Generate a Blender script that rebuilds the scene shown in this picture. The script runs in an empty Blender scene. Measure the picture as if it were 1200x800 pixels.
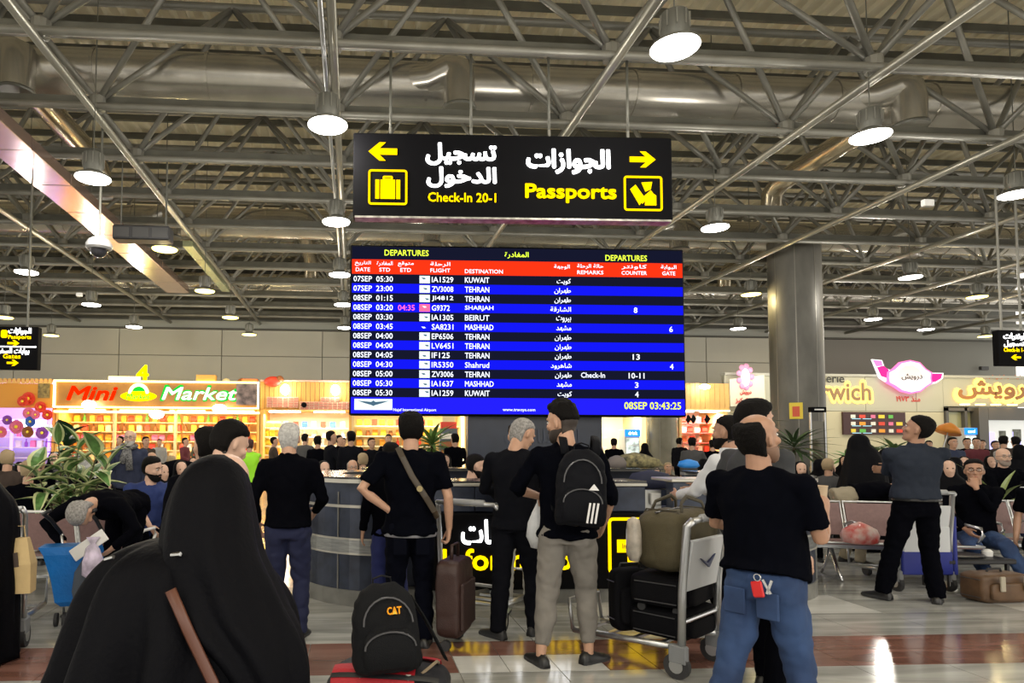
import bpy, math, random
import numpy as np
from math import sin, cos, pi, radians as R, sqrt
from mathutils import Vector as V, Matrix as M, noise as NZ, Quaternion as Q
random.seed(7)
SC = bpy.context.scene
COL = SC.collection
# ---------------------------------------------------------------- camera, world, exposure
F, CX, CY = 770.0, 465.0, 480.0
YAW, PITCH, ROLL = R(3.7), math.atan(40/770), R(0.25)
cd = bpy.data.cameras.new('camera'); cam = bpy.data.objects.new('camera', cd); COL.objects.link(cam)
cd.sensor_width = 36; cd.lens = F/1200*36; cd.shift_x = (600-CX)/1200; cd.shift_y = (CY-400)/1200; cd.clip_end = 200
EYE = V((0, 0, 1.5))
CAMM = M.Rotation(-YAW, 4, 'Z') @ M.Rotation(pi/2+PITCH, 4, 'X') @ M.Rotation(ROLL, 4, 'Z')
cam.matrix_world = M.Translation(EYE) @ CAMM
SC.camera = cam
w = bpy.data.worlds.new('hall_light'); SC.world = w; w.use_nodes = True
w.node_tree.nodes['Background'].inputs[0].default_value = (1.0, .95, .86, 1)
w.node_tree.nodes['Background'].inputs[1].default_value = 1.25
vs = SC.view_settings
vs.view_transform = 'Standard'; vs.look = 'None'; vs.gamma = 1; vs.exposure = 0.43; vs.use_curve_mapping = False
def area(name, loc, sx, sy, power, col=(1, .93, .82), rot=(0, 0, 0)):
    l = bpy.data.lights.new(name, 'AREA'); l.shape = 'RECTANGLE'; l.size = sx; l.size_y = sy; l.energy = power; l.color = col
    o = bpy.data.objects.new(name, l); o.location = loc; o.rotation_euler = rot; COL.objects.link(o); return o
def point(name, loc, power, col=(1, .93, .82), r=.12):
    l = bpy.data.lights.new(name, 'POINT'); l.energy = power; l.color = col; l.shadow_soft_size = r
    o = bpy.data.objects.new(name, l); o.location = loc; COL.objects.link(o); return o
# the hall's rows of lamps carry on behind and beside the camera
for gx in (-6, 0, 6):
    for gy in (-9, -4, 0.5):
        point('hall_lamp_light', (gx, gy, 5.3), 110)

# ---------------------------------------------------------------- pixel -> world helpers
def ray(px, py):
    return (CAMM.to_3x3() @ V(((px-CX)/F, -(py-CY)/F, -1)))
def at(px, py, Y):
    d = ray(px, py); return EYE + d*(Y/d.y)
def gnd(px, py, z=0):
    d = ray(px, py); return EYE + d*((z-EYE.z)/d.z)
def wx(px, Y, py=520): return at(px, py, Y).x
def wz(py, Y, px=500): return at(px, py, Y).z
# ---------------------------------------------------------------- materials
MATS = {}
def mat(name, col, rough=.6, metal=0, var=0, scale=6, bump=0, bscale=60, emit=0, col2=None, stretch=None, spec=.5, alpha=1, coat=0):
    if name in MATS: return MATS[name]
    m = bpy.data.materials.new(name); m.use_nodes = True; nt = m.node_tree; b = nt.nodes['Principled BSDF']
    c = tuple(col)+(1,)
    b.inputs['Base Color'].default_value = c; b.inputs['Roughness'].default_value = rough; b.inputs['Metallic'].default_value = metal
    b.inputs['Specular IOR Level'].default_value = spec; b.inputs['Alpha'].default_value = alpha; b.inputs['Coat Weight'].default_value = coat
    if emit:
        b.inputs['Emission Color'].default_value = c; b.inputs['Emission Strength'].default_value = emit
    if var or bump or col2:
        tc = nt.nodes.new('ShaderNodeTexCoord'); mp = nt.nodes.new('ShaderNodeMapping'); nt.links.new(tc.outputs['Object'], mp.inputs[0])
        if stretch: mp.inputs['Scale'].default_value = stretch
    if var or col2:
        n = nt.nodes.new('ShaderNodeTexNoise'); n.inputs['Scale'].default_value = scale; n.inputs['Detail'].default_value = 5
        r = nt.nodes.new('ShaderNodeValToRGB'); e = r.color_ramp.elements
        e[0].position = .32; e[1].position = .68
        if col2: e[0].color = tuple(col2)+(1,); e[1].color = c
        else:
            e[0].color = tuple(max(0, x*(1-var)) for x in col)+(1,); e[1].color = tuple(min(1, x*(1+var)) for x in col)+(1,)
        nt.links.new(mp.outputs[0], n.inputs[0]); nt.links.new(n.outputs[0], r.inputs[0]); nt.links.new(r.outputs[0], b.inputs['Base Color'])
        if emit: nt.links.new(r.outputs[0], b.inputs['Emission Color'])
    if bump:
        n2 = nt.nodes.new('ShaderNodeTexNoise'); n2.inputs['Scale'].default_value = bscale; n2.inputs['Detail'].default_value = 3
        bp = nt.nodes.new('ShaderNodeBump'); bp.inputs['Strength'].default_value = bump; bp.inputs['Distance'].default_value = .01
        nt.links.new(mp.outputs[0], n2.inputs[0]); nt.links.new(n2.outputs[0], bp.inputs['Height']); nt.links.new(bp.outputs[0], b.inputs['Normal'])
    MATS[name] = m; return m
def glow(name, col, s):
    if name in MATS: return MATS[name]
    m = bpy.data.materials.new(name); m.use_nodes = True; nt = m.node_tree; nt.nodes.clear()
    e = nt.nodes.new('ShaderNodeEmission'); o = nt.nodes.new('ShaderNodeOutputMaterial'); e.inputs[0].default_value = tuple(col)+(1,); e.inputs[1].default_value = s
    nt.links.new(e.outputs[0], o.inputs[0]); MATS[name] = m; return m
STEEL = mat('truss_paint', (.24, .235, .205), .4, .3, var=.15, scale=2)
STEELD = mat('beam_paint', (.13, .13, .11), .45, .3, var=.2, scale=2)
CHROME = mat('chrome', (.62, .62, .62), .2, 1)
ALU = mat('brushed_aluminium', (.55, .56, .57), .32, .9)
PLASTB = mat('black_plastic', (.014, .014, .016), .45)
RUBBER = mat('rubber', (.03, .03, .032), .7)
WHITE = mat('white_paint', (.75, .75, .73), .5)
GALV = mat('galvanised_duct', (.52, .50, .45), .27, .85, var=.12, scale=1.5)
SKIN = mat('skin', (.52, .30, .20), .5, var=.06, scale=20)
SKIN2 = mat('tan_skin', (.40, .22, .14), .5, var=.06, scale=20)
HAIRB = mat('black_hair', (.005, .0042, .004), .75, bump=.6, bscale=180, spec=.12)
HAIRG = mat('grey_hair', (.30, .29, .28), .7, var=.35, scale=60, bump=.5, bscale=180, spec=.15)
HAIRW = mat('pale_grey_hair', (.5, .49, .47), .7, var=.25, scale=50, bump=.5, bscale=180)
BLACKC = mat('black_cloth', (.0022, .0024, .0042), .95, bump=.25, bscale=500, spec=.03)
# ---------------------------------------------------------------- mesh builder
class MB:
    def __init__(s): s.v = []; s.f = []; s.m = []; s.k = 0
    def mat(s, k): s.k = k; return s
    def add(s, vs, fs):
        o = len(s.v); s.v += [tuple(p) for p in vs]
        for f in fs: s.f.append(tuple(i+o for i in f)); s.m.append(s.k)
        return s
    def box(s, c, d, rz=0, rx=0, ry=0, bev=0):
        c = V(c); h = V(d)/2
        rot = M.Rotation(rz, 3, 'Z') @ M.Rotation(ry, 3, 'Y') @ M.Rotation(rx, 3, 'X')
        if bev:
            bv = min(bev, min(h)*.95); pts = []; idx = {}
            for ix in (-1, 1):
                for iy in (-1, 1):
                    for iz in (-1, 1):
                        for ax in range(3):
                            p = V((ix*(h.x-bv), iy*(h.y-bv), iz*(h.z-bv))); p[ax] += (ix, iy, iz)[ax]*bv
                            idx[(ix, iy, iz, ax)] = len(pts); pts.append(c + rot @ p)
            fs = []
            for ax in range(3):
                a, b = [(1, 2), (0, 2), (0, 1)][ax]
                for sg in (-1, 1):
                    q = []
                    for u, w_ in ((-1, -1), (1, -1), (1, 1), (-1, 1)):
                        t = [0, 0, 0]; t[ax] = sg; t[a] = u; t[b] = w_; q.append(idx[(t[0], t[1], t[2], ax)])
                    if (sg > 0) == (ax == 1): q.reverse()
                    fs.append(q)
                    for w_ in (-1, 1):   # edge faces shared between ax and a (for ax<a) 
                        if a > ax:
                            pass
            for ax in range(3):
                for bx in range(ax+1, 3):
                    cx_ = 3-ax-bx
                    for sa in (-1, 1):
                        for sb in (-1, 1):
                            def key(sc, k):
                                t = [0, 0, 0]; t[ax] = sa; t[bx] = sb; t[cx_] = sc; return idx[(t[0], t[1], t[2], k)]
                            q = [key(-1, ax), key(1, ax), key(1, bx), key(-1, bx)]
                            fs.append(q)
            for ix in (-1, 1):
                for iy in (-1, 1):
                    for iz in (-1, 1): fs.append([idx[(ix, iy, iz, k)] for k in range(3)])
            # orient all outward
            out = []
            for q in fs:
                n = (pts[q[1]]-pts[q[0]]).cross(pts[q[2]]-pts[q[0]]); ctr = sum((pts[i] for i in q), V())/len(q) - c
                out.append(q if n.dot(ctr) > 0 else q[::-1])
            return s.add(pts, out)
        pts = [c + rot @ V((x*h.x, y*h.y, z*h.z)) for x in (-1, 1) for y in (-1, 1) for z in (-1, 1)]
        return s.add(pts, [(0, 1, 3, 2), (4, 6, 7, 5), (0, 4, 5, 1), (2, 3, 7, 6), (0, 2, 6, 4), (1, 5, 7, 3)])
    def rings(s, rings, close=True, cap=True, flip=False):
        n = len(rings[0]); vs = [p for r in rings for p in r]; fs = []
        for i in range(len(rings)-1):
            for j in range(n if close else n-1):
                a = i*n+j; b = i*n+(j+1) % n; q = (a, b, b+n, a+n); fs.append(q[::-1] if flip else q)
        if cap and close:
            q0 = tuple(range(n)); q1 = tuple((len(rings)-1)*n+j for j in range(n))
            fs.append(q0 if flip else q0[::-1]); fs.append(q1[::-1] if flip else q1)
        return s.add(vs, fs)
    def tube(s, pts, r, n=8, ref=None, cap=True):
        # r: number or list of numbers / (ra, rb) pairs; ra lies along ref
        pts = [V(p) for p in pts]; k = len(pts); rr = r if isinstance(r, (list, tuple)) else [r]*k
        t0 = (pts[1]-pts[0]).normalized(); a = V(ref) if ref else (V((0, 0, 1)) if abs(t0.z) < .9 else V((1, 0, 0)))
        out = []
        for i in range(k):
            t = (pts[min(i+1, k-1)]-pts[max(i-1, 0)]);  t = t.normalized() if t.length > 1e-9 else t0
            a = a - t*a.dot(t)
            if a.length < 1e-6: a = t.orthogonal()
            a.normalize(); b = t.cross(a)
            ra, rb = rr[i] if isinstance(rr[i], (tuple, list)) else (rr[i], rr[i])
            out.append([pts[i]+a*(ra*cos(2*pi*j/n))+b*(rb*sin(2*pi*j/n)) for j in range(n)])
        return s.rings(out, cap=cap)
    def cap_tube(s, pts, r, n=12, ref=None):
        # tube with rounded ends
        pts = [V(p) for p in pts]; rr = list(r) if isinstance(r, (list, tuple)) else [r]*len(pts)
        rr = [x if isinstance(x, (tuple, list)) else (x, x) for x in rr]
        def ends(p, q, ra):
            d = (p-q).normalized(); m_ = min(ra); o = []
            for a in (30, 60, 84): o.append((p+d*m_*sin(R(a)), (ra[0]*cos(R(a)), ra[1]*cos(R(a)))))
            return o
        e0 = ends(pts[0], pts[1], rr[0])[::-1]; e1 = ends(pts[-1], pts[-2], rr[-1])
        P = [e[0] for e in e0]+pts+[e[0] for e in e1]; RR = [e[1] for e in e0]+rr+[e[1] for e in e1]
        return s.tube(P, RR, n, ref)
    def lathe(s, prof, c=(0, 0, 0), n=20, sx=1, sy=1, cap=True):
        c = V(c); return s.rings([[c+V((r*cos(2*pi*j/n)*sx, r*sin(2*pi*j/n)*sy, z)) for j in range(n)] for r, z in prof], cap=cap)
    def ell(s, c, rad, n=14, k=8, rot=None):
        c = V(c); rg = []
        for i in range(k+1):
            a = -pi/2+pi*i/k; a = max(-1.50, min(1.50, a))
            ring = [V((rad[0]*cos(a)*cos(2*pi*j/n), rad[1]*cos(a)*sin(2*pi*j/n), rad[2]*sin(a))) for j in range(n)]
            rg.append([c+(rot @ p if rot else p) for p in ring])
        return s.rings(rg)
    def prism(s, poly, ax, d0, d1):
        # poly in the plane normal to ax ('y': (x,z), 'z': (x,y), 'x': (y,z))
        def mk(p, d): return {'y': (p[0], d, p[1]), 'z': (p[0], p[1], d), 'x': (d, p[0], p[1])}[ax]
        n = len(poly); vs = [mk(p, d0) for p in poly]+[mk(p, d1) for p in poly]
        fs = [tuple(range(n)), tuple(range(2*n-1, n-1, -1))]+[(i, i+n, (i+1) % n+n, (i+1) % n) for i in range(n)]
        return s.add(vs, fs)
    def xf(s, mtx):
        s.v = [tuple(mtx @ V(p)) for p in s.v]; return s
    def mesh(s, name, mats, smooth=False):
        me = bpy.data.meshes.new(name); me.from_pydata(s.v, [], s.f); me.update()
        if not isinstance(mats, (list, tuple)): mats = [mats]
        for m_ in mats: me.materials.append(m_)
        if len(mats) > 1: me.polygons.foreach_set('material_index', s.m)
        if smooth:
            me.polygons.foreach_set('use_smooth', [True]*len(me.polygons))
        return me
    def build(s, name, mats, parent=None, smooth=False, loc=None, angle=None):
        me = s.mesh(name, mats, smooth)
        if smooth and angle is not None:
            me.set_sharp_from_angle(angle=R(angle))
        return obj(name, me, parent, loc)
def obj(name, me, parent=None, loc=None, rz=0):
    o = bpy.data.objects.new(name, me); COL.objects.link(o)
    if loc is not None: o.location = loc
    if rz: o.rotation_euler[2] = rz
    if parent is not None: o.parent = parent
    return o
def tag(o, label=None, cat=None, group=None, kind=None):
    if label: o['label'] = label
    if cat: o['category'] = cat
    if group: o['group'] = group
    if kind: o['kind'] = kind
    return o
def empty(name, loc=(0, 0, 0), rz=0, label=None, cat=None, group=None, kind=None):
    o = bpy.data.objects.new(name, None); COL.objects.link(o); o.location = loc; o.rotation_euler[2] = rz; o.empty_display_size = .1
    return tag(o, label, cat, group, kind)
KIDS = {}
def copy_tree(o, loc=None, rz=None, label=None, group=None, parent=None, scale=None):
    c = o.copy(); COL.objects.link(c)
    if parent is not None: c.parent = parent
    if loc is not None: c.location = loc
    if rz is not None: c.rotation_euler[2] = rz
    if scale: c.scale = (scale,)*3
    if label: c['label'] = label
    if group: c['group'] = group
    for ch in list(o.children): copy_tree(ch, parent=c)
    return c
TMP = bpy.data.scenes.new('workbench')
def baked(o):          # evaluate one object alone in a small side scene
    TMP.collection.objects.link(o); vl = TMP.view_layers[0]; vl.update(); dg = vl.depsgraph
    me = bpy.data.meshes.new_from_object(o.evaluated_get(dg)); TMP.collection.objects.unlink(o); return me
# ---------------------------------------------------------------- lettering
_F = {  # Arabic letter: isolated, final, initial, medial presentation forms
 'ا': (0xFE8D, 0xFE8E), 'ب': (0xFE8F, 0xFE90, 0xFE91, 0xFE92), 'ة': (0xFE93, 0xFE94), 'ت': (0xFE95, 0xFE96, 0xFE97, 0xFE98),
 'ج': (0xFE9D, 0xFE9E, 0xFE9F, 0xFEA0), 'ح': (0xFEA1, 0xFEA2, 0xFEA3, 0xFEA4), 'خ': (0xFEA5, 0xFEA6, 0xFEA7, 0xFEA8), 'د': (0xFEA9, 0xFEAA),
 'ذ': (0xFEAB, 0xFEAC), 'ر': (0xFEAD, 0xFEAE), 'ز': (0xFEAF, 0xFEB0), 'س': (0xFEB1, 0xFEB2, 0xFEB3, 0xFEB4), 'ش': (0xFEB5, 0xFEB6, 0xFEB7, 0xFEB8),
 'ط': (0xFEC1, 0xFEC2, 0xFEC3, 0xFEC4), 'غ': (0xFECD, 0xFECE, 0xFECF, 0xFED0), 'ف': (0xFED1, 0xFED2, 0xFED3, 0xFED4), 'ق': (0xFED5, 0xFED6, 0xFED7, 0xFED8),
 'ك': (0xFED9, 0xFEDA, 0xFEDB, 0xFEDC), 'ل': (0xFEDD, 0xFEDE, 0xFEDF, 0xFEE0), 'م': (0xFEE1, 0xFEE2, 0xFEE3, 0xFEE4), 'ن': (0xFEE5, 0xFEE6, 0xFEE7, 0xFEE8),
 'ه': (0xFEE9, 0xFEEA, 0xFEEB, 0xFEEC), 'و': (0xFEED, 0xFEEE), 'ي': (0xFEF1, 0xFEF2, 0xFEF3, 0xFEF4), 'ع': (0xFEC9, 0xFECA, 0xFECB, 0xFECC), 'ى': (0xFEEF, 0xFEF0)}
def ar(s):
    o = []
    for i, ch in enumerate(s):
        if ch not in _F: o.append(ch); continue
        f = _F[ch]; pj = i > 0 and s[i-1] in _F and len(_F[s[i-1]]) == 4; nj = i+1 < len(s) and s[i+1] in _F and len(f) == 4
        o.append(chr(f[3] if pj and nj else f[1] if pj else f[2] if nj else f[0]))
    return ''.join(o)[::-1]
def text_mesh(body, size, mt, width=None, height=None, ext=.002, bold=0, shear=0, align='CENTER', name='lettering'):
    c = bpy.data.curves.new('txt', 'FONT'); c.body = body; c.size = size; c.extrude = ext if ext > .0021 else 0; c.shear = shear
    c.align_x = align; c.align_y = 'CENTER'; c.resolution_u = 2 if size < .2 and not width or (height or 1) < .14 else 3
    t = bpy.data.objects.new('txt', c); me = baked(t); me.name = name
    bpy.data.objects.remove(t); bpy.data.curves.remove(c)
    if len(me.vertices) and (width or height):
        xs = [v.co.x for v in me.vertices]; ys = [v.co.y for v in me.vertices]
        sx = width/(max(xs)-min(xs)) if width else None; sy = height/(max(ys)-min(ys)) if height else None
        sx = sx or sy; sy = sy or sx
        mx = {'CENTER': (max(xs)+min(xs))/2, 'LEFT': min(xs), 'RIGHT': max(xs)}[align]; my = (max(ys)+min(ys))/2
        for v in me.vertices: v.co.x = (v.co.x-mx)*sx; v.co.y = (v.co.y-my)*sy
    if bold and len(me.vertices):      # bolder strokes: overlapping shifted copies of the same letters
        e = bold*size*(1 if not (width or height) else 0) or bold*(max(v.co.y for v in me.vertices)-min(v.co.y for v in me.vertices))*1.1
        vs_ = [tuple(v.co) for v in me.vertices]; fs_ = [tuple(p.vertices) for p in me.polygons]; b = MB(); b.add(vs_, fs_)
        for i, (dx, dy) in enumerate(((.8, .8), (-.8, .8), (.8, -.8), (-.8, -.8), (1.1, 0), (-1.1, 0), (0, 1.1), (0, -1.1))[:4 if (height or 1) < .14 else 8]): b.add([(x+dx*e, y+dy*e, z-.0012*(i+1)) for x, y, z in vs_], fs_)
        me = b.mesh(name, mt); return me
    me.materials.clear(); me.materials.append(mt)
    return me
TXR = M.Rotation(pi/2, 4, 'X')
def letter(parent, body, x, z, y, mt, size=.1, name='lettering', rx=pi/2, rz=0, **k):
    me = text_mesh(body, size, mt, name=name, **k); o = obj(name, me, parent, (x, y, z)); o.rotation_euler = (rx, 0, rz); return o
# ================================================================ STRUCTURE
# ---- floor: slab with marble tiles laid on it
FM = bpy.data.materials.new('grey_marble'); FM.use_nodes = True
def marble(m, c1, c2, rough):
    nt = m.node_tree; b = nt.nodes['Principled BSDF']; tc = nt.nodes.new('ShaderNodeNewGeometry')
    mp = nt.nodes.new('ShaderNodeMapping'); mp.inputs['Scale'].default_value = (.35, 3.0, 1)
    nt.links.new(tc.outputs['Position'], mp.inputs[0])
    n = nt.nodes.new('ShaderNodeTexNoise'); n.inputs['Scale'].default_value = 2.2; n.inputs['Detail'].default_value = 8; n.inputs['Distortion'].default_value = .6
    r = nt.nodes.new('ShaderNodeValToRGB'); r.color_ramp.elements[0].position = .35; r.color_ramp.elements[1].position = .66
    r.color_ramp.elements[0].color = c1+(1,); r.color_ramp.elements[1].color = c2+(1,)
    nt.links.new(mp.outputs[0], n.inputs[0]); nt.links.new(n.outputs[0], r.inputs[0]); nt.links.new(r.outputs[0], b.inputs['Base Color'])
    b.inputs['Roughness'].default_value = rough; b.inputs['Specular IOR Level'].default_value = .6
    return m
marble(FM, (.27, .275, .26), (.50, .505, .48), .13)
FB = bpy.data.materials.new('brown_marble'); FB.use_nodes = True; marble(FB, (.15, .068, .05), (.27, .14, .11), .13)
FW = bpy.data.materials.new('white_marble'); FW.use_nodes = True; marble(FW, (.55, .55, .52), (.72, .72, .70), .13)
GROUT = mat('floor_joint', (.42, .41, .38), .35)
floor = MB().box((0, 10, -.06), (60, 50, .11)).build('floor', GROUT); tag(floor, kind='structure')
TS = .36; Y0 = 5.56*.77
def tile_mesh(sx, sy, m_): return MB().box((0, 0, 0), (sx-.006, sy-.006, .008)).mesh('floor_tile', m_)
# big grey slabs
BT = .72; tm = {}
band0, band1 = gnd(415, 791).y, gnd(415, 754).y
TWB = (band1-band0)/2
for j in range(0, 2):
    for i in range(-16, 25):
        x = i*TWB+4.25 % TWB; y = band0+TWB*(j+.5)
        if abs(x - wx(600, y)) > y*.80+.4: continue
        if 'b' not in tm: tm['b'] = tile_mesh(TWB, TWB, FB); tm['bw'] = tile_mesh(TWB, TWB, FW)
        obj('floor_tile', tm['bw' if j == 0 and .6 < x < 1.75 else 'b'], floor, (x, y, 0))
tm['g'] = tile_mesh(TWB*2, TWB*2, FM); tm['w'] = tile_mesh(TWB*2, TWB*2, FW)
rest = MB()
for side in (-1, 1):
    for j in range(0, 34):
        y = band1+TWB*2*(j+.5) if side > 0 else band0-TWB*2*(j+.5)
        if y < -4: break
        for i in range(-30, 31):
            x = i*TWB*2+4.25 % TWB+TWB*.5
            vis = abs(x - wx(600, max(y, .5))) < max(y, .5)*.85+.5 and 1.6 < y < 9.5
            wsq = (i % 3 == 0 and j == 1 and side > 0)
            if vis: obj('floor_tile', tm['w' if wsq else 'g'], floor, (x, y, 0))
            elif abs(x) < 14+y*.3: rest.box((x, y, 0), (TWB*2-.006, TWB*2-.006, .008))
tag(rest.build('far_floor_tiles', FM, floor), kind='stuff')
# ---- roof
ZL, DH, SP, LX = 6.63, 2.3, 1.835, 3.67
ROWA = 770*5.13/477
rows = [ROWA+SP*k for k in range(-3, 11)]
XN = [-.3+LX*i for i in range(-6, 8)]
DECK = mat('roof_deck_paint', (.88, .80, .60), .5, 0, var=.12, scale=.6)
dk = MB(); zD = 9.35; n = 0
x = -24.0
while x < 30:                                  # trapezoidal ribs, running along the hall
    for (a, b, z0, z1) in ((0, .16, 0, 0), (.16, .20, 0, -.06), (.20, .26, -.06, -.06), (.26, .30, -.06, 0)):
        dk.add([(x+a, -6, zD+z0), (x+b, -6, zD+z1), (x+b, 28, zD+z1), (x+a, 28, zD+z0)], [(0, 1, 2, 3)])
    x += .30
dk.box((3, 11, zD+.1), (54, 34, .02))
ceil = dk.build('ceiling', DECK); tag(ceil, kind='structure')
pur = MB()
for k in range(-3, 22): pur = MB().box((3, ROWA+.92+k*SP*.5*1.0, zD-.14), (54, .07, .14)) if k == -3 else pur.box((3, ROWA+.92+k*SP*.5, zD-.14), (54, .07, .14))
tag(pur.build('roof_purlin', STEELD, ceil), kind='stuff')
def bar(p, q, r, n=6): return MB().tube([p, q], r, n)
brace_me = {}
for k, y in enumerate(rows):
    t = empty('roof_truss', (0, y, ZL), kind='structure')
    z2 = .14
    MB().box((3, .12, z2), (54, .10, .17)).build('lower_beam', STEELD, t)
    MB().tube([(-24, -.10, -.02), (30, -.10, -.02)], .055, 8).build('tie_pipe', STEEL, t, smooth=True)
    MB().tube([(-24, .9175, DH), (30, .9175, DH)], .07, 8).build('upper_chord', STEEL, t, smooth=True)
    far = MB()
    for i, xn in enumerate(XN):
        MBn = MB().lathe([(.03, -.12), (.11, -.10), (.12, .10), (.05, .16)], (xn, 0, .06), 10)
        if k <= 7: MBn.build('node_joint', STEEL, t)
        else: far.add(MBn.v, MBn.f)
        for sx in (-1, 1):
            for sy in (-1, 1):
                p = V((0, 0, .1)); q = V((sx*LX/2, sy*SP/2, DH))
                if k <= 7:
                    key = (sx, sy)
                    if key not in brace_me: brace_me[key] = bar(p, q, .048).mesh('brace', STEEL, True)
                    obj('brace', brace_me[key], t, (xn, 0, 0))
                else: far.tube([p+V((xn, 0, 0)), q+V((xn, 0, 0))], .048, 5)
    if far.v: tag(far.build('bracing', STEEL, t), kind='stuff')
for xn in XN:
    o = MB().tube([(xn, 1, ZL-.13), (xn, 27.6, ZL-.13)], .06, 10).build('long_chord', mat('chord_paint', (.33, .32, .27), .3, .55), smooth=True); tag(o, kind='structure')
# ---- walls
WY = 27.8
WALLM = mat('wall_panel_paint', (.44, .43, .37), .6, var=.06, scale=.4)
WDARK = mat('dark_band_paint', (.07, .07, .06), .6)
wb = MB().box((3, WY+.15, 3.4), (54, .2, 6.8)).build('wall_back', mat('wall_backing', (.18, .18, .16), .7)); tag(wb, kind='structure')
pm = {}
xw = wx(75, WY); pw = wx(201, WY)-wx(78.6, WY); pw = pw/1.0
zt = wz(389, WY); zm = wz(420, WY); zb = wz(442, WY)
for i in range(-5, 8):
    for (a, b) in ((zt, zm), (zm, zb-2.2)):
        x0 = xw+pw*i; key = (a, b)
        if key not in pm: pm[key] = MB().box((0, 0, 0), (pw-.03, .06, a-b-.03), bev=.008).mesh('wall_panel', WALLM)
        obj('wall_panel', pm[key], wb, (x0, WY+.02, (a+b)/2))
MB().box((3, WY-.02, zt+.15), (54, .16, .34)).build('wall_band', mat('band_paint', (.30, .31, .28), .6), wb)
MB().box((3, WY-.1, zt-.02), (54, .2, .06)).build('wall_ledge', WDARK, wb)
MB().box((3, WY, zt+2.0), (54, .1, 3.2)).build('wall_upper', WDARK, wb)
# column
def column(name, x, y, r, h, m_):
    c = empty(name, (x, y, 0), kind='structure')
    MB().lathe([(r, 0), (r, h)], n=40).build('column_shaft', m_, c, smooth=True, angle=40)
    MB().lathe([(r*.40, h), (r*.40, ZL)], n=16).build('column_neck', STEELD, c, smooth=True, angle=40)
    MB().lathe([(r*1.01, h-.06), (r*1.02, h), (r*.4, h+.02)], n=40).build('column_cap', STEELD, c)
    for a in range(8):
        MB().box((cos(a*pi/4+.2)*(r+.002), sin(a*pi/4+.2)*(r+.002), h/2), (.006, .02, h-.1), rz=a*pi/4+.2).build('cladding_seam', mat('seam', (.22, .21, .18), .4, .6), c)
    return c
YC = 16.7
COLM = mat('column_cladding', (.12, .115, .10), .5, .25, var=.35, scale=1.6, stretch=(1, 1, .4))
column('round_column', wx(936, YC), YC, 29/770*YC, wz(283, YC, 936), COLM)
column('round_column', wx(776, 24.6), 24.6, 18/770*24.6, 6.0, mat('far_column_cladding', (.17, .16, .12), .4, .4, var=.2, scale=2))
# ---- ducts
def elbow(mb, p, c, r, a0, a1, R0, up):
    pass
def duct(Y, label, drops, branches=(), z=7.67, r=.41):
    d = empty('air_duct', (3, Y, z), label=label, cat='air duct')
    MB().tube([(-26, 0, 0), (26, 0, 0)], r, 32).build('duct_pipe', GALV, d, smooth=True, angle=50)
    for i in range(-14, 15): obj('duct_joint', JM.setdefault(r, MB().tube([(-.025, 0, 0), (.025, 0, 0)], r+.015, 32).mesh('duct_joint', GALV, False)), d, (i*1.83, 0, 0))
    for x in drops:
        x -= 3
        MB().tube([(x-.95, -.1, 0), (x-.45, -.25, .0), (x-.12, -.42, .10), (x, -.48, .02), (x, -.50, -.15), (x, -.50, -.60)], [.27, .26, .26, .26, .26, .26], 20, ref=(0, 1, 0)).build('drop_duct', GALV, d, smooth=True, angle=50)
        MB().lathe([(.20, 0), (.27, 0), (.285, .03), (.27, .06)], (x, -.50, -.64), 20).build('outlet_ring', STEELD, d)
    for x in branches:
        x -= 3
        MB().tube([(x, .2, 0), (x, 2.6, 0), (x, 3.4, -.02), (x, 3.72, -.18), (x, 3.8, -.62)], .23, 20, ref=(1, 0, 0)).build('branch_duct', mat('bright_duct', (.62, .55, .42), .22, .9), d, smooth=True, angle=50)
        MB().lathe([(.2, 0), (.25, 0), (.26, .03), (.24, .06)], (x, 3.8, -.66), 20).build('outlet_ring', STEELD, d)
    return d
JM = {}
duct(11.05, 'large round galvanised air duct nearest the camera, behind the hanging sign rods', (-5.4, 1.7, 9.6), (-5.7, 9.9))
duct(18.4, 'round galvanised air duct crossing the hall halfway back, above the departures board', (-12.2, -5.0, 2.1, 9.2, 16.2), (-1.5, 13))
duct(25.6, 'farthest round air duct, close to the back wall', (-13, -5.6, 1.8, 9.0, 16))
# long flat cable tray / shiny duct down the left
fd = empty('flat_duct', (0, 0, 0), label='wide flat shiny metal duct running down the hall at left, tinted by shop neon', cat='air duct')
for k in range(9):
    y = 8.6+k*1.45
    MB().box((-5.58, y, 6.33), (.69, 1.43, .22), bev=.01).build('duct_section', mat('polished_duct_neon_tint', (.66, .50, .46), .2, .92, bump=.25, bscale=3), fd)  # pinkish metal colour stands for shop neon reflected in the duct
for k in (0, 3, 6):
    for sx in (-.3, .3): MB().tube([(-5.58+sx, 8.9+k*1.45, 6.3), (-5.58+sx, 8.9+k*1.45, 9.3)], .010, 6).build('hanger_rod', STEELD, fd)
fd2 = empty('flat_duct', (0, 0, 0), label='narrow pale duct strip running down the hall right of the wide shiny duct', cat='air duct')
for k in range(4):
    y = 16.6+k*1.2
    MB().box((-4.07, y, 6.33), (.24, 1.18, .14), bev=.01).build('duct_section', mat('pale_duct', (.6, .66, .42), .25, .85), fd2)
for k in (0, 3): MB().tube([(-4.07, 16.6+k*1.2, 6.3), (-4.07, 16.6+k*1.2, 9.3)], .010, 6).build('hanger_rod', STEELD, fd2)
# sprinkler / conduit pipes down the hall
for (px, py, Y_) in ((391, 140, 8), (128, 200, 9.5)):
    pass
o = MB().tube([(-.42, 6, 6.45), (-.42, 27, 6.45)], .03, 8).build('conduit_pipe', ALU, smooth=True); tag(o, 'thin bright conduit pipe running down the hall beside the central chord', 'pipe')
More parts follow.
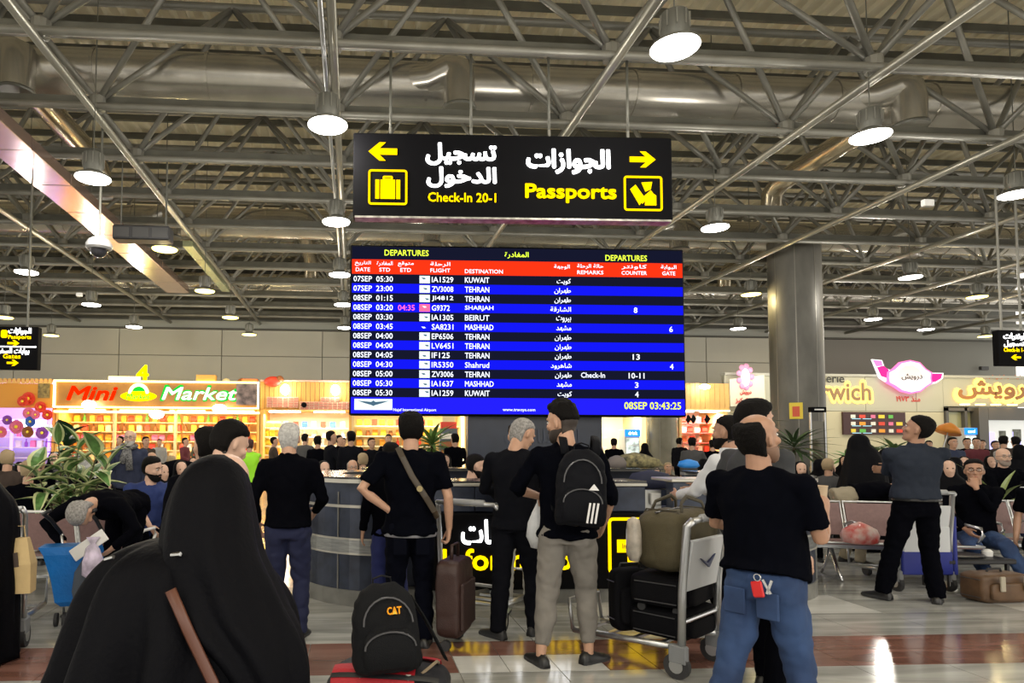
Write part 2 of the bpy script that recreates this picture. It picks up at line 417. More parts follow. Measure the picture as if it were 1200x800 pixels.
# ---- lamps
LAMPS = [(791, 56, 0), (384, 147, 0), (109, 209, 0), (1020, 160, 0), (394, 260, 0), (838, 267, 0), (193, 292, 1), (31, 319, 0), (107, 357, 0), (398, 322, 0), (240, 341, 1),
 (270, 372, 1), (157, 383, 0), (292, 392, 1), (60, 393, 1), (404, 384, 0), (1067, 325, 0), (880, 345, 1), (1145, 348, 1), (1023, 374, 0), (865, 385, 0), (1085, 386, 0), (1191, 228, 0), (1155, 394, 1), (5, 372, 1), (402, 357, 0)]
LW = glow('lamp_white', (1, .95, .88), 14); LYE = glow('lamp_yellow', (1, .78, .18), 7)
def make_lamp(m_, hang):
    t = empty('pendant_lamp')
    MB().lathe([(.06, .40), (.135, .36), (.145, .18), (.12, .10), (.13, .085), (.245, .03), (.25, .0)], n=24, cap=False).build('lamp_housing', STEELD, t, smooth=True, angle=40)
    for a in range(10):
        MB().box((cos(a*pi/5)*.14, sin(a*pi/5)*.14, .26), (.03, .012, .16), rz=a*pi/5).build('cooling_fin', STEEL, t)
    MB().lathe([(.24, .012), (.235, -.012), (.1, -.03), (.02, -.032)], n=24).build('lamp_lens', m_, t, smooth=True, angle=50)
    MB().tube([(0, 0, .40), (0, 0, hang)], .008, 6).build('hanging_cable', STEELD, t)
    return t
lt = [make_lamp(LW, 3.9), make_lamp(LYE, 3.9)]
used = [0, 0]
LN = ['white pendant lamp largest in view, top right of the hanging sign', 'white pendant lamp just above left end of the hanging sign', 'white pendant lamp over the flat shiny duct at far left', 'white pendant lamp hanging alone, upper right of the hanging sign', 'white pendant lamp at lower left corner of the hanging sign', 'white pendant lamp right of departures board top corner', 'yellow pendant lamp beside the black box under the shiny duct', 'white pendant lamp above the left edge sign', 'white pendant lamp between shiny duct and left back wall, above the number 4', 'white pendant lamp touching the left edge of the board, higher one', 'yellow pendant lamp below the pale duct strip', 'yellow pendant lamp above the green market lettering', 'white pendant lamp low over the number 4 sign', 'yellow pendant lamp lowest, over the stall with baskets', 'yellow pendant lamp just right of the left edge sign', 'white pendant lamp beside left edge of the board, lower one', 'white pendant lamp right of the round column, largest there', 'yellow pendant lamp left of the round column', 'yellow pendant lamp in upper right, over the orange-lit script sign', 'white pendant lamp above the pink scroll sign', 'white pendant lamp low, right of the departures board', 'white pendant lamp right of the one above the pink sign', 'white pendant lamp cut by the right edge of the photo', 'yellow pendant lamp beside the right edge sign', 'yellow pendant lamp cut by the left edge of the photo', 'white pendant lamp beside left edge of the board, middle one']
for i, (px, py, kind) in enumerate(LAMPS):
    off = 520-py; Y = 2980/off; p = at(px, py, Y)
    o = lt[kind] if not used[kind] else copy_tree(lt[kind]); used[kind] = 1
    o.location = p; tag(o, LN[i], 'lamp', 'pendant lamps')
    point('pendant_lamp_light', (p.x, p.y, p.z-.16), 95 if not kind else 45, (1, .94, .84) if not kind else (1, .8, .4))
# CCTV dome, black box, detectors
p = at(116, 294, 10.5)
t = empty('security_camera', p, label='grey dome security camera hanging on a thin pole at left', cat='camera')
MB().lathe([(.05, .24), (.16, .17), (.20, .10), (.20, .05), (.17, .02)], n=20).build('camera_housing', mat('camera_grey', (.4, .4, .4), .4), t, smooth=True, angle=40)
MB().lathe([(.14, .02), (.12, -.05), (.06, -.1), (.01, -.11)], n=20).build('camera_dome', mat('smoked_dome', (.03, .03, .035), .08), t, smooth=True, angle=40)
MB().tube([(0, 0, .24), (0, 0, ZL-p.z-.1)], .02, 8).build('camera_pole', STEELD, t)
p = at(168, 275, 12)
t = empty('air_curtain', p, label='black rectangular unit slung under the roof beside the yellow lamp', cat='equipment box')
MB().box((0, 0, 0), (1.0, .3, .26), bev=.02).build('box_casing', PLASTB, t)
for i in range(3): MB().box((-.34+i*.34, -.155, 0), (.28, .01, .17)).build('vent_panel', mat('dark_vent', (.05, .05, .05), .3), t)
for sx in (-.4, .4): MB().tube([(sx, 0, .1), (sx, 0, ZL-p.z)], .012, 6).build('hanging_rod', STEELD, t)
for (px, py, Y_, lb) in ((286*1.0+801, 238, 9.6, 'small pale square junction box on the truss at right'), (93, 345, 20, 'small pale square junction box on the truss at far left')):
    p = at(px, py, Y_); t = MB().box((0, 0, 0), (.17, .08, .11), bev=.01).build('junction_box', WHITE, loc=p); tag(t, lb, 'junction box')
# ================================================================ SIGNS
GW = glow('sign_white', (1, 1, 1), 3.2); GY = glow('sign_yellow', (1, .62, .0), 1.45); GYD = glow('screen_yellow', (.85, .95, .05), 1.0)
SW = glow('screen_white', (.85, .9, 1), 1.15); SGREEN = glow('screen_header_yellow', (.75, 1, .05), 1.2)
SIGNB = mat('sign_black', (.004, .004, .005), .65, spec=.06)
def frame_poly(mb, x0, x1, z0, z1, t, y0, y1, r=.04):
    for (a, b, c, d) in ((x0+r, x1-r, z1-t, z1), (x0+r, x1-r, z0, z0+t), (x0, x0+t, z0+r, z1-r), (x1-t, x1, z0+r, z1-r)):
        mb.box(((a+b)/2, (y0+y1)/2, (c+d)/2), (b-a, y1-y0, d-c))
    for (cx, cz, a0) in ((x1-r, z1-r, 0), (x0+r, z1-r, 90), (x0+r, z0+r, 180), (x1-r, z0+r, 270)):
        o_ = [(cx+cos(R(a0+i*15))*r, cz+sin(R(a0+i*15))*r) for i in range(7)]; i_ = [(cx+cos(R(a0+i*15))*max(r-t, .001), cz+sin(R(a0+i*15))*max(r-t, .001)) for i in range(6, -1, -1)]
        mb.prism(o_+i_, 'y', y0, y1)
    return mb
def arrow_poly(cx, cz, w_, h_, d):      # d=-1 points left
    pts = [(-.5, 0), (-.12, .5), (.10, .5), (-.12, .17), (.5, .17), (.5, -.17), (-.12, -.17), (.10, -.5), (-.12, -.5)]
    return [(cx+p[0]*w_*(-d), cz+p[1]*h_) for p in pts]
YS_ = 8.22
sg = empty('hanging_sign', at(600, 205, YS_+.1), label='long black illuminated hanging sign with white Arabic and yellow Passports and Check-In lettering', cat='sign')
O = sg.location.copy(); SX = lambda px, Y=YS_, py=200: at(px, py, Y).x-O.x; SZ = lambda py, Y=YS_, px=600: at(px, py, Y).z-O.z
x0, x1 = SX(414), SX(785); z0, z1 = SZ(255), SZ(158)
MB().box(((x0+x1)/2, 0, (z0+z1)/2), (x1-x0, .19, z1-z0), bev=.012).build('sign_case', SIGNB, sg)
MB().box(((x0+x1)/2, -.02, z0-.012), (x1-x0-.05, .17, .025)).build('bottom_trim', mat('worn_trim', (.35, .34, .3), .4, .6, var=.5, scale=10), sg)
yf = -.102
MB().prism(arrow_poly(SX(449), SZ(180), .37, .24, -1), 'y', yf-.006, yf).build('arrow', GY, sg)
MB().prism(arrow_poly(SX(751), SZ(184.5), .34, .21, 1), 'y', yf-.006, yf).build('arrow', GY, sg)
frame_poly(MB(), SX(432), SX(478), SZ(242), SZ(201), .026, yf-.006, yf).build('icon_frame', GY, sg)
frame_poly(MB(), SX(729), SX(773), SZ(245), SZ(204), .026, yf-.006, yf).build('icon_frame', GY, sg)
b = MB()
cx = SX(455); cz = SZ(223)
for (a, c, ww, hh) in ((-.135, -.01, .05, .25), (.135, -.01, .05, .25), (0, -.01, .19, .25)): b.box((cx+a, yf-.003, cz+c), (ww, .006, hh))
frame_poly(b, cx-.065, cx+.065, cz+.11, cz+.165, .022, yf-.006, yf, .02); b.build('luggage_icon', GY, sg)
b = MB(); cx = SX(751); cz = SZ(225)
b.prism([(cx-.17, cz+.06), (cx-.10, cz+.12), (cx+.02, cz-.05), (cx-.05, cz-.15)], 'y', yf-.006, yf)
b.prism([(cx-.02, cz+.15), (cx+.12, cz+.16), (cx+.10, cz+.06), (cx+.03, cz+.03)], 'y', yf-.006, yf)
b.prism([(cx+.02, cz-.15), (cx+.17, cz-.15), (cx+.17, cz-.02), (cx+.11, cz+.02), (cx+.03, cz-.03)], 'y', yf-.006, yf)
b.prism([(cx-.06, cz-.09), (cx+.10, cz+.05), (cx+.13, cz+.01), (cx-.01, cz-.13)], 'y', yf-.006, yf)
b.build('passport_icon', GY, sg)
def sl(body, pa, pb, ya, yb, m_, bold=.03, **k):
    wpx = (pb-pa)*YS_/770; h = (yb-ya)*YS_/770
    return letter(sg, body, SX((pa+pb)/2), SZ((ya+yb)/2), yf-.016, m_, width=wpx, height=h, bold=bold, name='lettering', **k)
sl(ar('تسجيل'), 499, 583, 169, 195, GW, .035); sl(ar('الدخول'), 500, 583, 197, 221, GW, .035)
sl('Check-In 20-1', 501, 583, 227, 238, GY, .025); sl(ar('الجوازات'), 615, 716, 174, 203, GW, .035); sl('Passports', 613, 723, 215, 237, GY, .03)
for px in (458, 554, 646, 738):
    x = SX(px); MB().tube([(x, 0, z1), (x, 0, z1+.12)], .02, 8).build('rod_clamp', STEEL, sg)
    MB().tube([(x, 0, z1-.01), (x, 0, ZL-O.z+.12)], .018, 8).build('hanger_rod', STEELD, sg, smooth=True)
sg.rotation_euler[2] = -R(2.2)
# ---------------- departures board
YB = 9.15
bd = empty('departures_board', at(606, 388, YB+.15), label='big blue, black and red electronic departures board with rows of flights', cat='display board')
O = bd.location.copy(); BX = lambda px, py=390: at(px, py, YB).x-O.x; BZ = lambda py, px=600: at(px, py, YB).z-O.z
PXM = YB/770
x0, x1 = BX(412), BX(800); zt_, zb_ = BZ(290), BZ(485)
MB().box(((x0+x1)/2, .02, (zt_+zb_)/2), (x1-x0+.05, .24, zt_-zb_+.05), bev=.015).build('board_case', SIGNB, bd)
DBLUE = glow('screen_blue', (.006, .008, .80), .9); DBLK = glow('screen_dark', (.006, .007, .02), 1); DRED = glow('screen_red', (.80, .030, .006), 1.0)
FOOT = glow('screen_footer_blue', (.015, .012, .85), .95)
yf = -.105
def strip(pa, pb, m_, nm='row_strip'): MB().box(((x0+x1)/2, yf, (BZ(pa)+BZ(pb))/2), (x1-x0, .008, BZ(pa)-BZ(pb))).build(nm, m_, bd)
strip(290, 305, DBLK, 'title_strip'); strip(305, 322, DRED, 'heading_strip')
RH = (466-322)/13
for i in range(13): strip(322+RH*i, 322+RH*(i+1), DBLUE if i % 2 else DBLK)
strip(466, 485, FOOT, 'footer_strip')
tcache = {}
def bt(body, px, py, h, m_=SW, align='LEFT', bold=.012, wd=None, **k):
    key = (body, h, m_.name, align, bold, wd)
    if key not in tcache: tcache[key] = text_mesh(body, h*PXM*1.35, m_, align=align, bold=bold, width=wd*PXM if wd else None, height=h*PXM if wd else None, ext=.001)
    o = obj('lettering', tcache[key], bd, (BX(px), yf-.012, BZ(py))); o.rotation_euler = (pi/2, 0, 0); return o
bt('DEPARTURES', 477, 297, 7, SGREEN, 'CENTER', wd=53); bt('DEPARTURES', 735, 299.5, 7, SGREEN, 'CENTER', wd=51); bt(ar('المغادرة'), 607, 298, 8, SGREEN, 'CENTER', wd=29)
for (a, b_, px, wd, al) in ((ar('التاريخ'), 'DATE', 425, 17, 'CENTER'), (ar('المغادرة'), 'STD', 451, 13, 'CENTER'), (ar('متوقع'), 'ETD', 476, 13, 'CENTER'), (ar('الرحلة'), 'FLIGHT', 517, 24, 'CENTER'),
        (ar('حالة الرحلة'), 'REMARKS', 693, 32, 'CENTER'), (ar('كاونتر'), 'COUNTER', 744, 31, 'CENTER'), (ar('البوابة'), 'GATE', 784, 16, 'CENTER')):
    bt(a, px, 310, 6, SW, al, wd=wd if wd > 17 else 19); bt(b_, px, 317, 4.6, SW, al, wd=wd)
bt('DESTINATION', 546, 317.5, 4.8, SW, 'LEFT', wd=46); bt(ar('الوجهة'), 669, 311, 6, SW, 'RIGHT', wd=19)
FL = [('07SEP', '05:30', '', 'IA1529', 'KUWAIT', 'كويت', '', '', ''), ('07SEP', '23:00', '', 'ZV3008', 'TEHRAN', 'طهران', '', '', ''), ('08SEP', '01:15', '', 'JI4812', 'TEHRAN', 'طهران', '', '', ''),
      ('08SEP', '03:20', '04:35', 'G9372', 'SHARJAH', 'الشارقة', '', '8', ''), ('08SEP', '03:30', '', 'IA1305', 'BEIRUT', 'بيروت', '', '', ''), ('08SEP', '03:45', '', 'SA8231', 'MASHHAD', 'مشهد', '', '', '6'),
      ('08SEP', '04:00', '', 'EP6506', 'TEHRAN', 'طهران', '', '', ''), ('08SEP', '04:00', '', 'LV6451', 'TEHRAN', 'طهران', '', '', ''), ('08SEP', '04:05', '', 'IF125', 'TEHRAN', 'طهران', '', '13', ''),
      ('08SEP', '04:30', '', 'IR5350', 'Shahrud', 'شاهرود', '', '', '4'), ('08SEP', '05:00', '', 'ZV3006', 'TEHRAN', 'طهران', 'Check-In', '10-11', ''), ('08SEP', '05:30', '', 'IA1637', 'MASHHAD', 'مشهد', '', '3', ''),
      ('08SEP', '05:30', '', 'IA1259', 'KUWAIT', 'كويت', '', '4', '')]
LOGO = glow('screen_logo_white', (.8, .92, .9), 1); LRED = glow('screen_logo_red', (1, .12, .25), 1.2); PINK = glow('screen_pink', (1, .12, .45), 1.2); LDK = glow('screen_logo_mark', (.1, .2, .3), .6)
CW = {5: 4.1, 6: 4.2, 7: 4.3}
for i, r_ in enumerate(FL):
    y = 322+RH*(i+.5)+.3
    bt(r_[0], 414, y, 6.6, wd=22); bt(r_[1], 441, y, 6.6, wd=20)
    if r_[2]: bt(r_[2], 467, y, 6.6, PINK, wd=20)
    MB().box((BX(498.5), yf-.005, BZ(y)), (12.5*PXM, .003, 9*PXM)).build('airline_logo', LRED if i == 3 else DBLUE if i == 5 else LOGO, bd)
    mk = MB(); a = BX(498+(i*7 % 5-1)); zz = BZ(y+(i % 3)-1)
    mk.prism([(a-.03, zz+.015), (a+.02, zz+.012), (a+.035, zz-.005), (a, zz-.012)], 'y', yf-.009, yf-.007); mk.build('logo_mark', LOGO if i in (3, 5) else LDK, bd)
    bt(r_[3], 507, y, 6.6, wd=4.3*len(r_[3])); bt(r_[4], 546, y, 6.6, wd=4.9*len(r_[4]) if r_[4] != 'Shahrud' else 29)
    bt(ar(r_[5]), 670, y+.6, 7.4, align='RIGHT', wd={'كويت': 17, 'طهران': 20, 'الشارقة': 25, 'بيروت': 18, 'مشهد': 18, 'شاهرود': 25}[r_[5]])
    if r_[6]: bt(r_[6], 681, y-.3, 6.2, wd=29)
    if r_[7]: bt(r_[7], 745, y, 6.6, align='CENTER', wd={1: 4.2, 2: 8.5, 5: 19}[len(r_[7])])
    if r_[8]: bt(r_[8], 785.5, y, 6.6, align='CENTER', wd=4.2)
MB().box((BX(438.5), yf-.006, BZ(474.5)), (45*PXM, .003, 13*PXM)).build('airport_logo', LOGO, bd)
b = MB(); cx, cz = BX(438.5), BZ(474)
b.prism([(cx-.22, cz+.045), (cx-.03, cz+.03), (cx, cz+.05), (cx+.03, cz+.03), (cx+.22, cz+.045), (cx+.12, cz+.01), (cx+.03, cz-.015), (cx, cz-.03), (cx-.03, cz-.015), (cx-.12, cz+.01)], 'y', yf-.01, yf-.008)
b.build('wing_emblem', LDK, bd)
bt('Najaf International Airport', 462, 481, 4.2, wd=51); bt('www.travsys.com', 590, 480.5, 3.8, wd=39); bt('08SEP 03:43:25', 763, 474, 8.4, GYD, 'CENTER', .02, wd=69)
bd.rotation_euler[2] = -R(1.8)
# support of the board
sp = empty('board_support', (at(626, 520, 9.45).x, 9.45, 0), label='dark navy panel standing inside the counter under the departures board', cat='panel')
NAVY = mat('navy_panel', (.012, .018, .035), .35, var=.2, scale=4)
MB().box((0, 0, 1.0), (162/770*9.4, .12, 2.0+.02)).build('panel_board', NAVY, sp)
for sx in (-.85, .85): MB().box((sx, .08, 1.45), (.08, .08, 2.9)).build('post', STEELD, sp)
letter(sp, ar('استعلامات'), .1, 1.62, -.075, mat('faint_navy_letter', (.018, .026, .05), .35), width=1.1, height=.2, bold=.02)
# ---------------- small signs at the picture's edges
def small_sign(px0, px1, py0, py1, Y, label, kind):
    c = at((px0+px1)/2, (py0+py1)/2, Y); s = Y/770
    t = empty('hanging_sign', c, label=label, cat='sign'); W = (px1-px0)*s; H = (py1-py0)*s
    MB().box((0, .07, 0), (W, .14, H), bev=.01).build('sign_case', SIGNB, t)
    for q in (-.3, .3): MB().tube([(W*q, .07, H/2), (W*q, .07, ZL-c.z)], .022, 8).build('hanger_rod', STEEL if kind else STEELD, t)
    def L(body, px, py, w_, h_, m_, bold=.03): letter(t, body, (px-(px0+px1)/2)*s, ((py0+py1)/2-py)*s, -.016, m_, width=w_*s, height=h_*s, bold=bold)
    def A(px, py, d): MB().prism(arrow_poly((px-(px0+px1)/2)*s, ((py0+py1)/2-py)*s, 13*s, 7*s, d), 'y', -.006, 0).build('arrow', GY, t)
    if kind == 0:
        L(ar('الجوازات'), 22, 388.5, 25, 8, GW); L('Passports', 22, 395.5, 25, 5.5, GY, .04); A(15, 402, 1)
        L(ar('بوابات السفر'), 16, 411.5, 34, 7.5, GW); L('Gates', 14, 417, 19, 5, GY, .04); A(15, 424.5, 1)
        MB().box((.0, -.003, ((py0+py1)/2-406)*s), (W*.95, .006, .02)).build('divider', GW, t)
        frame_poly(MB(), (1-(px0+px1)/2)*s, (8-(px0+px1)/2)*s, ((py0+py1)/2-396)*s, ((py0+py1)/2-387)*s, .03, -.006, 0, .03).build('icon_frame', GY, t)
        MB().box(((4.5-(px0+px1)/2)*s, -.003, ((py0+py1)/2-391.5)*s), (.07, .006, .08)).build('icon_mark', GY, t)
    else:
        L(ar('كاونترات'), 1191, 393.5, 34, 9, GW); L(ar('التسجيل'), 1190, 402.5, 32, 8.5, GW); L('Check-In 1-19', 1190, 410, 33, 5, GY, .04); A(1190, 419.5, -1)
small_sign(-30, 42, 383, 432, 12, 'small black hanging sign at the left edge, Passports over Gates with yellow arrows', 0)
small_sign(1168, 1212, 385, 430, 12, 'small black hanging Check-In sign cut by the right edge', 1)

# ================================================================ COUNTER
CNAVY = mat('counter_navy', (.028, .036, .06), .3, .2, var=.45, scale=5, bump=.1, bscale=20)
CSIL = mat('counter_silver', (.33, .34, .33), .35, .7, var=.2, scale=8, stretch=(1, 1, 8))
CTOP = mat('counter_granite', (.05, .05, .052), .15, var=.6, scale=90)
CLIP = mat('counter_lip', (.55, .53, .47), .3, .5)
CPL = mat('counter_plinth', (.19, .19, .175), .4, var=.2, scale=6)
ct = empty('information_counter', (1.7, 7.5, 0), label='navy and silver information counter with rounded ends and a black illuminated front', cat='counter')
def drum(cx, cy, r, a0, a1):
    cx -= 1.7; cy -= 7.5
    bands = [(0, .15, 1.0, CPL, 'plinth'), (.15, .475, .985, CNAVY, 'navy_band'), (.475, .62, 1.0, CSIL, 'silver_band'), (.62, .905, .985, CNAVY, 'navy_band'), (.905, .93, 1.0, CLIP, 'trim_ring'), (.93, 1.135, .985, CNAVY, 'navy_band'), (1.135, 1.17, 1.03, CLIP, 'counter_lip')]
    bands.insert(3, (.475, .49, 1.006, CLIP, 'trim_ring')); bands.insert(5, (.61, .625, 1.006, CLIP, 'trim_ring'))
    n = 28
    for (z0, z1, k, m_, nm) in bands:
        pts = [(cx+cos(R(a0+(a1-a0)*i/n))*r*k, cy+sin(R(a0+(a1-a0)*i/n))*r*k) for i in range(n+1)]
        pin = [(cx+cos(R(a0+(a1-a0)*i/n))*(r-.12), cy+sin(R(a0+(a1-a0)*i/n))*(r-.12)) for i in range(n, -1, -1)]
        MB().rings([[(x, y, z0) for x, y in pts+pin], [(x, y, z1) for x, y in pts+pin]]).build(nm, m_, ct)
    pts = [(cx+cos(R(a0+(a1-a0)*i/n))*r*1.02, cy+sin(R(a0+(a1-a0)*i/n))*r*1.02) for i in range(n+1)]; pin = [(cx+cos(R(a0+(a1-a0)*i/n))*(r-.42), cy+sin(R(a0+(a1-a0)*i/n))*(r-.42)) for i in range(n, -1, -1)]
    MB().rings([[(x, y, 1.17) for x, y in pts+pin], [(x, y, 1.19) for x, y in pts+pin]]).build('counter_top', CTOP, ct)
    for a in range(int(a0)+20, int(a1), 40):
        MB().box((cx+cos(R(a))*r*.99, cy+sin(R(a))*r*.99, .6), (.014, .01, .9), rz=R(a)).build('panel_seam', CPL, ct)
drum(.38, 6.98, .92, 95, 275); drum(3.95, 6.98, .92, -95, 85)
def cbox(nm, m_, x0, x1, y0, y1, z0, z1, bev=0): return MB().box(((x0+x1)/2-1.7, (y0+y1)/2-7.5, (z0+z1)/2), (x1-x0, y1-y0, z1-z0), bev=bev).build(nm, m_, ct)
YF = 6.2
cbox('plinth', CPL, .45, 3.9, YF, YF+.3, 0, .14)
xs = [.45, 1.15, 1.98, 2.82]
for a, b_ in zip(xs[:-1], xs[1:]): cbox('front_panel', CNAVY, a+.004, b_-.004, YF+.02, YF+.14, .86, 1.10, .006)
cbox('front_panel', CNAVY, 3.02, 3.9, YF-.12, YF+.02, .90, 1.15, .006)
cbox('counter_lip', CLIP, .45, 2.83, YF, YF+.2, 1.10, 1.13, .006); cbox('counter_top', CTOP, .45, 2.83, YF+.02, YF+.55, 1.13, 1.15)
cbox('counter_lip', CLIP, 3.0, 3.95, YF-.14, YF+.3, 1.15, 1.18, .006)
cbox('inner_wall', CNAVY, .45, 3.9, YF+.14, YF+.2, .1, .9)
cbox('hatch', mat('hatch_metal', (.4, .4, .38), .35, .7), 2.84, 3.01, YF+.1, YF+.14, .86, 1.06); cbox('hatch_box', mat('hatch_white', (.62, .62, .6), .4), 2.89, 2.99, YF+.06, YF+.1, .92, 1.03, .005)
cbox('back_counter', CNAVY, .2, 4.0, 8.85, 9.0, 0, 1.14); cbox('back_lip', CLIP, .1, 4.1, 8.80, 9.05, 1.14, 1.17); cbox('back_counter_top', CTOP, .1, 4.1, 8.5, 9.0, 1.17, 1.185)
cbox('side_wall', CNAVY, -.50, -.38, 7.0, 9.0, 0, 1.14)
# black illuminated fascia
cbox('sign_fascia', SIGNB, .62, 3.7, YF-.05, YF+.01, .14, .85, .01)
def cl(body, pa, pb, ya, yb, m_, bold=.03):
    s = (YF-.055)/770; c = at((pa+pb)/2, (ya+yb)/2, YF-.055)
    return letter(ct, body, c.x-1.7, c.z, YF-.072-7.5, m_, width=(pb-pa)*s, height=(yb-ya)*s, bold=bold)
cl('Information', 518, 688, 643, 667, GY, .03); cl(ar('الاستعلامات'), 540, 668, 609, 637, GW, .025)
s = (YF-.055)/770; c0 = at(713, 673, YF-.055); c1 = at(783, 606, YF-.055)
frame_poly(MB(), c0.x-1.7, c1.x-1.7, c0.z, c1.z, .028, YF-.062-7.5, YF-.055-7.5, .05).build('icon_frame', GY, ct)
cx = (c0.x+c1.x)/2-1.7; cz = (c0.z+c1.z)/2; yy = YF-.062-7.5
b = MB().box((cx-.03, yy, cz-.0), (.36, .006, .12)); b.box((cx-.05, yy, cz-.11), (.12, .006, .10)); b.lathe([(.001, -.003), (.055, -.003), (.055, .003), (.001, .003)], (0, 0, 0), 16)
nv = 16*4
for i in range(len(b.v)-nv, len(b.v)): v = b.v[i]; b.v[i] = (v[0]+cx-.03, yy+v[2], v[1]+cz+.165)
b.box((cx-.03, yy, cz+.085), (.18, .006, .05)); b.build('desk_icon', GY, ct)
letter(ct, 'Information', cx-.03, cz, yy-.006, mat('icon_letter', (.25, .16, 0), .5), width=.26, height=.05, bold=.03)
# ================================================================ SHOPS along the back wall
YS = 25.0; UP = YS/770
def X(px): return at(px, 500, YS).x
def Z(py): return at(600, py, YS).z
SHELF = mat('shelf_white', (.75, .72, .62), .5)
def shop_box(name, label, pa, pb, ptop, col, depth=2.0, cat='shop unit', light=(1, .8, .45), power=120, backcol=None):
    x0, x1, zt = X(pa), X(pb), Z(ptop)
    t = empty(name, ((x0+x1)/2, YS, 0), label=label, cat=cat); W = x1-x0
    m_ = mat(name+'_paint_'+str(pa), col, .6)
    MB().box((-W/2+.05, depth/2, zt/2), (.1, depth, zt)).build('side_panel', m_, t); MB().box((W/2-.05, depth/2, zt/2), (.1, depth, zt)).build('side_panel', m_, t)
    MB().box((0, depth, zt/2), (W-.2, .08, zt)).build('back_panel', mat('back_'+str(pa), backcol or col, .6), t)
    MB().box((0, depth/2, zt+.03), (W, depth, .06)).build('roof_panel', m_, t)
    n = max(2, int(W/1.6))
    for i in range(n):
        a = area('shop_strip_light', ((x0+x1)/2-W/2+W*(i+.5)/n, YS+.5, zt-.15), W/n*.8, .25, power/n*.27, light)
        MB().box((-W/2+W*(i+.5)/n, .5, zt-.05), (W/n*.7, .12, .05)).build('strip_lamp', glow('strip_'+str(pa), light, 9), t)
    return t, W, zt
def shelves(t, W, zs, y, depth=.4, m_=None, x0=None, x1=None):
    a = -W/2+.1 if x0 is None else x0; b = W/2-.1 if x1 is None else x1
    for z in zs: MB().box(((a+b)/2, y, z), (b-a, depth, .035)).build('shelf', m_ or SHELF, t)
PC = {'red': (.75, .06, .03), 'orange': (.9, .35, .03), 'yellow': (.9, .68, .05), 'green': (.12, .5, .08), 'pink': (.8, .18, .35), 'white': (.85, .82, .75), 'blue': (.05, .15, .6), 'brown': (.3, .1, .03), 'purple': (.3, .08, .5), 'cream': (.85, .7, .4)}
PMAT = {k: mat('pack_'+k, v, .45) for k, v in PC.items()}
PSH = {}
def pmesh(shape, c):
    k = (shape, c)
    if k in PSH: return PSH[k]
    b = MB()
    if shape == 'carton': b.box((0, 0, .13), (.19, .12, .26), bev=.01)
    elif shape == 'bottle': b.lathe([(.05, 0), (.06, .02), (.06, .17), (.022, .23), (.022, .28), (.03, .285), (.03, .31)], n=9)
    elif shape == 'packet': b.rings([[(-.09, -.01, 0), (.09, -.01, 0), (.09, .01, 0), (-.09, .01, 0)], [(-.11, -.05, .07), (.11, -.05, .07), (.11, .05, .07), (-.11, .05, .07)], [(-.11, -.05, .17), (.11, -.05, .17), (.11, .05, .17), (-.11, .05, .17)], [(-.10, -.01, .25), (.10, -.01, .25), (.10, .01, .25), (-.10, .01, .25)]])
    elif shape == 'jar': b.lathe([(.07, 0), (.085, .02), (.085, .14), (.06, .17), (.075, .175), (.075, .21), (.0, .215)], n=10)
    PSH[k] = b.mesh(shape, PMAT[c]); return PSH[k]
def stock(t, seq, z, y, xa, xb, where, step=.27, rows_=1):
    i = 0; x = xa; base = t.location
    while x < xb:
        shape, c = seq[i % len(seq)]
        o = obj(shape, pmesh(shape, c), None, (base.x+x, base.y+y+random.uniform(-.02, .02), z+.018), random.uniform(-.2, .2))
        tag(o, 'small %s %s %s' % (c, shape, where), shape, '%s %ss %s' % (c, shape, where)); i += 1; x += step*random.uniform(.92, 1.12)
# --- 1: flower and toy stall at far left (blue-violet light)
t, W, zt = shop_box('flower_stall', 'stall at far left lit blue and violet with artificial flowers and an orange canopy', -55, 64, 452, (.75, .36, .08), light=(.55, .5, 1), power=260, backcol=(.6, .55, .9))
MB().box((0, -.05, zt-.55), (W, .1, .9)).build('canopy_board', mat('orange_board', (.75, .33, .04), .5), t)
b = MB()
for i in range(int(W/.16)): b.prism([(-W/2+.16*i, zt-.1), (-W/2+.16*i+.16, zt-.1), (-W/2+.16*i+.12, zt+.08), (-W/2+.16*i+.04, zt+.08)], 'y', -.14, -.11)
tag(b.build('scalloped_edge', mat('orange_edge', (.85, .5, .15), .5), t), kind='stuff')
VIO = glow('violet_tube', (.25, .12, 1), 5); WHT = glow('tube_white', (.85, .85, 1), 6)
for z in (2.35, 1.95): MB().box((0, .1, z), (W*.96, .06, .05)).build('neon_tube', VIO, t)
MB().box((X(13)-t.location.x, .05, 1.2), (.09, .06, 1.6)).build('neon_tube', VIO, t); MB().box((X(57)-t.location.x, .05, 1.6), (.07, .06, 1.4)).build('neon_tube', VIO, t)
MB().box((X(30)-t.location.x, .25, 2.2), (1.2, .1, .25)).build('light_panel', WHT, t); MB().box((X(52)-t.location.x, .25, 1.95), (.5, .1, .4)).build('light_panel', WHT, t)
shelves(t, W, (.9, 1.3, 1.7), 1.4)
for z, s in ((1.3, [('carton', 'white'), ('bottle', 'purple'), ('carton', 'pink')]), (1.7, [('jar', 'pink'), ('carton', 'blue'), ('carton', 'white')])): stock(t, s, z, 1.4, X(0)-t.location.x, W/2-.2, 'in the violet-lit stall')
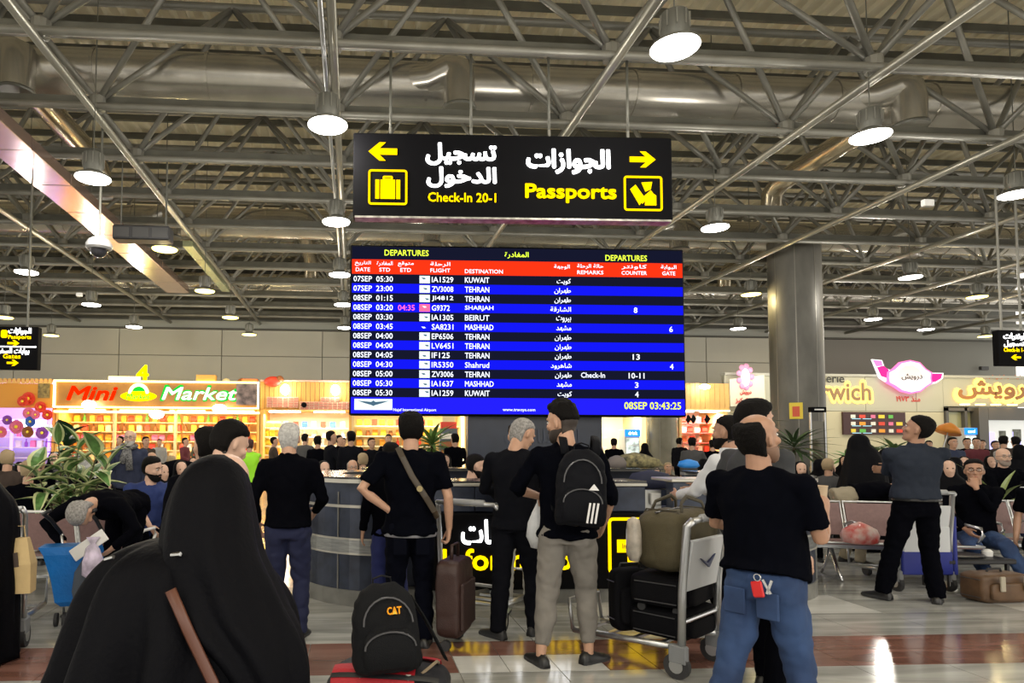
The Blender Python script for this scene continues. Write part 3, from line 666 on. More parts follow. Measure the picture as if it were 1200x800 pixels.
def flower(x, y, z, c, s, label):
    f = empty('artificial_flower', (x, y, z), label=label, cat='flower', group='flowers hung in the violet-lit stall')
    for ring, (n, r, tilt) in enumerate(((7, .16, .35), (5, .09, .8))):
        for i in range(n):
            a = 2*pi*i/n+ring*.4; pr = MB()
            rows_ = []
            for k, (d, wd) in enumerate(((0, .02), (.4, .09), (.8, .10), (1, .03))):
                rows_.append([(u*wd, -.015-k*.02*tilt, d*r) for u in (-1, 0, 1)]+[(u*wd*.9, .0-k*.02*tilt, d*r) for u in (1, 0, -1)])
            pr.rings(rows_); pr.xf(M.Rotation(a, 4, 'Y')); pr.build('petal', PMAT[c], f)
    MB().ell((0, -.05, 0), (.04, .04, .04), 8, 5).build('flower_centre', PMAT['yellow'], f); f.scale = (s,)*3
for i, (px, py, c, s) in enumerate([(34, 457+10, 'red', 1.5), (48, 477, 'red', 1.3), (56, 486, 'red', 1.2), (34, 484, 'pink', 1.3), (20, 500, 'pink', 1.6), (2, 506, 'pink', 1.3), (9, 492, 'purple', 1.1), (36, 494, 'blue', 1.2), (33, 506, 'brown', 1.3), (50, 507, 'purple', 1.4), (27, 470, 'red', 1.2), (42, 486, 'pink', 1.0)]):
    p = at(px, py, YS-.15-.02*i); flower(p.x, p.y, p.z, c, s, ['large ', 'small '][s < 1.25]+c+' artificial flower at the front of the violet-lit stall')
MB().box((X(52)-t.location.x, -.12, Z(462)), (.42, .03, .6)).build('picture_panel', mat('framed_panel', (.25, .18, .06), .4, var=.5, scale=9), t)
# --- 2: the mini market
t, W, zt = shop_box('market_shop', 'big grocery shop with long lit sign in red and green letters', 65, 304, 482, (.8, .45, .1), light=(1, .72, .32), power=480, backcol=(.85, .6, .25))
ox = t.location.x
sx0, sx1 = -W/2, W/2; sz0, sz1 = Z(481), Z(452)
MB().box((0, -.1, (sz0+sz1)/2), (W, .2, sz1-sz0)).build('sign_board', mat('sign_ochre_glow', (.34, .15, .03), .5, var=.2, scale=2, emit=.12), t)  # faint glow added to the ochre board, which is no lamp itself
TUBE = glow('sign_tube', (1, .86, .35), 4.5)
for (c, d) in (((0, -.24, sz1), (W, .06, .06)), ((0, -.24, sz0), (W, .06, .05)), ((sx0+.03, -.24, (sz0+sz1)/2), (.07, .06, sz1-sz0)), ((sx1-.03, -.24, (sz0+sz1)/2), (.06, .06, sz1-sz0))): MB().box(c, d).build('neon_tube', TUBE, t)
RN = glow('neon_red', (1, .02, .0), 1.1); GN = glow('neon_green', (.01, .55, .04), 1.1); WN = glow('neon_white', (1, 1, .85), 1.5); YN = glow('neon_yellow', (.95, .9, 0), 2)
def mk(body, pa, pb, ya, yb, m_, y=-.22, bold=.03, shear=.25):
    return letter(t, body, X((pa+pb)/2)-ox, Z((ya+yb)/2), y, m_, width=(pb-pa)*UP, height=(yb-ya)*UP, bold=bold, shear=shear, ext=.01)
mk('Mini', 82, 137, 458, 473, RN, bold=.04); mk('Market', 191, 279, 456, 473, GN, y=-.205, bold=.05); mk('Market', 193, 277, 458, 472, WN, y=-.24, bold=.02)
cx = X(164)-ox; cz = Z(468)
b = MB().rings([[(cx+cos(a*pi/12)*.66*k, y, cz+sin(a*pi/12)*.2*k-(0.03 if sin(a*pi/12) > 0 else 0)) for a in range(24)] for y, k in ((-.21, .9), (-.25, 1), (-.28, .9))]); b.build('logo_bag', YN, t)
b = MB().tube([(cx+cos(R(a))*.32, -.25, cz+.08+sin(R(a))*.33) for a in range(0, 181, 20)], .06, 8); b.build('logo_handle', glow('logo_handle_glow', (.85, 1, .45), 3), t)
b = MB().prism([(cx+cos(R(a))*.22, cz+.14+sin(R(a))*.2) for a in range(0, 181, 20)], 'y', -.24, -.22); b.build('logo_inside', GN, t)
letter(t, 'Market', cx, cz-.03, -.30, GN, width=.85, height=.2, bold=.02, shear=.2)
MB().box((X(290)-ox, -.23, Z(465)), (.78, .04, .8)).build('picture_panel', mat('dark_picture', (.14, .10, .10), .4, var=.8, scale=4), t)
for (px, py) in ((110, 479), (188, 489), (260, 482)):
    MB().ell((X(px)-ox, -.5, Z(py)), (.26, .18, .16), 16, 8).build('floodlight_lens', glow('flood_white', (1, .97, .85), 20), t)
    MB().box((X(px)-ox, -.42, Z(py)+.14), (.3, .25, .06)).build('floodlight_case', STEEL, t)
    point('shop_flood', (X(px), YS-.75, Z(py)-.2), 8, (1, .85, .6), .15)
MB().box((0, -.05, Z(486)), (W, .3, .08)).build('lintel_lamp', glow('lintel', (1, .8, .4), 2), t)
for px in (132, 204, 303, 66): MB().box((X(px)-ox, .2, zt/2), (.09, .12, zt)).build('upright', mat('cream_frame', (.75, .55, .28), .5), t)
for pa, pb in ((70, 131), (134, 203), (206, 301)):
    shelves(t, W, (.85, 1.2, 1.55, 1.92, 2.28), 1.2, .45, mat('shelf_cream', (.8, .62, .32), .5), X(pa)-ox, X(pb)-ox)
SEQ = [[('packet', 'red'), ('packet', 'orange'), ('carton', 'cream'), ('packet', 'yellow'), ('packet', 'orange')], [('carton', 'orange'), ('jar', 'brown'), ('packet', 'red'), ('carton', 'white')], [('packet', 'pink'), ('packet', 'pink'), ('packet', 'red'), ('carton', 'orange'), ('packet', 'orange')],
       [('carton', 'cream'), ('carton', 'red'), ('bottle', 'brown'), ('carton', 'yellow')], [('packet', 'yellow'), ('bottle', 'green'), ('carton', 'orange'), ('packet', 'red')]]
for i, z in enumerate((.85, 1.2, 1.55, 1.92, 2.28)): stock(t, SEQ[i], z, 1.15, -W/2+.3, W/2-.3, 'on shelf %s of the big grocery shop' % ['at the very bottom', 'second from below', 'in the middle', 'fourth from below', 'at the top'][i], .29)
# things on top of the sign
def box_thing(nm, px, py, wp, hp, c, lb, Y=YS-.05, d=.3, cat=None, rz=0):
    p = at(px, py+hp/2, Y); o = MB().box((0, 0, hp*UP/2), (wp*UP, d, hp*UP), bev=.015).build(nm, mat(nm+lb[:9].replace(' ', '_'), c, .5), loc=p); o.rotation_euler[2] = rz; tag(o, lb, cat or 'box'); return o
p = at(86, 452, YS+.1)
f = empty('folded_sign_board', p, label='yellow slanted board standing on the left end of the market sign', cat='board')
MB().prism([(-.5, 0), (.45, 0), (.33, .22), (-.2, .22)], 'y', -.03, .03).build('board', mat('yellow_board', (.8, .45, .08), .5), f); MB().box((.1, -.04, .1), (.2, .02, .05)).build('dark_mark', SIGNB, f)
p = at(146, 443, YS+.2); o = MB().box((0, 0, 0), (1.15, .08, .12)).build('tube_light', glow('tube_yellow', (1, .82, .3), 5), loc=p); tag(o, 'bright yellow tube light lying left of the number 4', 'lamp')
MB().box((0, .0, -.2), (.05, .05, .4)).build('tube_bracket', STEELD, o)
n4 = empty('number_sign', at(167, 437, YS+.15), label='glowing yellow number 4 standing on top of the market sign', cat='sign')
letter(n4, '4', 0, 0, 0, YN, width=.40, height=.58, bold=.03, ext=.03); MB().box((0, .03, -.42), (.05, .05, .5)).build('post', STEELD, n4)
box_thing('storage_box', 242, 443, 22, 7, (.85, .42, .08), 'orange box lying on the market roof, right of the number 4'); box_thing('storage_box', 293, 447, 18, 6, (.85, .2, .05), 'red box on the right end of the market sign')
p = at(320, 452, YS-.3); bl = empty('stuffed_toy', p, label='red rounded stuffed toy on the stall roof, right of the market sign', cat='toy')
MB().ell((0, 0, .16), (.34, .2, .20), 16, 9).build('toy_body', PMAT['red'], bl, smooth=True); MB().ell((.25, -.05, .24), (.15, .13, .14), 12, 8).build('toy_head', PMAT['brown'], bl, smooth=True)
for (px, py, c) in ((265, 446, 'cream'), (283, 446, 'brown')):
    p = at(px, 451, YS+.1); o = MB().ell((0, 0, .12), (.16, .14, .14), 12, 8).build('bundle', PMAT[c], loc=p, smooth=True); tag(o, c+' soft bundle lying on top of the market sign', 'bundle')
# --- 3: stall with baskets
t, W, zt = shop_box('basket_stall', 'stall with slatted wooden top and brick-patterned baskets, right of the big grocery shop', 305, 412, 482, (.75, .42, .1), light=(1, .9, .7), power=420, backcol=(.95, .9, .7)); ox = t.location.x
fz0, fz1 = Z(481), Z(450)
for i in range(int(W/.17)): MB().box((-W/2+.17*(i+.5), -.1, (fz0+fz1)/2), (.155, .12, fz1-fz0)).build('slat', mat('warm_slat', (.62, .32, .07), .5), t)
MB().box((0, -.1, fz1+.02), (W, .2, .06)).build('top_rail', mat('pinkish_rail', (.8, .45, .35), .5), t)
for px in (335, 393):
    MB().ell((X(px)-ox, -.45, Z(460)), (.16, .12, .2), 14, 8).build('floodlight_lens', glow('flood_white', (1, .97, .85), 20), t)
    point('shop_flood', (X(px), YS-.75, Z(463)), 14, (1, .82, .5), .15)
for (pa, pb, ya, yb) in ((314, 350, 468, 480), (352, 411, 473, 482), (376, 398, 468, 473)):
    nx = int((pb-pa)*UP/.17); nz = max(1, int((yb-ya)*UP/.09))
    ow = MB().box((X((pa+pb)/2)-ox, -.30, Z((ya+yb)/2)), ((pb-pa)*UP, .1, (yb-ya)*UP)).build('basket_band', mat('band_cream', (.8, .6, .45), .6), t)
    for i in range(nx):
        for k in range(nz):
            MB().box((X(pa)-ox+(i+.5)*(pb-pa)*UP/nx, -.37, Z(yb)+(k+.5)*(yb-ya)*UP/nz), ((pb-pa)*UP/nx*.78, .05, (yb-ya)*UP/nz*.72)).build('brick', mat('pink_brick', (.55, .22, .16), .6), ow)
MB().tube([(X(357)-ox, -.5, Z(477)), (X(357)-ox, -.42, Z(477))], .1, 14).build('round_emblem', SIGNB, t)
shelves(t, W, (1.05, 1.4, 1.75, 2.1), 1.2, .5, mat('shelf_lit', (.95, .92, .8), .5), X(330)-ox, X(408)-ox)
shelves(t, W, (1.05, 1.4, 1.75, 2.1), .8, .4, None, X(308)-ox, X(326)-ox)
for z, s in ((1.05, [('carton', 'cream'), ('carton', 'white')]), (1.4, [('carton', 'white'), ('bottle', 'cream')]), (1.75, [('jar', 'white'), ('carton', 'cream')]), (2.1, [('carton', 'white'), ('packet', 'red'), ('packet', 'blue')])): stock(t, s, z, 1.2, X(331)-ox, X(406)-ox, 'on the bright white shelves of the basket stall', .36)
for z in (1.05, 1.4, 1.75, 2.1): stock(t, [('packet', 'yellow'), ('packet', 'yellow'), ('packet', 'orange')], z, .8, X(309)-ox, X(325)-ox, 'on the narrow rack left in the basket stall', .22)
# --- 4: shop seen under the board
t, W, zt = shop_box('snack_shop', 'shop seen below the departures board, warm crowded shelves and a red poster', 412, 546, 478, (.75, .55, .25), light=(1, .85, .5), power=380, backcol=(.85, .7, .4)); ox = t.location.x
shelves(t, W, (1.0, 1.4, 1.8, 2.2), 1.2, .5)
for z, s in ((1.0, [('packet', 'yellow'), ('packet', 'red'), ('carton', 'cream')]), (1.4, [('packet', 'orange'), ('packet', 'cream'), ('bottle', 'red')]), (1.8, [('packet', 'yellow'), ('jar', 'brown'), ('packet', 'orange')]), (2.2, [('packet', 'orange'), ('packet', 'yellow'), ('carton', 'red')])): stock(t, s, z, 1.2, -W/2+.3, X(512)-ox, 'in the shop seen below the departures board', .31)
MB().box((X(526)-ox, .1, Z(500)), (.62, .05, .36)).build('red_poster', PMAT['red'], t); MB().box((X(526)-ox, .1, Z(490)), (.5, .05, .30)).build('cream_poster', PMAT['cream'], t)
MB().box((X(526)-ox, .2, 1.05), (.66, .4, 2.1)).build('rack_frame', mat('rack_dark', (.10, .12, .16), .5), t)
for z in (1.2, 1.5, 1.8): MB().box((X(526)-ox, -.02, z), (.58, .05, .2)).build('rack_pack', PMAT['brown' if z < 1.6 else 'white'], t)
MB().box((X(542)-ox, -.05, 1.4), (.12, .1, 2.8)).build('lit_post', glow('lit_post', (1, .8, .4), 2.5), t)
# --- 5: shop right of the panel
t, W, zt = shop_box('drinks_shop', 'brightly lit shop with green and white shelves between board panel and the far column', 665, 757, 476, (.7, .6, .35), light=(1, .93, .75), power=360, backcol=(.9, .85, .65)); ox = t.location.x
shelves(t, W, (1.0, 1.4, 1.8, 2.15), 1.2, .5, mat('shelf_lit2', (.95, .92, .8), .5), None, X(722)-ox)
for z, s in ((1.0, [('carton', 'white')]), (1.4, [('bottle', 'blue'), ('carton', 'white'), ('bottle', 'white')]), (1.8, [('bottle', 'green'), ('bottle', 'green'), ('carton', 'yellow')]), (2.15, [('packet', 'orange'), ('packet', 'brown'), ('packet', 'yellow')])): stock(t, s, z, 1.2, -W/2+.3, X(720)-ox, 'on the shelves of the shop beside the far column', .27)
MB().box((X(754)-ox, -.05, 1.45), (.12, .1, 2.9)).build('lit_post', glow('lit_post2', (1, .62, .2), 2.2), t)
def fridge(px, py0, py1, wp, label, body):
    p = at(px, py0, YS-.4); h = Z(py0); f = empty('drinks_fridge', (p.x, YS-.4, 0), label=label, cat='fridge'); w_ = wp*UP; hh = at(px, py0, YS-.4).z
    MB().box((0, .3, hh/2), (w_, .6, hh), bev=.02).build('fridge_body', mat('fridge_grey', (.5, .5, .5), .4), f)
    MB().box((0, -.02, hh-.14), (w_, .06, .26)).build('top_banner', glow('fridge_blue', (.02, .22, .85), 1.6), f)
    letter(f, body, 0, hh-.14, -.055, glow('fridge_letter', (.8, .95, 1), 2), width=w_*.6, height=.13, bold=.03)
    MB().box((0, -.02, (hh-.3)/2), (w_*.86, .03, hh-.36)).build('lit_door', mat('fridge_inside', (.55, .65, .6), .2, emit=.7, var=.6, scale=5), f)
    for k in range(4): MB().box((0, -.05, .4+k*.36), (w_*.8, .03, .03)).build('shelf', WHITE, f)
fridge(741, 503, 545, 18, 'drinks fridge with blue top banner beside the far column', 'drink')
# --- 6: red and white stall with wood fascia
t, W, zt = shop_box('gift_stall', 'bright stall with honey-coloured wood fascia and red and white shelves, left of the round column', 796, 853, 478, (.75, .5, .2), light=(1, .96, .88), power=330, backcol=(.95, .92, .88)); ox = t.location.x
for i in range(10): MB().box((-W/2+W/10*(i+.5), -.1, (Z(479)+Z(447))/2), (W/10-.012, .1, Z(447)-Z(479))).build('fascia_plank', mat('honey_wood', (.68, .40, .12), .45, var=.12, scale=3), t)
MB().box((0, -.14, Z(479.5)), (W, .06, .05)).build('light_strip', glow('strip_cream', (1, .85, .55), 4), t)
MB().ell((X(819)-ox, -.5, Z(452)), (.2, .15, .09), 14, 8).build('floodlight_lens', glow('flood_white', (1, .97, .85), 20), t); point('shop_flood', (X(819), YS-.7, Z(455)), 12, (1, .9, .7), .15)
shelves(t, W, (1.2, 1.6, 2.0, 2.4), 1.2, .5, mat('shelf_red', (.8, .1, .08), .5))
for z, s in ((1.2, [('carton', 'white'), ('carton', 'red')]), (1.6, [('carton', 'red'), ('jar', 'white'), ('carton', 'brown')]), (2.0, [('packet', 'white'), ('packet', 'red')]), (2.4, [('carton', 'brown'), ('carton', 'white'), ('packet', 'red')])): stock(t, s, z, 1.2, -W/2+.2, W/2-.2, 'in the red and white stall left of the round column', .3)
for px in (806, 812, 828): MB().prism([(X(px)-ox-.1, Z(490)), (X(px)-ox, Z(484)), (X(px)-ox+.14, Z(489)), (X(px)-ox, Z(495))], 'y', -.05, 0).build('hanging_bag', SIGNB, t)
MB().box((0, -.1, .55), (W, .2, 1.1)).build('stall_base', mat('stall_base_brown', (.10, .07, .05), .5), t)

# --- 7: pastry shop wall on the right
CREAM = mat('cream_wall', (.50, .49, .38), .6); 
w7 = empty('shop_wall', (0, YS+.3, 0), kind='structure')
def wbox(nm, m_, pa, pb, ya, yb, y0=0., d=.2, zb=None):
    z1 = Z(ya); z0 = Z(yb) if zb is None else zb
    return MB().box(((X(pa)+X(pb))/2, y0, (z0+z1)/2), (X(pb)-X(pa), d, z1-z0)).build(nm, m_, w7)
for a, b_ in ((853, 915), (960, 1020), (1020, 1080), (1080, 1112)): wbox('upper_panel', CREAM, a+.3, b_-.3, 436, 478)
for a, b_ in ((853, 915), (960, 1040), (1040, 1112)): wbox('lower_panel', mat('warm_cream_wall', (.58, .53, .36), .6), a+.3, b_-.3, 478.5, 0, zb=0)
wbox('upper_panel', CREAM, 1112, 1230, 436, 471); wbox('cornice', mat('cornice', (.5, .49, .42), .5), 853, 1230, 433, 436, 0, .35)
DKF = mat('dark_frame', (.09, .085, .075), .4)
wbox('door_post', DKF, 1112, 1115, 473, 0, -.05, .3, 0); wbox('door_post', DKF, 1134, 1137, 473, 0, -.05, .3, 0); wbox('door_head', DKF, 1112, 1146, 473, 477, -.05, .3)
wbox('door_glass', mat('greenish_glass', (.36, .36, .20), .15), 1115, 1134, 478, 0, 0, .05, 0); wbox('side_glass', mat('greenish_glass', (.36, .36, .20), .15), 1137, 1146, 478, 0, 0, .05, 0)
wbox('door_backing', mat('door_backing', (.22, .22, .13), .5), 1112, 1150, 471, 0, .25, .05, 0)
wbox('portal_post', DKF, 1145, 1156, 473, 0, -.2, .4, 0); wbox('portal_head', DKF, 1156.3, 1230, 473, 488, -.2, .4)
wbox('white_display', mat('white_display', (.72, .74, .72), .3, emit=.35), 1156, 1230, 488, 0, -.05, .1, 0)
for (a, b_, y0, y1) in ((1176, 1183, 501, 512), (1176, 1183, 515, 523), (1192, 1201, 499, 514)): wbox('display_poster', mat('display_dark', (.12, .13, .10), .4, var=.6, scale=6), a, b_, y0, y1, -.12, .04)
for (a, b_, y0, y1) in ((1158, 1170, 503, 535), (1192, 1201, 502, 530)): wbox('violet_panel', glow('violet_soft', (.55, .5, 1), 1.3), a, b_, y0, y1, -.115, .03)
area('shopfront_light', (X(1030), YS-1.6, 4.6), 8, .5, 60, (1, .9, .65), (R(15), 0, 0)); area('shopfront_light', (X(880), YS-1.2, 4.6), 2, .4, 30, (1, .93, .8), (R(15), 0, 0))
for i, px in enumerate((1125, 1143, 1161, 1180)):
    MB().box((X(px), -.55, Z(469.5)), (.30, .15, .05)).build('soffit_lamp', glow('soffit_amber', (1, .62, .2), 6), w7)
# lettering on it
def wall_sign(name, px, py, label, y=-.14): return empty(name, at(px, py, YS+.3+y), label=label, cat='sign')
def wl(t, body, pa, pb, ya, yb, m_, y=0, **k):
    c = t.location; q = at((pa+pb)/2, (ya+yb)/2, c.y); s = c.y/770
    return letter(t, body, q.x-c.x, q.z-c.z, y, m_, width=(pb-pa)*s, height=(yb-ya)*s, **k)
HALO = glow('amber_halo', (1, .62, .12), 2.3); BRN = mat('brown_letter', (.42, .17, .03), .4); 
t = wall_sign('lettered_sign', 995, 455, 'shop sign of large amber-lit Latin letters under small black ones, half behind the round column')
wl(t, 'Patisserie', 935, 992, 438, 448, mat('black_letter', (.02, .02, .02), .4), bold=.01, align='CENTER')
wl(t, 'Darwich', 924, 1026, 446, 471, HALO, .0, bold=.09); wl(t, 'Darwich', 926, 1024, 448, 469, mat('beige_letter', (.34, .20, .09), .4), -.04, bold=.03)
t = wall_sign('script_sign', 1160, 456, 'large amber-lit Arabic script shop sign at the right edge')
wl(t, ar('درويش'), 1113, 1226, 443, 471, HALO, 0, bold=.11); wl(t, ar('درويش'), 1116, 1223, 446, 468, BRN, -.05, bold=.045)
wl(t, ar('حلويات ومكوفي شوب'), 1150, 1202, 439, 445, mat('orange_letter', (.75, .18, .03), .4), -.02, bold=.02)
t = wall_sign('scroll_sign', 1066, 443, 'pink and white glowing scroll-shaped shop sign with Arabic name', -.3)
s = (YS)/770
def sp_(pts, m_, y0, y1, nm): MB().prism([((px-1066)*s, (443-py)*s) for px, py in pts], 'y', y0, y1).build(nm, m_, t)
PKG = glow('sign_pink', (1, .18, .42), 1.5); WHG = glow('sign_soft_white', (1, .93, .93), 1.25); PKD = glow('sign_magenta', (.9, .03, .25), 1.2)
body = [(1037, 436), (1045, 432), (1054, 424), (1066, 421.5), (1078, 424), (1086, 432), (1093, 436), (1092, 443), (1093, 449), (1086, 453), (1078, 459), (1066, 461.5), (1054, 459), (1045, 453), (1037, 449), (1036, 443)]
def grow(pts, k): return [(1066+(x-1066)*k, 442+(y-442)*k) for x, y in pts]
sp_(grow(body, 1.05), PKG, -.06, .05, 'scroll_edge'); sp_(grow(body, .95), WHG, -.08, -.06, 'scroll_face')
sp_([(1046, 443), (1050, 434), (1058, 428), (1068, 427), (1077, 432), (1082, 441), (1076, 444), (1056, 446)], mat('face_grey', (.55, .48, .48), .4, emit=.6), -.085, -.08, 'scroll_grey_patch')  # greyer patch on the scroll face
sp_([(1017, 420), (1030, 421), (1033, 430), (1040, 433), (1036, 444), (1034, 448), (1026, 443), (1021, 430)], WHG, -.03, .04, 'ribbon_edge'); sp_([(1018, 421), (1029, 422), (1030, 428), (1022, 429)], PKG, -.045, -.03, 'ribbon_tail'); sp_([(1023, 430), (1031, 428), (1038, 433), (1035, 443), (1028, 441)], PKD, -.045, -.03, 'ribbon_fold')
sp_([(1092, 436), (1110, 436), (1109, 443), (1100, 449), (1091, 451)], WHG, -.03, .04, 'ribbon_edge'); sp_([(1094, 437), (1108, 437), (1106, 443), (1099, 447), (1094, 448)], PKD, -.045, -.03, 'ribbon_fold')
wl(t, ar('درويش'), 1053, 1080, 438, 446, mat('dark_letter', (.04, .03, .02), .4), -.1, bold=.02)
t = wall_sign('founded_sign', 1065, 467, 'red Arabic year lettering under the pink scroll sign', -.12)
wl(t, '١٩٧٣ '+ar('منذ'), 1049, 1080, 464, 470.5, mat('red_letter', (.6, .05, .04), .4), 0, bold=.03)
t = wall_sign('menu_board', 1024, 496, 'dark menu board with rows of small food pictures on the cream wall', -.16)
MB().box((0, 0, 0), (81*s, .08, 28*s)).build('board', mat('menu_dark', (.045, .012, .012), .4), t)
mc = [PMAT['white'], PMAT['green'], PMAT['red'], PMAT['white'], PMAT['pink'], PMAT['orange'], PMAT['yellow']]
for r_ in range(3):
    for i, px in enumerate((996, 1008, 1022, 1033, 1045, 1056)):
        if r_ == 0 and i == 5: continue
        MB().box(((px-1024)*s, -.05, (8.5-r_*8.8)*s), ((8 if i % 2 else 6)*s, .02, 4.2*s), bev=.004).build('menu_picture', mc[(r_*3+i*2) % 7], t)
    for px in (1000, 1014): MB().box(((px-1024)*s, -.055, (5.6-r_*8.8)*s), (11*s, .02, .7*s)).build('menu_line', glow('menu_cyan', (.5, .9, 1), 1), t)
t = wall_sign('leaning_panel', 871, 457, 'cream panel with pink flower emblem and red Arabic lettering, left of the round column', -.45)
MB().prism([((853.5-871)*s, (457-444)*s), ((897-871)*s, (457-438)*s), ((898-871)*s, (457-473)*s), ((854-871)*s, (457-477)*s)], 'y', -.03, .03).build('panel_board', mat('cream_panel', (.72, .66, .50), .5), t)
MB().ell(((873-871)*s, -.06, (457-442)*s), (.19, .05, .38), 14, 8).build('emblem_face', WHG, t)
for i in range(9):
    a = i*2*pi/9; MB().ell(((873-871)*s+cos(a)*.26, -.05, (457-441)*s+sin(a)*.42), (.12, .04, .12), 8, 6).build('emblem_petal', mat('emblem_pink', (.6, .22, .35), .4, emit=.5), t)
wl(t, ar('درويش'), 866, 880, 457, 463, mat('red_letter', (.6, .05, .04), .4), -.06, bold=.03); wl(t, ar('كيك وكوكيز'), 860, 893, 466, 473, mat('red_letter', (.6, .05, .04), .4), -.06, bold=.03)
box_thing('wall_speaker', 1153, 431, 11, 5, (.03, .03, .03), 'small dark box fixed on the back wall above the amber script sign', Y=WY-.2, d=.15, cat='equipment box')
for px, lb in ((269, 'small dark camera on the back wall, left half'),): pass
fridge(1137, 501, 545, 15, 'drinks fridge with blue banner in front of the glass door at right', 'cool')
# wall glow above: yellow lamps light the wall by themselves
# --- fire notice on the column and glass stand
t = MB().box((0, 0, 0), (.30, .02, .42), bev=.004).build('fire_notice', mat('notice_yellow', (.85, .65, .05), .4), loc=(at(936, 481, YC).x-.43, YC-.508, at(917, 481, 16.2).z)); t.rotation_euler[2] = -R(40); tag(t, 'small yellow and white notice on the round column', 'notice')
MB().box((0, -.015, -.02), (.16, .01, .26)).build('notice_symbol', mat('notice_red', (.7, .1, .04), .4), t)
st = empty('glass_stand', at(960, 560, 14.2)*1, label='tall dark-framed glass stand with a small box on top, in front of the round column', cat='stand'); st.location.z = 0
h = at(960, 483, 14.2).z
for sx in (-.17, .17): MB().box((sx, 0, h/2), (.03, .04, h)).build('stand_post', ALU, st)
MB().box((0, .02, h/2-.1), (.30, .03, h-.2)).build('stand_pane', mat('tinted_pane', (.10, .09, .06), .12), st); MB().box((-.0, 0, h+.06), (.36, .12, .12), bev=.01).build('stand_box', SIGNB, st); MB().box((0, -.065, h+.06), (.22, .01, .03)).build('stand_text_line', WHITE, st)
# ================================================================ PEOPLE
def remeshed(mb, voxel, name, mats, smooth=2, folds=None, poly=None):
    me = mb.mesh('tmp', PLASTB)
    o = bpy.data.objects.new('tmp', me)
    r = o.modifiers.new('r', 'REMESH'); r.mode = 'VOXEL'; r.voxel_size = voxel; r.use_smooth_shade = True
    if smooth:
        sm = o.modifiers.new('s', 'SMOOTH'); sm.factor = .5; sm.iterations = smooth
    out = baked(o); out.name = name
    bpy.data.objects.remove(o); bpy.data.meshes.remove(me)
    if folds:
        amp, fr, st = folds; nz = NZ.noise; seed = random.uniform(0, 50)
        N_ = len(out.vertices); co = np.empty(N_*3, 'f'); no = np.empty(N_*3, 'f')
        out.vertices.foreach_get('co', co); out.vertex_normals.foreach_get('vector', no); co = co.reshape(-1, 3); no = no.reshape(-1, 3)
        d = np.array([nz(q)*.65+nz((q[0]*2.1, q[1]*2.1, q[2]*2.1))*.35 for q in zip(co[:, 0]*fr*st[0]+seed, co[:, 1]*fr*st[1], co[:, 2]*fr*st[2]+seed)])
        co += no*(amp*(np.abs(d)*2-.25))[:, None]; out.vertices.foreach_set('co', co.ravel()); out.update()
    out.materials.clear()
    if not isinstance(mats, (list, tuple)): mats = [mats]
    for m_ in mats: out.materials.append(m_)
    out.polygons.foreach_set('use_smooth', [True]*len(out.polygons)); out.update()
    return out
def ik(a, b, l1, l2, pole):
    d = b-a; L = d.length; L = max(min(L, (l1+l2)*.999), abs(l1-l2)*1.02+.01); dn = d.normalized(); b2 = a+dn*L
    x = (l1*l1-l2*l2+L*L)/(2*L); h = sqrt(max(l1*l1-x*x, 0)); p = V(pole); p = p-dn*p.dot(dn)
    if p.length < 1e-5: p = dn.orthogonal()
    return a+dn*x+p.normalized()*h, b2
def head_rings(mb, mtx, g=0, zlo=-9, zhi=9, front=None, back=1, top=0, n=20):
    prof0 = [(-.118, .020, .072, .035), (-.108, .036, .086, .005), (-.085, .051, .091, -.03), (-.055, .060, .090, -.062), (-.02, .066, .088, -.085), (.01, .071, .088, -.098), (.04, .075, .090, -.103), (.07, .073, .084, -.100), (.095, .063, .066, -.086), (.113, .045, .040, -.060), (.125, .018, .010, -.03)]
    rg = []; lo = max(zlo, -.118); hi = min(zhi, .125)
    def samp(z):
        for p, q in zip(prof0[:-1], prof0[1:]):
            if p[0] <= z <= q[0]: u = (z-p[0])/(q[0]-p[0]); return (z,)+tuple(a+(b-a)*u for a, b in zip(p[1:], q[1:]))
        return prof0[-1] if z > 0 else prof0[0]
    zs = sorted(set([lo, hi]+[lo+.008, lo+.02]*(zlo > -9)+[hi-.008]*(zhi < 9)+[p[0] for p in prof0 if lo < p[0] < hi])); g0 = g
    for z, hw, yf, yb in [samp(z) for z in zs]:
        g = g0
        if zlo > -9: g = min(g, -.004+(z-lo)/.02*(g0+.004))
        if zhi < 9: g = min(g, -.004+(hi-z)/.02*(g0+.004))
        zz = z*(1+g0*5)+top*max(z, 0)
        f = yf+g if front is None else front(z, yf+g); b = yb-g*back
        cy = (f+b)/2; ry = max((f-b)/2, .006); w_ = hw+g
        rg.append([mtx @ V((cos(2*pi*j/n)*w_, cy+sin(2*pi*j/n)*ry, zz)) for j in range(n)])
    mb.rings(rg)
def head_geo(mb, mtx, nose=1):
    head_rings(mb, mtx)
    T = lambda *p: mtx @ V(p)
    mb.cap_tube([T(0, .088, .022), T(0, .100, .0), T(0, .108, -.022)], [.009, .011, .013], 8); mb.cap_tube([T(-.014, .094, -.026), T(.014, .094, -.026)], [.010, .010], 8)
    mb.cap_tube([T(-.045, .080, .038), T(0, .090, .036), T(.045, .080, .038)], [.009, .010, .009], 8)
    mb.cap_tube([T(-.022, .086, -.053), T(0, .092, -.052), T(.022, .086, -.053)], [.007, .009, .007], 8)
    mb.ell(T(0, .078, -.098), (.024, .018, .016), 10, 6, mtx.to_3x3())
    for s in (-1, 1):
        mb.ell(T(s*.046, .062, -.012), (.022, .026, .022), 10, 6, mtx.to_3x3())
        mb.ell(T(s*.079, -.012, -.005), (.009, .019, .032), 10, 6, mtx.to_3x3() @ M.Rotation(s*.35, 3, 'Z'))
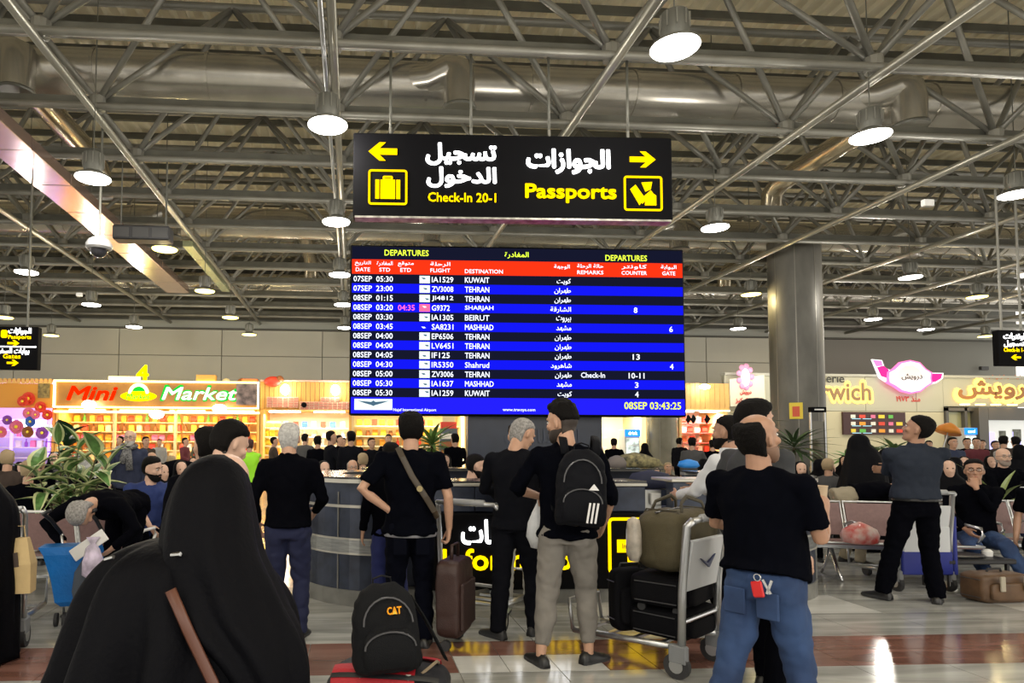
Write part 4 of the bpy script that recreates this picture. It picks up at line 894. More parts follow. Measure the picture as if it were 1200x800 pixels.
def hand_geo(mb, wr, d, n, side, k=1, curl=.5, thumb=.5, seg=6):
    # wr wrist, d hand direction, n palm normal (way the fingers curl), side = way the thumb lies
    d = V(d).normalized(); n = V(n); n = (n-d*n.dot(d)).normalized(); s = V(side); s = s-d*s.dot(d)-n*s.dot(n)
    s = s.normalized() if s.length > 1e-4 else d.cross(n)
    P = lambda a, b, c: wr+d*(a*k)+s*(b*k)+n*(c*k)
    mb.cap_tube([P(-.02, 0, 0), P(.03, .002, 0), P(.065, .002, .002), P(.088, 0, .004)], [(.026*k, .021*k), (.036*k, .018*k), (.042*k, .017*k), (.040*k, .014*k)], 10, ref=tuple(s))
    for i, (off, L) in enumerate(((.031, .072), (.011, .080), (-.010, .074), (-.030, .058))):
        p = P(.086, off, .003); a = curl*.55; pts = [P(.06, off*.9, .002), p]; rr = [.010*k, .0098*k]
        for q, fr in enumerate((.45, .30, .25)):
            p = p+(d*cos(a)+n*sin(a)+s*(off*.9))*(L*fr*k); pts.append(p); a += curl*(1.0 if q == 0 else .8); rr.append((.0092-.0008*q)*k)
        mb.cap_tube(pts, rr, seg)
    a = thumb; p = P(.02, .028, .006); q = p+(s*cos(a*.6)*.75+d*.65+n*sin(a)*.5)*(.040*k); r = q+(s*cos(a)*.25+d*.85+n*sin(a)*.6)*(.030*k); t = r+(d*.85+n*sin(a)*.8)*(.024*k)
    mb.cap_tube([P(.005, .012, .003), p, q, r, t], [.014*k, .014*k, .0115*k, .0105*k, .009*k], 7)
def person(name_label, x, y, rz, h=1.75, z=0, hip=None, lean=0, side=0, twist=0, hy=0, hp=0, arms=None, legs=None, top=None, bottom=None, skin=None, hair=('short', None), sleeve='long', vox=.011, face=False,
           glasses=None, beard=None, shoes=None, belly=0, wide=1.06, group=None, cat='person', ank='cuff', fold=1, hair_g=.012, collar=None, hem=.07, bootcut=1):
    k = h/1.72; skin = skin or SKIN; t = empty('person', (x, y, z), rz, label=name_label, cat=cat, group=group)
    pel = V(hip if hip else (0, 0, .90))*1.0; pel = V((pel.x, pel.y, pel.z))*k
    SR = M.Rotation(R(side), 3, 'Y') @ M.Rotation(-R(lean), 3, 'X')
    up = SR @ V((0, 0, 1)); fw = M.Rotation(R(side), 3, 'Y') @ M.Rotation(-R(lean), 3, 'X') @ V((0, 1, 0)); rt = up.cross(fw)*-1
    rt = fw.cross(up)
    tw = M.Rotation(R(twist), 3, up); fc, rc = tw @ fw, tw @ rt
    nb = pel+up*(.56*k); shz = pel+up*(.497*k)
    sh = {s: shz+rc*(s*.182*wide*k)+fc*(-.005*k) for s in (-1, 1)}
    hb = M.Rotation(R(-hy), 3, 'Z'); hm = M.Rotation(-R(lean*.35), 3, 'X')
    HR = (M(((rc.x, fc.x, up.x), (rc.y, fc.y, up.y), (rc.z, fc.z, up.z)))) @ M.Rotation(-R(hy), 3, 'Z') @ M.Rotation(-R(hp), 3, 'X')
    hc = nb+up*(.038*k)+(HR @ V((0, .018, .125)))*k
    HM = M.Translation(hc) @ HR.to_4x4() @ M.Scale(k*1.06, 4)
    arms = arms or {}; legs = legs or {}
    tl = lambda p: V((p[0], p[1], p[2]))*k
    # --- joints
    A = {}
    for s in (-1, 1):
        d = arms.get(s, {}); dflt = shz+rt*(s*.27*k)+fw*(.05*k)-V((0, 0, .52*k)); H = tl(d['hand']) if 'hand' in d else dflt
        pole = V(d.get('pole', (s*.35, -1, -.2))); el, wr = ik(sh[s], H, .285*k, .255*k, pole); A[s] = (sh[s], el, wr)
    L = {}
    hips = {s: pel+rt*(s*.088*k)-V((0, 0, .02*k)) for s in (-1, 1)}
    for s in (-1, 1):
        d = legs.get(s, {}); F_ = tl(d['foot']) if 'foot' in d else V((s*.11*k, -.01*k, .085*k))
        pole = V(d.get('pole', (s*.12, 1, 0))); kn, an = ik(hips[s], F_, .415*k, .395*k, pole); L[s] = (hips[s], kn, an, R(d.get('toe', s*12)), d.get('tip', 0))
    # --- one continuous body
    b = MB(); head_geo(b, HM)
    b.cap_tube([nb-up*.06*k, nb+up*.02*k, hc-(HR @ V((0, .015, .05)))*k], [.068*k, .062*k, .058*k], 12)
    ref = tuple(rt)
    tors = [(0, .158, .108), (.09, .154, .110), (.19, .146, .108), (.30, .158, .114), (.40, .176, .118), (.47, .172, .104), (.515, .125, .085), (.545, .08, .068)]
    def torso(mb, g, lo=-1, bel=0, hem=None):
        pts = []; rr = []
        if hem is not None:
            pts.append(pel-up*(hem*k)); rr.append(((.170*wide+g+.004)*k, (.133+g+bel*.8+.006)*k))
            if hem > 0: pts.append(pel-up*(hem*.45*k)); rr.append(((.170*wide+g)*k, (.130+g+bel*.9)*k))
        for zz, ra, rb in tors:
            if zz < lo or (hem is not None and zz < -hem+.02): continue
            f = fw*(bel*.5*(1 if .05 < zz < .3 else .4)); pts.append(pel+up*(zz*k)+f*k); rr.append(((ra*wide+g+(.02*bel*10 if zz < .3 else 0)*.5)*k, (rb+g+bel*(.8 if .05 < zz < .3 else .3))*k))
        (mb.tube if hem is not None else mb.cap_tube)(pts, rr, 20, ref=ref)
    torso(b, -.018, bel=belly)
    for s in (-1, 1):
        a0, a1, a2 = A[s]; b.cap_tube([a0-rc*(s*.02)-up*.01, a0.lerp(a1, .5), a1, a1.lerp(a2, .35), a2], [.036*k, .041*k, .037*k, .038*k, .026*k], 10)
        d = arms.get(s, {}); hd = V(d['dir']) if 'dir' in d else (a2-a1).normalized(); pn = V(d['palm']) if 'palm' in d else rt*-s; th = V(d['thumb']) if 'thumb' in d else fw
        hand_geo(b, a2+hd.normalized()*.01, hd, pn, th, k, d.get('curl', .45), d.get('topp', .5))
        l0, l1, l2, toe, tip = L[s]; b.cap_tube([l0, l0.lerp(l1, .5), l1, l1.lerp(l2, .35), l2], [.078*k, .066*k, .050*k, .050*k, .034*k], 12)
        fd_ = V((sin(toe), cos(toe), 0)); b.cap_tube([l2+fd_*-.02-V((0, 0, .035*k)), l2+fd_*.05*k-V((0, 0, .045*k)), l2+fd_*.13*k-V((0, 0, .062*k))], [.033*k, (.036*k, .026*k), (.036*k, .017*k)], 10, ref=(1, 0, 0))
    obj('body', remeshed(b, vox*.85, 'body', skin), t)
    # --- clothes
    top = top or BLACKC; bottom = bottom or BLACKC; fo = fold
    g = .016
    b = MB(); torso(b, g, -1, belly, hem)
    b.cap_tube([sh[-1]+rc*.02*k, shz+up*.03*k, sh[1]-rc*.02*k], [(.052*k, .062*k), (.06*k, .07*k), (.052*k, .062*k)], 12, ref=tuple(up))
    for s in (-1, 1): b.cap_tube([nb-up*.015*k+rc*(s*.03*k), shz+up*.030*k+rc*(s*.10*wide*k)], [.050*k, .044*k], 10)
    if collar: b.tube([nb-up*.01*k, nb+up*.045*k], [(.085*k, .080*k), (.072*k, .070*k)], 16, ref=ref)
    else: b.tube([nb-up*.02*k, nb+up*.012*k], [(.085*k, .080*k), (.070*k, .066*k)], 16, ref=ref)
    for s in (-1, 1):
        a0, a1, a2 = A[s]
        if sleeve == 'short': pts = [a0, a0.lerp(a1, .45), a0.lerp(a1, .78)]; rr = [.062*k, .062*k, .060*k]
        elif sleeve == 'rolled': pts = [a0, a0.lerp(a1, .5), a1, a1.lerp(a2, .22)]; rr = [.062*k, .056*k, .050*k, .050*k]
        elif sleeve == 'none': continue
        else: pts = [a0, a0.lerp(a1, .5), a1, a1.lerp(a2, .5), a1.lerp(a2, .97)]; rr = [.063*k, .058*k, .052*k, .046*k, .038*k]
        b.tube(pts, rr, 14); b.ell(a0, (.064*k,)*3, 14, 8)
    obj('shirt', remeshed(b, vox*1.25, 'shirt', top, 3, (.016*fo*k, 5.5, (1.4, 1.4, 1.0))), t)
    b = MB()
    b.tube([pel-up*.09*k, pel-up*.02*k, pel+up*max(0, -hem+.03)*k], [(.160*wide*k, .120*k), (.164*wide*k, (.116+belly*.4)*k), (.160*wide*k, (.112+belly*.7)*k)], 20, ref=ref)
    for s in (-1, 1):
        l0, l1, l2, toe, tip = L[s]; e = l2+(l2-l1).normalized()*(.035*k if ank == 'cuff' else -.05*k)
        bk = bootcut
        b.tube([l0+(l0-l1).normalized()*.05*k, l0, l0.lerp(l1, .5), l1, l1.lerp(l2, .45), e], [.085*k, .102*k, .092*k, .074*k, (.068*bk)*k, (.060*bk if ank == 'cuff' else .046)*k], 16)
        b.ell(l0.lerp(l1, .06)-fw*.028*k, (.092*k, .088*k, .115*k), 14, 8)
    obj('trousers', remeshed(b, vox*1.25, 'trousers', bottom, 3, (.014*fo*k, 6.5, (1.2, 1.2, 1.3))), t)
    for s in (-1, 1):
        l0, l1, l2, toe, tip = L[s]; fd_ = V((sin(toe), cos(toe), 0)); zf = l2.z; b = MB(); c0 = l2-V((0, 0, zf))
        zo = zf-.085*k; c0.z = zo
        P = lambda a, zz: c0+fd_*(a*k)+V((0, 0, zz*k))
        rg = []
        for (a, wd, ht) in ((-.075, .022, .05), (-.06, .034, .075), (-.02, .038, .088), (.04, .040, .078), (.10, .046, .055), (.155, .042, .042), (.19, .026, .03)):
            sd = V((fd_.y, -fd_.x, 0)); c = P(a, 0)
            rg.append([c+sd*(wd*k*cx_)+V((0, 0, ht*k*cz_)) for cx_, cz_ in ((-1, .0), (-1.02, .25), (-.85, .7), (-.4, 1), (.4, 1), (.85, .7), (1.02, .25), (1, .0))])
        b.rings(rg); so = b.build('shoe', shoes or mat('black_shoe', (.015, .015, .015), .35), t, smooth=True, angle=60)
        b = MB(); b.rings([[r_[0].lerp(r_[7], -.04)+V((0, 0, 0)), r_[0].lerp(r_[7], -.04)+V((0, 0, .022*k)), r_[7].lerp(r_[0], -.04)+V((0, 0, .022*k)), r_[7].lerp(r_[0], -.04)] for r_ in rg]); b.build('sole', RUBBER, so)
    # --- hair
    hs, hmt = hair; hmt = hmt or HAIRB
    if hs:
        b = MB()
        def hl(z, f): u = max(0, min(1, (z-.015)/.075)); u = u*u*(3-2*u); return -.02+(f-hair_g*.45+.02)*u
        if hs == 'short': head_rings(b, HM, hair_g, -.06, 9, hl, 1, 0)
        elif hs == 'low': head_rings(b, HM, hair_g*.8, -.09, 9, hl, 1, 0)
        elif hs == 'band': head_rings(b, HM, hair_g*.8, -.085, .088, lambda z, f: -.01 if z < .045 else -.03, 1, 0)
        elif hs == 'curly':
            head_rings(b, HM, hair_g*1.2, .0, 9, hl, 1, .12)
            rs = random.Random(3)
            for i in range(90):
                a = rs.uniform(0, 2*pi); u = rs.uniform(.15, 1); p = HM @ V((cos(a)*.072*u, -.005+sin(a)*.092*u, .06+.085*sqrt(1-u*u*.8)+rs.uniform(-.005, .01))); b.ell(p, (rs.uniform(.015, .023)*k,)*3, 7, 5)
        elif hs == 'cap': head_rings(b, HM, .012, .035, 9, None, 1, .1)
        if hs in ('curly', 'short', 'low', 'band'): me = remeshed(b, vox*.8, 'hair', hmt, 2, (.004, 40, (1, 1, 1)))
        else: me = b.mesh('hair', hmt, True)
        obj('hair', me, t)
        if hs == 'short' or hs == 'curly':
            b = MB(); head_rings(b, HM, .004, -.075, .03, lambda z, f: -.02, 1, 0); b.build('neck_hair', mat('cropped_hair', (.035, .025, .02), .7), t, smooth=True)
    if beard:
        b = MB(); head_rings(b, HM, .008, -9, -.03, lambda z, f: f+.002, -.35, 0); b.build('beard', beard, t, smooth=True)
        T = lambda *p: HM @ V(p); MB().cap_tube([T(-.032, .088, -.050), T(0, .104, -.040), T(.032, .088, -.050)], [.007*k, .009*k, .007*k], 7).build('moustache', beard, t, smooth=True)
    if face:
        T = lambda *p: HM @ V(p)
        for s in (-1, 1):
            e = MB().ell(T(s*.031, .083, .016), (.0135*k, .008*k, .008*k), 10, 6, HM.to_3x3().normalized()).build('eye', mat('eye_white', (.7, .68, .64), .2), t, smooth=True)
            MB().ell(T(s*.031, .0905, .016), (.0055*k,)*3, 8, 5).build('iris', mat('iris', (.02, .012, .008), .1), e)
            MB().cap_tube([T(s*.014, .095, .036), T(s*.032, .095, .041), T(s*.050, .083, .036)], [.004*k, .0045*k, .003*k], 6).build('eyebrow', HAIRB if hair[1] not in (HAIRG, HAIRW) else HAIRG, t)
        MB().cap_tube([T(-.020, .091, -.057), T(0, .1005, -.055), T(.020, .091, -.057)], [.004*k, .005*k, .004*k], 6).build('lips', mat('lips', (.32, .12, .09), .4), t)
    if glasses:
        T = lambda *p: HM @ V(p); b = MB()
        for s in (-1, 1):
            b.tube([T(s*.033+cos(a*pi/6)*.022, .100, .014+sin(a*pi/6)*.015) for a in range(13)], .002*k, 5); b.tube([T(s*.055, .098, .018), T(s*.084, .03, .016), T(s*.084, -.01, .01)], .002*k, 5)
        b.tube([T(-.011, .101, .018), T(.011, .101, .018)], .002*k, 5); b.build('glasses', mat('glasses_frame', (.03, .025, .02), .3), t)
    J = dict(sh=sh, A=A, L=L, hc=hc, HM=HM, HR=HR, pel=pel, up=up, fw=fw, rt=rt, nb=nb, k=k, shz=shz, rc=rc, fc=fc)
    return t, J
def cloak(t, name, secs, m_, n=64, folds=.03, nf=11, seed=0, smooth=True, open_front=None, thick=.006):
    # secs: (z, cx, cy, rx, ry, fold amount, shape exponent)
    rs = random.Random(seed); ph = [rs.uniform(0, 6.28) for _ in range(5)]; rg = []
    # subdivide the sections smoothly
    S = []
    for i in range(len(secs)-1):
        p0, p1, p2, p3 = secs[max(i-1, 0)], secs[i], secs[i+1], secs[min(i+2, len(secs)-1)]
        for q in range(5):
            u = q/5; S.append([.5*(2*b+(c-a)*u+(2*a-5*b+4*c-d)*u*u+(-a+3*b-3*c+d)*u**3) for a, b, c, d in zip(p0, p1, p2, p3)])
    S.append(list(secs[-1]))
    for z, cx, cy, rx, ry, fa, _e in S:
        ring = []
        for j in range(n):
            a = 2*pi*j/n; f = sin(a*nf+ph[0]+z*1.5)*.5+sin(a*(nf*1.7)+ph[1]-z*2)*.3+sin(a*3+ph[2]+z*3)*.35
            w_ = NZ.noise(V((cos(a)*2.2+seed, sin(a)*2.2, z*2.5)))*.9
            k = 1+fa*folds*(f+w_)/.15*.15*4
            ring.append(V((cx+cos(a)*rx*k, cy+sin(a)*ry*k, z)))
        rg.append(ring)
    b = MB().rings(rg); return b.build(name, m_, t, smooth=smooth)
ABAYA = mat('black_abaya', (.0022, .0023, .0038), .65, bump=.3, bscale=60, spec=.08)
NAVYT = mat('near_black_tshirt', (.0022, .0026, .0050), .95, bump=.25, bscale=400, spec=.03)
BJEAN = mat('black_jeans', (.003, .0036, .0075), .9, bump=.3, bscale=500, spec=.04)
DKBLUE = mat('dark_blue_jeans', (.006, .010, .045), .85, bump=.3, bscale=500)
JEAN = mat('blue_jeans', (.034, .075, .19), .85, col2=(.013, .03, .085), scale=4, bump=.35, bscale=450)
GREYP = mat('grey_joggers', (.20, .185, .165), .85, var=.12, scale=6, bump=.3, bscale=400)
CHAR = mat('charcoal_shirt', (.0065, .007, .010), .9, bump=.3, bscale=400, spec=.05)
POLO = mat('slate_polo', (.024, .030, .044), .9, bump=.3, bscale=400, spec=.1)
KHAKI = mat('khaki_trousers', (.30, .26, .18), .8, bump=.3, bscale=300)
BLUET = mat('royal_blue_tshirt', (.012, .03, .14), .8, bump=.3, bscale=300)
SKINP = mat('pale_skin', (.60, .38, .28), .5, var=.05, scale=20)
def put(px, Y): return at(px, 560, Y).x
def face_cam(x, y, off=0): return R(off)-math.atan2(x, y) + pi   # rz so that local +Y points to the camera (plus off)
def away(x, y, off=0): return R(off)-math.atan2(x, y)
def pz(py, Y): return 1.5-(py-520)*Y/770
# --- man with hand on hip
x = put(481, 4.95); t, J = person('man seen from behind in black t-shirt, hand on hip, brown strap across his back', x, 4.95, away(x, 4.95, 4), 1.70, lean=-2,
    arms={-1: dict(hand=(-.175, -.06, 1.03), pole=(-1, -.35, 0), dir=(.75, .15, -.55), palm=(.2, 1, .3), thumb=(.3, -.2, .9), curl=.5), 1: dict(hand=(.30, .03, .88), pole=(.5, -1, 0), dir=(-.05, .05, -1), palm=(-1, 0, 0), thumb=(0, 1, 0), curl=1.25)},
    hem=.05, top=NAVYT, bottom=BJEAN, sleeve='short', hair=('short', None), wide=1.14, hair_g=.020, vox=.010)
man1 = t; J1 = J
b = MB(); T = lambda *p: V(p)*J['k']
sp = [T(-.10, -.075, 1.49), T(-.07, -.155, 1.42), T(.0, -.165, 1.28), T(.10, -.165, 1.13), T(.17, -.13, 1.02), T(.205, .0, .96), T(.17, .12, 1.0)]
b.tube(sp, [(.006, .022)]*len(sp), 8, ref=(0, -1, 0)); b.build('shoulder_strap', mat('brown_strap', (.06, .045, .03), .5), t)
MB().tube([T(.055, -.178, 1.19), T(.055, -.19, 1.19)], .022, 14).build('strap_ring', mat('brass', (.3, .24, .12), .3, .9), t)
MB().tube([T(.196*cos(a*pi/12), .134*sin(a*pi/12), .84) for a in range(25)], [(.016, .004)]*25, 6, ref=(0, 0, 1)).build('belt', mat('grey_belt', (.22, .22, .24), .4), t)
for s in (-1, 1): MB().box(T(s*.085, -.128, .76), (.10, .012, .12), bev=.005).build('back_pocket', BJEAN, t)
# --- backpack man
x = put(664, 4.5); t, J = person('young man seen from behind in black top and light grey joggers, wearing a black backpack', x, 4.5, away(x, 4.5, -4), 1.75, twist=6, hy=-52, hp=8,
    arms={-1: dict(hand=(-.20, .20, 1.10), pole=(-.8, -.6, -.2), dir=(-.1, .6, -.4), palm=(1, 0, 0)), 1: dict(hand=(.24, .10, .95), pole=(.5, -1, 0))},
    legs={-1: dict(foot=(-.17, -.10, .085), toe=-35), 1: dict(foot=(.13, .06, .085), toe=38)}, top=NAVYT, bottom=GREYP, hair=('curly', None), sleeve='rolled', vox=.010, beard=mat('short_beard', (.03, .02, .015), .7), face=True, ank='slim', fold=1.0, hem=.05)
man2 = t; J2 = J
def backpack(name, label, W, D, H, m_, parent=None):
    t = empty('backpack', (0, 0, 0), label=label, cat='backpack')
    b = MB(); rg = []
    for (z, w_, d_, yo) in ((0, .80, .75, 0), (.02, .93, .92, 0), (.12, 1, 1.05, 0), (.35, 1, 1.0, 0), (.60, .97, .90, 0), (.80, .88, .75, 0), (.93, .66, .55, 0), (1.0, .35, .30, 0)):
        rg.append([V((W/2*w_*math.copysign(abs(cos(a))**.6, cos(a)), -D/2+D/2*d_*math.copysign(abs(sin(a))**.7, sin(a)), H*z)) for a in [2*pi*j/28 for j in range(28)]])
    b.rings(rg); obj('main_bag', remeshed(b, .012, 'main_bag', m_, 2, (.010, 9, (1, 1, 1))), t)
    rg = []
    for (z, w_, d_) in ((.04, .6, .1), (.08, .74, .30), (.25, .78, .36), (.42, .72, .30), (.50, .55, .12)):
        rg.append([V((W/2*w_*math.copysign(abs(cos(a))**.5, cos(a)), -D*.93-D*.30*d_-D*.30*d_*sin(a)*.9, H*z)) for a in [2*pi*j/24 for j in range(24)]])
    MB().rings(rg).build('front_pocket', m_, t, smooth=True)
    zp = mat('zip_grey', (.06, .06, .065), .3)
    MB().tube([(W*.36*cos(a), -D*1.0+.012*abs(sin(a)), H*.56+H*.30*sin(a)) for a in [pi*i/12 for i in range(13)]], .005, 6).build('zip', zp, t)
    MB().tube([(W*.37*cos(a), -D*1.1, H*.30+H*.18*sin(a)) for a in [pi*i/12 for i in range(13)]], .005, 6).build('zip', zp, t)
    MB().tube([(-.05, -D*.4, H*.97), (-.045, -D*.4, H*1.06), (0, -D*.4, H*1.09), (.045, -D*.4, H*1.06), (.05, -D*.4, H*.97)], [(.005, .014)]*5, 6).build('grab_handle', m_, t)
    return t
BPM = mat('black_nylon', (.0045, .005, .0075), .7, bump=.4, bscale=300, spec=.12)
bp = backpack('backpack', "black backpack with three white stripes worn by the young man in grey joggers", .33, .17, .50, BPM)
bp.location = man2.location+M.Rotation(man2.rotation_euler[2], 3, 'Z') @ V((.085, -.135, .965)); bp.rotation_euler = (R(-3), R(2), man2.rotation_euler[2]+R(10))
STW = mat('stripe_white', (.75, .75, .75), .5)
for i in range(3): MB().box((.035+i*.025, -.205, .09), (.012, .012, .13), ry=R(8)).build('stripe', STW, bp)
MB().prism([(.035, .235), (.10, .235), (.068, .275)], 'y', -.196, -.188).build('logo_triangle', STW, bp)
for s in (-1, 1): MB().tube([(s*.10, -.02, .47), (s*.11, .02, .56), (s*.11, .10, .60), (s*.12, .22, .55), (s*.14, .27, .40), (s*.17, .24, .2), (s*.16, .02, .08)], [(.008, .028)]*7, 8, ref=(0, 1, 0)).build('shoulder_strap', BPM, bp, smooth=True)
# plastic bag in his left hand
hb = man2.location+M.Rotation(man2.rotation_euler[2], 3, 'Z') @ (J2['A'][-1][2]+V((-.02, .07, -.05)))
BAGW = mat('thin_white_plastic', (.62, .64, .66), .25, var=.1, scale=10, bump=.5, bscale=30)
def soft_bag(name, label, cat, loc, secs, m_, n=22, amp=.10, rz=0, seed=1):
    rg = []
    for z, w_, d_ in secs: rg.append([V((cos(2*pi*j/n)*w_*(1+amp*NZ.noise(V((cos(2*pi*j/n)*2, sin(2*pi*j/n)*2, z*12+seed*9)))), sin(2*pi*j/n)*d_*(1+amp*NZ.noise(V((j*.9, z*14, seed)))), z)) for j in range(n)])
    o = MB().rings(rg).build(name, m_, None, smooth=True, loc=loc); o.rotation_euler[2] = rz; tag(o, label, cat); return o
soft_bag('plastic_bag', 'thin white plastic bag hanging from the arm of the man with the backpack', 'plastic bag', hb, [(-.34, .02, .015), (-.33, .06, .04), (-.25, .085, .06), (-.15, .08, .055), (-.06, .045, .03), (0, .012, .012), (.03, .008, .008)], BAGW, amp=.25)
# --- middle man, head bowed
x = put(603, 5.2); t, J = person('man with greying hair and bowed head, all in charcoal, beside the man with backpack', x, 5.2, away(x, 5.2, -12), 1.70, lean=4, hp=28, hy=35,
    arms={-1: dict(hand=(-.12, .30, 1.10), pole=(-.8, -.6, -.4)), 1: dict(hand=(.14, .32, 1.12), pole=(.8, -.6, -.3))}, legs={-1: dict(foot=(-.10, -.16, .085), toe=-60), 1: dict(foot=(.14, .05, .085), toe=20)},
    top=CHAR, bottom=CHAR, hair=('low', HAIRG), sleeve='long', vox=.011, shoes=mat('dark_trainer', (.02, .02, .02), .5), wide=1.05)
for s in (-1, 1): pass
# bald man in front of him
x = put(604, 5.95); person('bald man with white trousers mostly hidden behind the two men at the counter', x, 5.86, away(x, 5.95, 180), 1.68, hp=30, arms={-1: dict(hand=(-.10, .26, 1.02), pole=(-.8, -.6, -.4)), 1: dict(hand=(.12, .26, 1.02), pole=(.8, -.6, -.3))},
    top=CHAR, bottom=mat('white_trousers', (.5, .5, .48), .8), hair=('band', None), vox=.014, face=True, beard=mat('dark_stubble', (.10, .06, .045), .7), shoes=mat('green_white_shoe', (.5, .55, .4), .5))
# --- bald man in blue jeans (front right)
Y = 3.15; x = put(893, Y); t, J = person('balding man in black t-shirt and blue jeans with red key tag, front right', x, Y, away(x, Y, -28), 1.62, lean=-3, hy=12, hp=-4,
    arms={1: dict(hand=(.17, .28, 1.22), pole=(.35, -.45, -1), dir=(-.1, .35, .9), palm=(-1, .3, 0), thumb=(0, -.3, 1), curl=1.0), -1: dict(hand=(-.19, .30, 1.12), pole=(-.7, -.6, -.5), dir=(.3, .9, 0), palm=(.3, 0, -1), thumb=(1, 0, 0), curl=1.1)},
    legs={-1: dict(foot=(-.17, -.22, .085), toe=-15), 1: dict(foot=(.13, .14, .085), toe=20)}, top=NAVYT, bottom=JEAN, hair=('band', None), sleeve='short', belly=.045, hem=-.02, wide=1.2, vox=.009, skin=SKIN2, beard=mat('stubble_tan', (.20, .11, .07), .6), face=True, hair_g=.016)
man3 = t; J3 = J; k = J['k']
for s in (-1, 1): MB().box(V((s*.085, -.137, .79))*k, (.105, .014, .125), bev=.005).build('back_pocket', JEAN, t)
W2 = lambda J_, t_, p: t_.matrix_basis @ V(p)
def world(t_, p): return V(t_.location)+M.Rotation(t_.rotation_euler[2], 3, 'Z') @ V(p)
kt = empty('key_tag', world(t, V((.06, -.175, .875))*k), t.rotation_euler[2], label='red key tag with keys clipped to the back of the blue jeans', cat='key tag')
MB().box((0, -.005, 0), (.055, .012, .075), bev=.008, ry=R(-12)).build('red_tag', mat('tag_red', (.65, .02, .02), .35), kt)
MB().tube([(cos(a*pi/6)*.016, -.005, .055+sin(a*pi/6)*.016) for a in range(13)], .003, 6).build('ring', CHROME, kt)
for i, a in enumerate((-30, 20)): MB().box((.045+.012*i, -.008, .02), (.012, .004, .07), ry=R(a)).build('key', CHROME, kt)
c = world(t, J['A'][1][2]+V((-.035, .045, .115))); cup = empty('paper_cup', c, label='small beige paper cup in the hand of the balding man', cat='cup')
MB().lathe([(.026, -.05), (.034, .03), (.036, .034), (.034, .036), (.030, .02), (.002, .015)], n=20).build('cup_body', mat('cup_beige', (.55, .42, .28), .5), cup, smooth=True, angle=40)
# --- man in dark grey jacket behind him & the white-collared man
Y = 3.9; x = put(886, Y); person('man with thick black hair in dark grey jacket directly behind the balding man', x, Y, away(x, Y, -45), 1.74, top=mat('dark_grey_jacket', (.03, .032, .036), .8), bottom=BLACKC, hair=('short', None), hair_g=.022, vox=.012, hy=-10, collar=1, legs={1: dict(foot=(.14, -.05, .085)), -1: dict(foot=(-.1, .14, .085))})
Y = 4.85; x = put(856, Y); t, J = person('bearded man in profile facing left in white shirt and black vest behind the luggage trolley', x, Y, away(x, Y, 62), 1.69, hy=0, arms={-1: dict(hand=(-.10, .38, 1.12), pole=(-.7, -.6, -.5)), 1: dict(hand=(.2, .36, 1.15), pole=(.7, -.6, -.5))},
    top=mat('white_shirt', (.62, .64, .68), .7), bottom=BLACKC, hair=('short', None), hair_g=.012, vox=.011, face=True, beard=HAIRB, skin=SKIN2, collar=1)
b = MB(); up = J['up']; pl = J['pel']; b.cap_tube([pl+up*.02, pl+up*.2, pl+up*.40], [(.185, .15), (.180, .145), (.15, .13)], 16, ref=(1, 0, 0)); obj('vest', remeshed(b, .016, 'vest', BLACKC, 2, (.01, 6, (1, 1, 1))), t)
# --- grey haired man in black jacket
Y = 5.2; x = put(338, Y); t, J = person('man with pale grey hair seen from behind in black jacket and dark blue jeans', x, Y, away(x, Y, -8), 1.63, lean=2, hem=.0, top=BLACKC, bottom=DKBLUE, hair=('low', HAIRW), sleeve='long', vox=.011, wide=1.08, hair_g=.012, collar=1,
    arms={-1: dict(hand=(-.26, .08, .92), pole=(-.4, -1, 0)), 1: dict(hand=(.20, .24, 1.0), pole=(.6, -1, 0))}, fold=1.2)
for s in (-1, 1): MB().tube([J['L'][s][1]+V((0, .1, .0)), J['L'][s][1]+V((0, .11, -.05))], .004, 5).build('seam', BJEAN, t)
# --- young man bowed, behind the abaya
Y = 3.5; x = put(248, Y); person('young man with thick black hair bowed over, his head just above the black abaya', x, Y, away(x, Y, -60), 1.60, hp=22, lean=4, top=BLACKC, bottom=BLACKC, hair=('short', None), hair_g=.018, vox=.012, skin=SKINP)
Y = 3.9; x = put(243, Y); person('person with dark hair half hidden left of the young man behind the abaya', x, Y, away(x, Y, 20), 1.56, top=BLACKC, bottom=BLACKC, hair=('short', HAIRB), vox=.016)
# --- person in blue trousers behind the hand-on-hip man
Y = 5.65; x = put(458, Y); person('person in black shirt and blue trousers hidden behind the man with hand on hip', x, Y, away(x, Y, 10), 1.48, top=BLACKC, bottom=mat('bright_blue_trousers', (.012, .02, .12), .8), vox=.015, hair=('short', None))
# --- arms crossed man
Y = 6.1; x = put(1072, Y); t, J = person('man in slate grey polo and black trousers, arms crossed, looking up to the left', x, Y, away(x, Y, 22), 1.76, lean=-5, hy=-55, hp=-14,
    arms={-1: dict(hand=(.08, .25, 1.20), pole=(-1, .1, -.4), dir=(1, .2, 0), palm=(0, -1, 0), thumb=(0, 0, 1)), 1: dict(hand=(-.10, .27, 1.22), pole=(1, .1, -.4), dir=(-1, .1, .1), palm=(0, -1, 0), thumb=(0, 0, 1))},
    hem=-.07, legs={-1: dict(foot=(-.30, -.02, .085), toe=-40), 1: dict(foot=(.12, -.05, .085), toe=25)}, top=POLO, bottom=BLACKC, hair=('short', None), hair_g=.016, sleeve='rolled', face=True, vox=.010, wide=1.12, belly=.02, skin=SKIN2, collar=1, bootcut=1.15, fold=1.1)
MB().tube([V((.190*cos(a*pi/12), .150*sin(a*pi/12)-.005, .965))*J['k'] for a in range(25)], [(.017, .004)]*25, 6, ref=(0, 0, 1)).build('belt', mat('black_belt', (.01, .01, .01), .3), t)
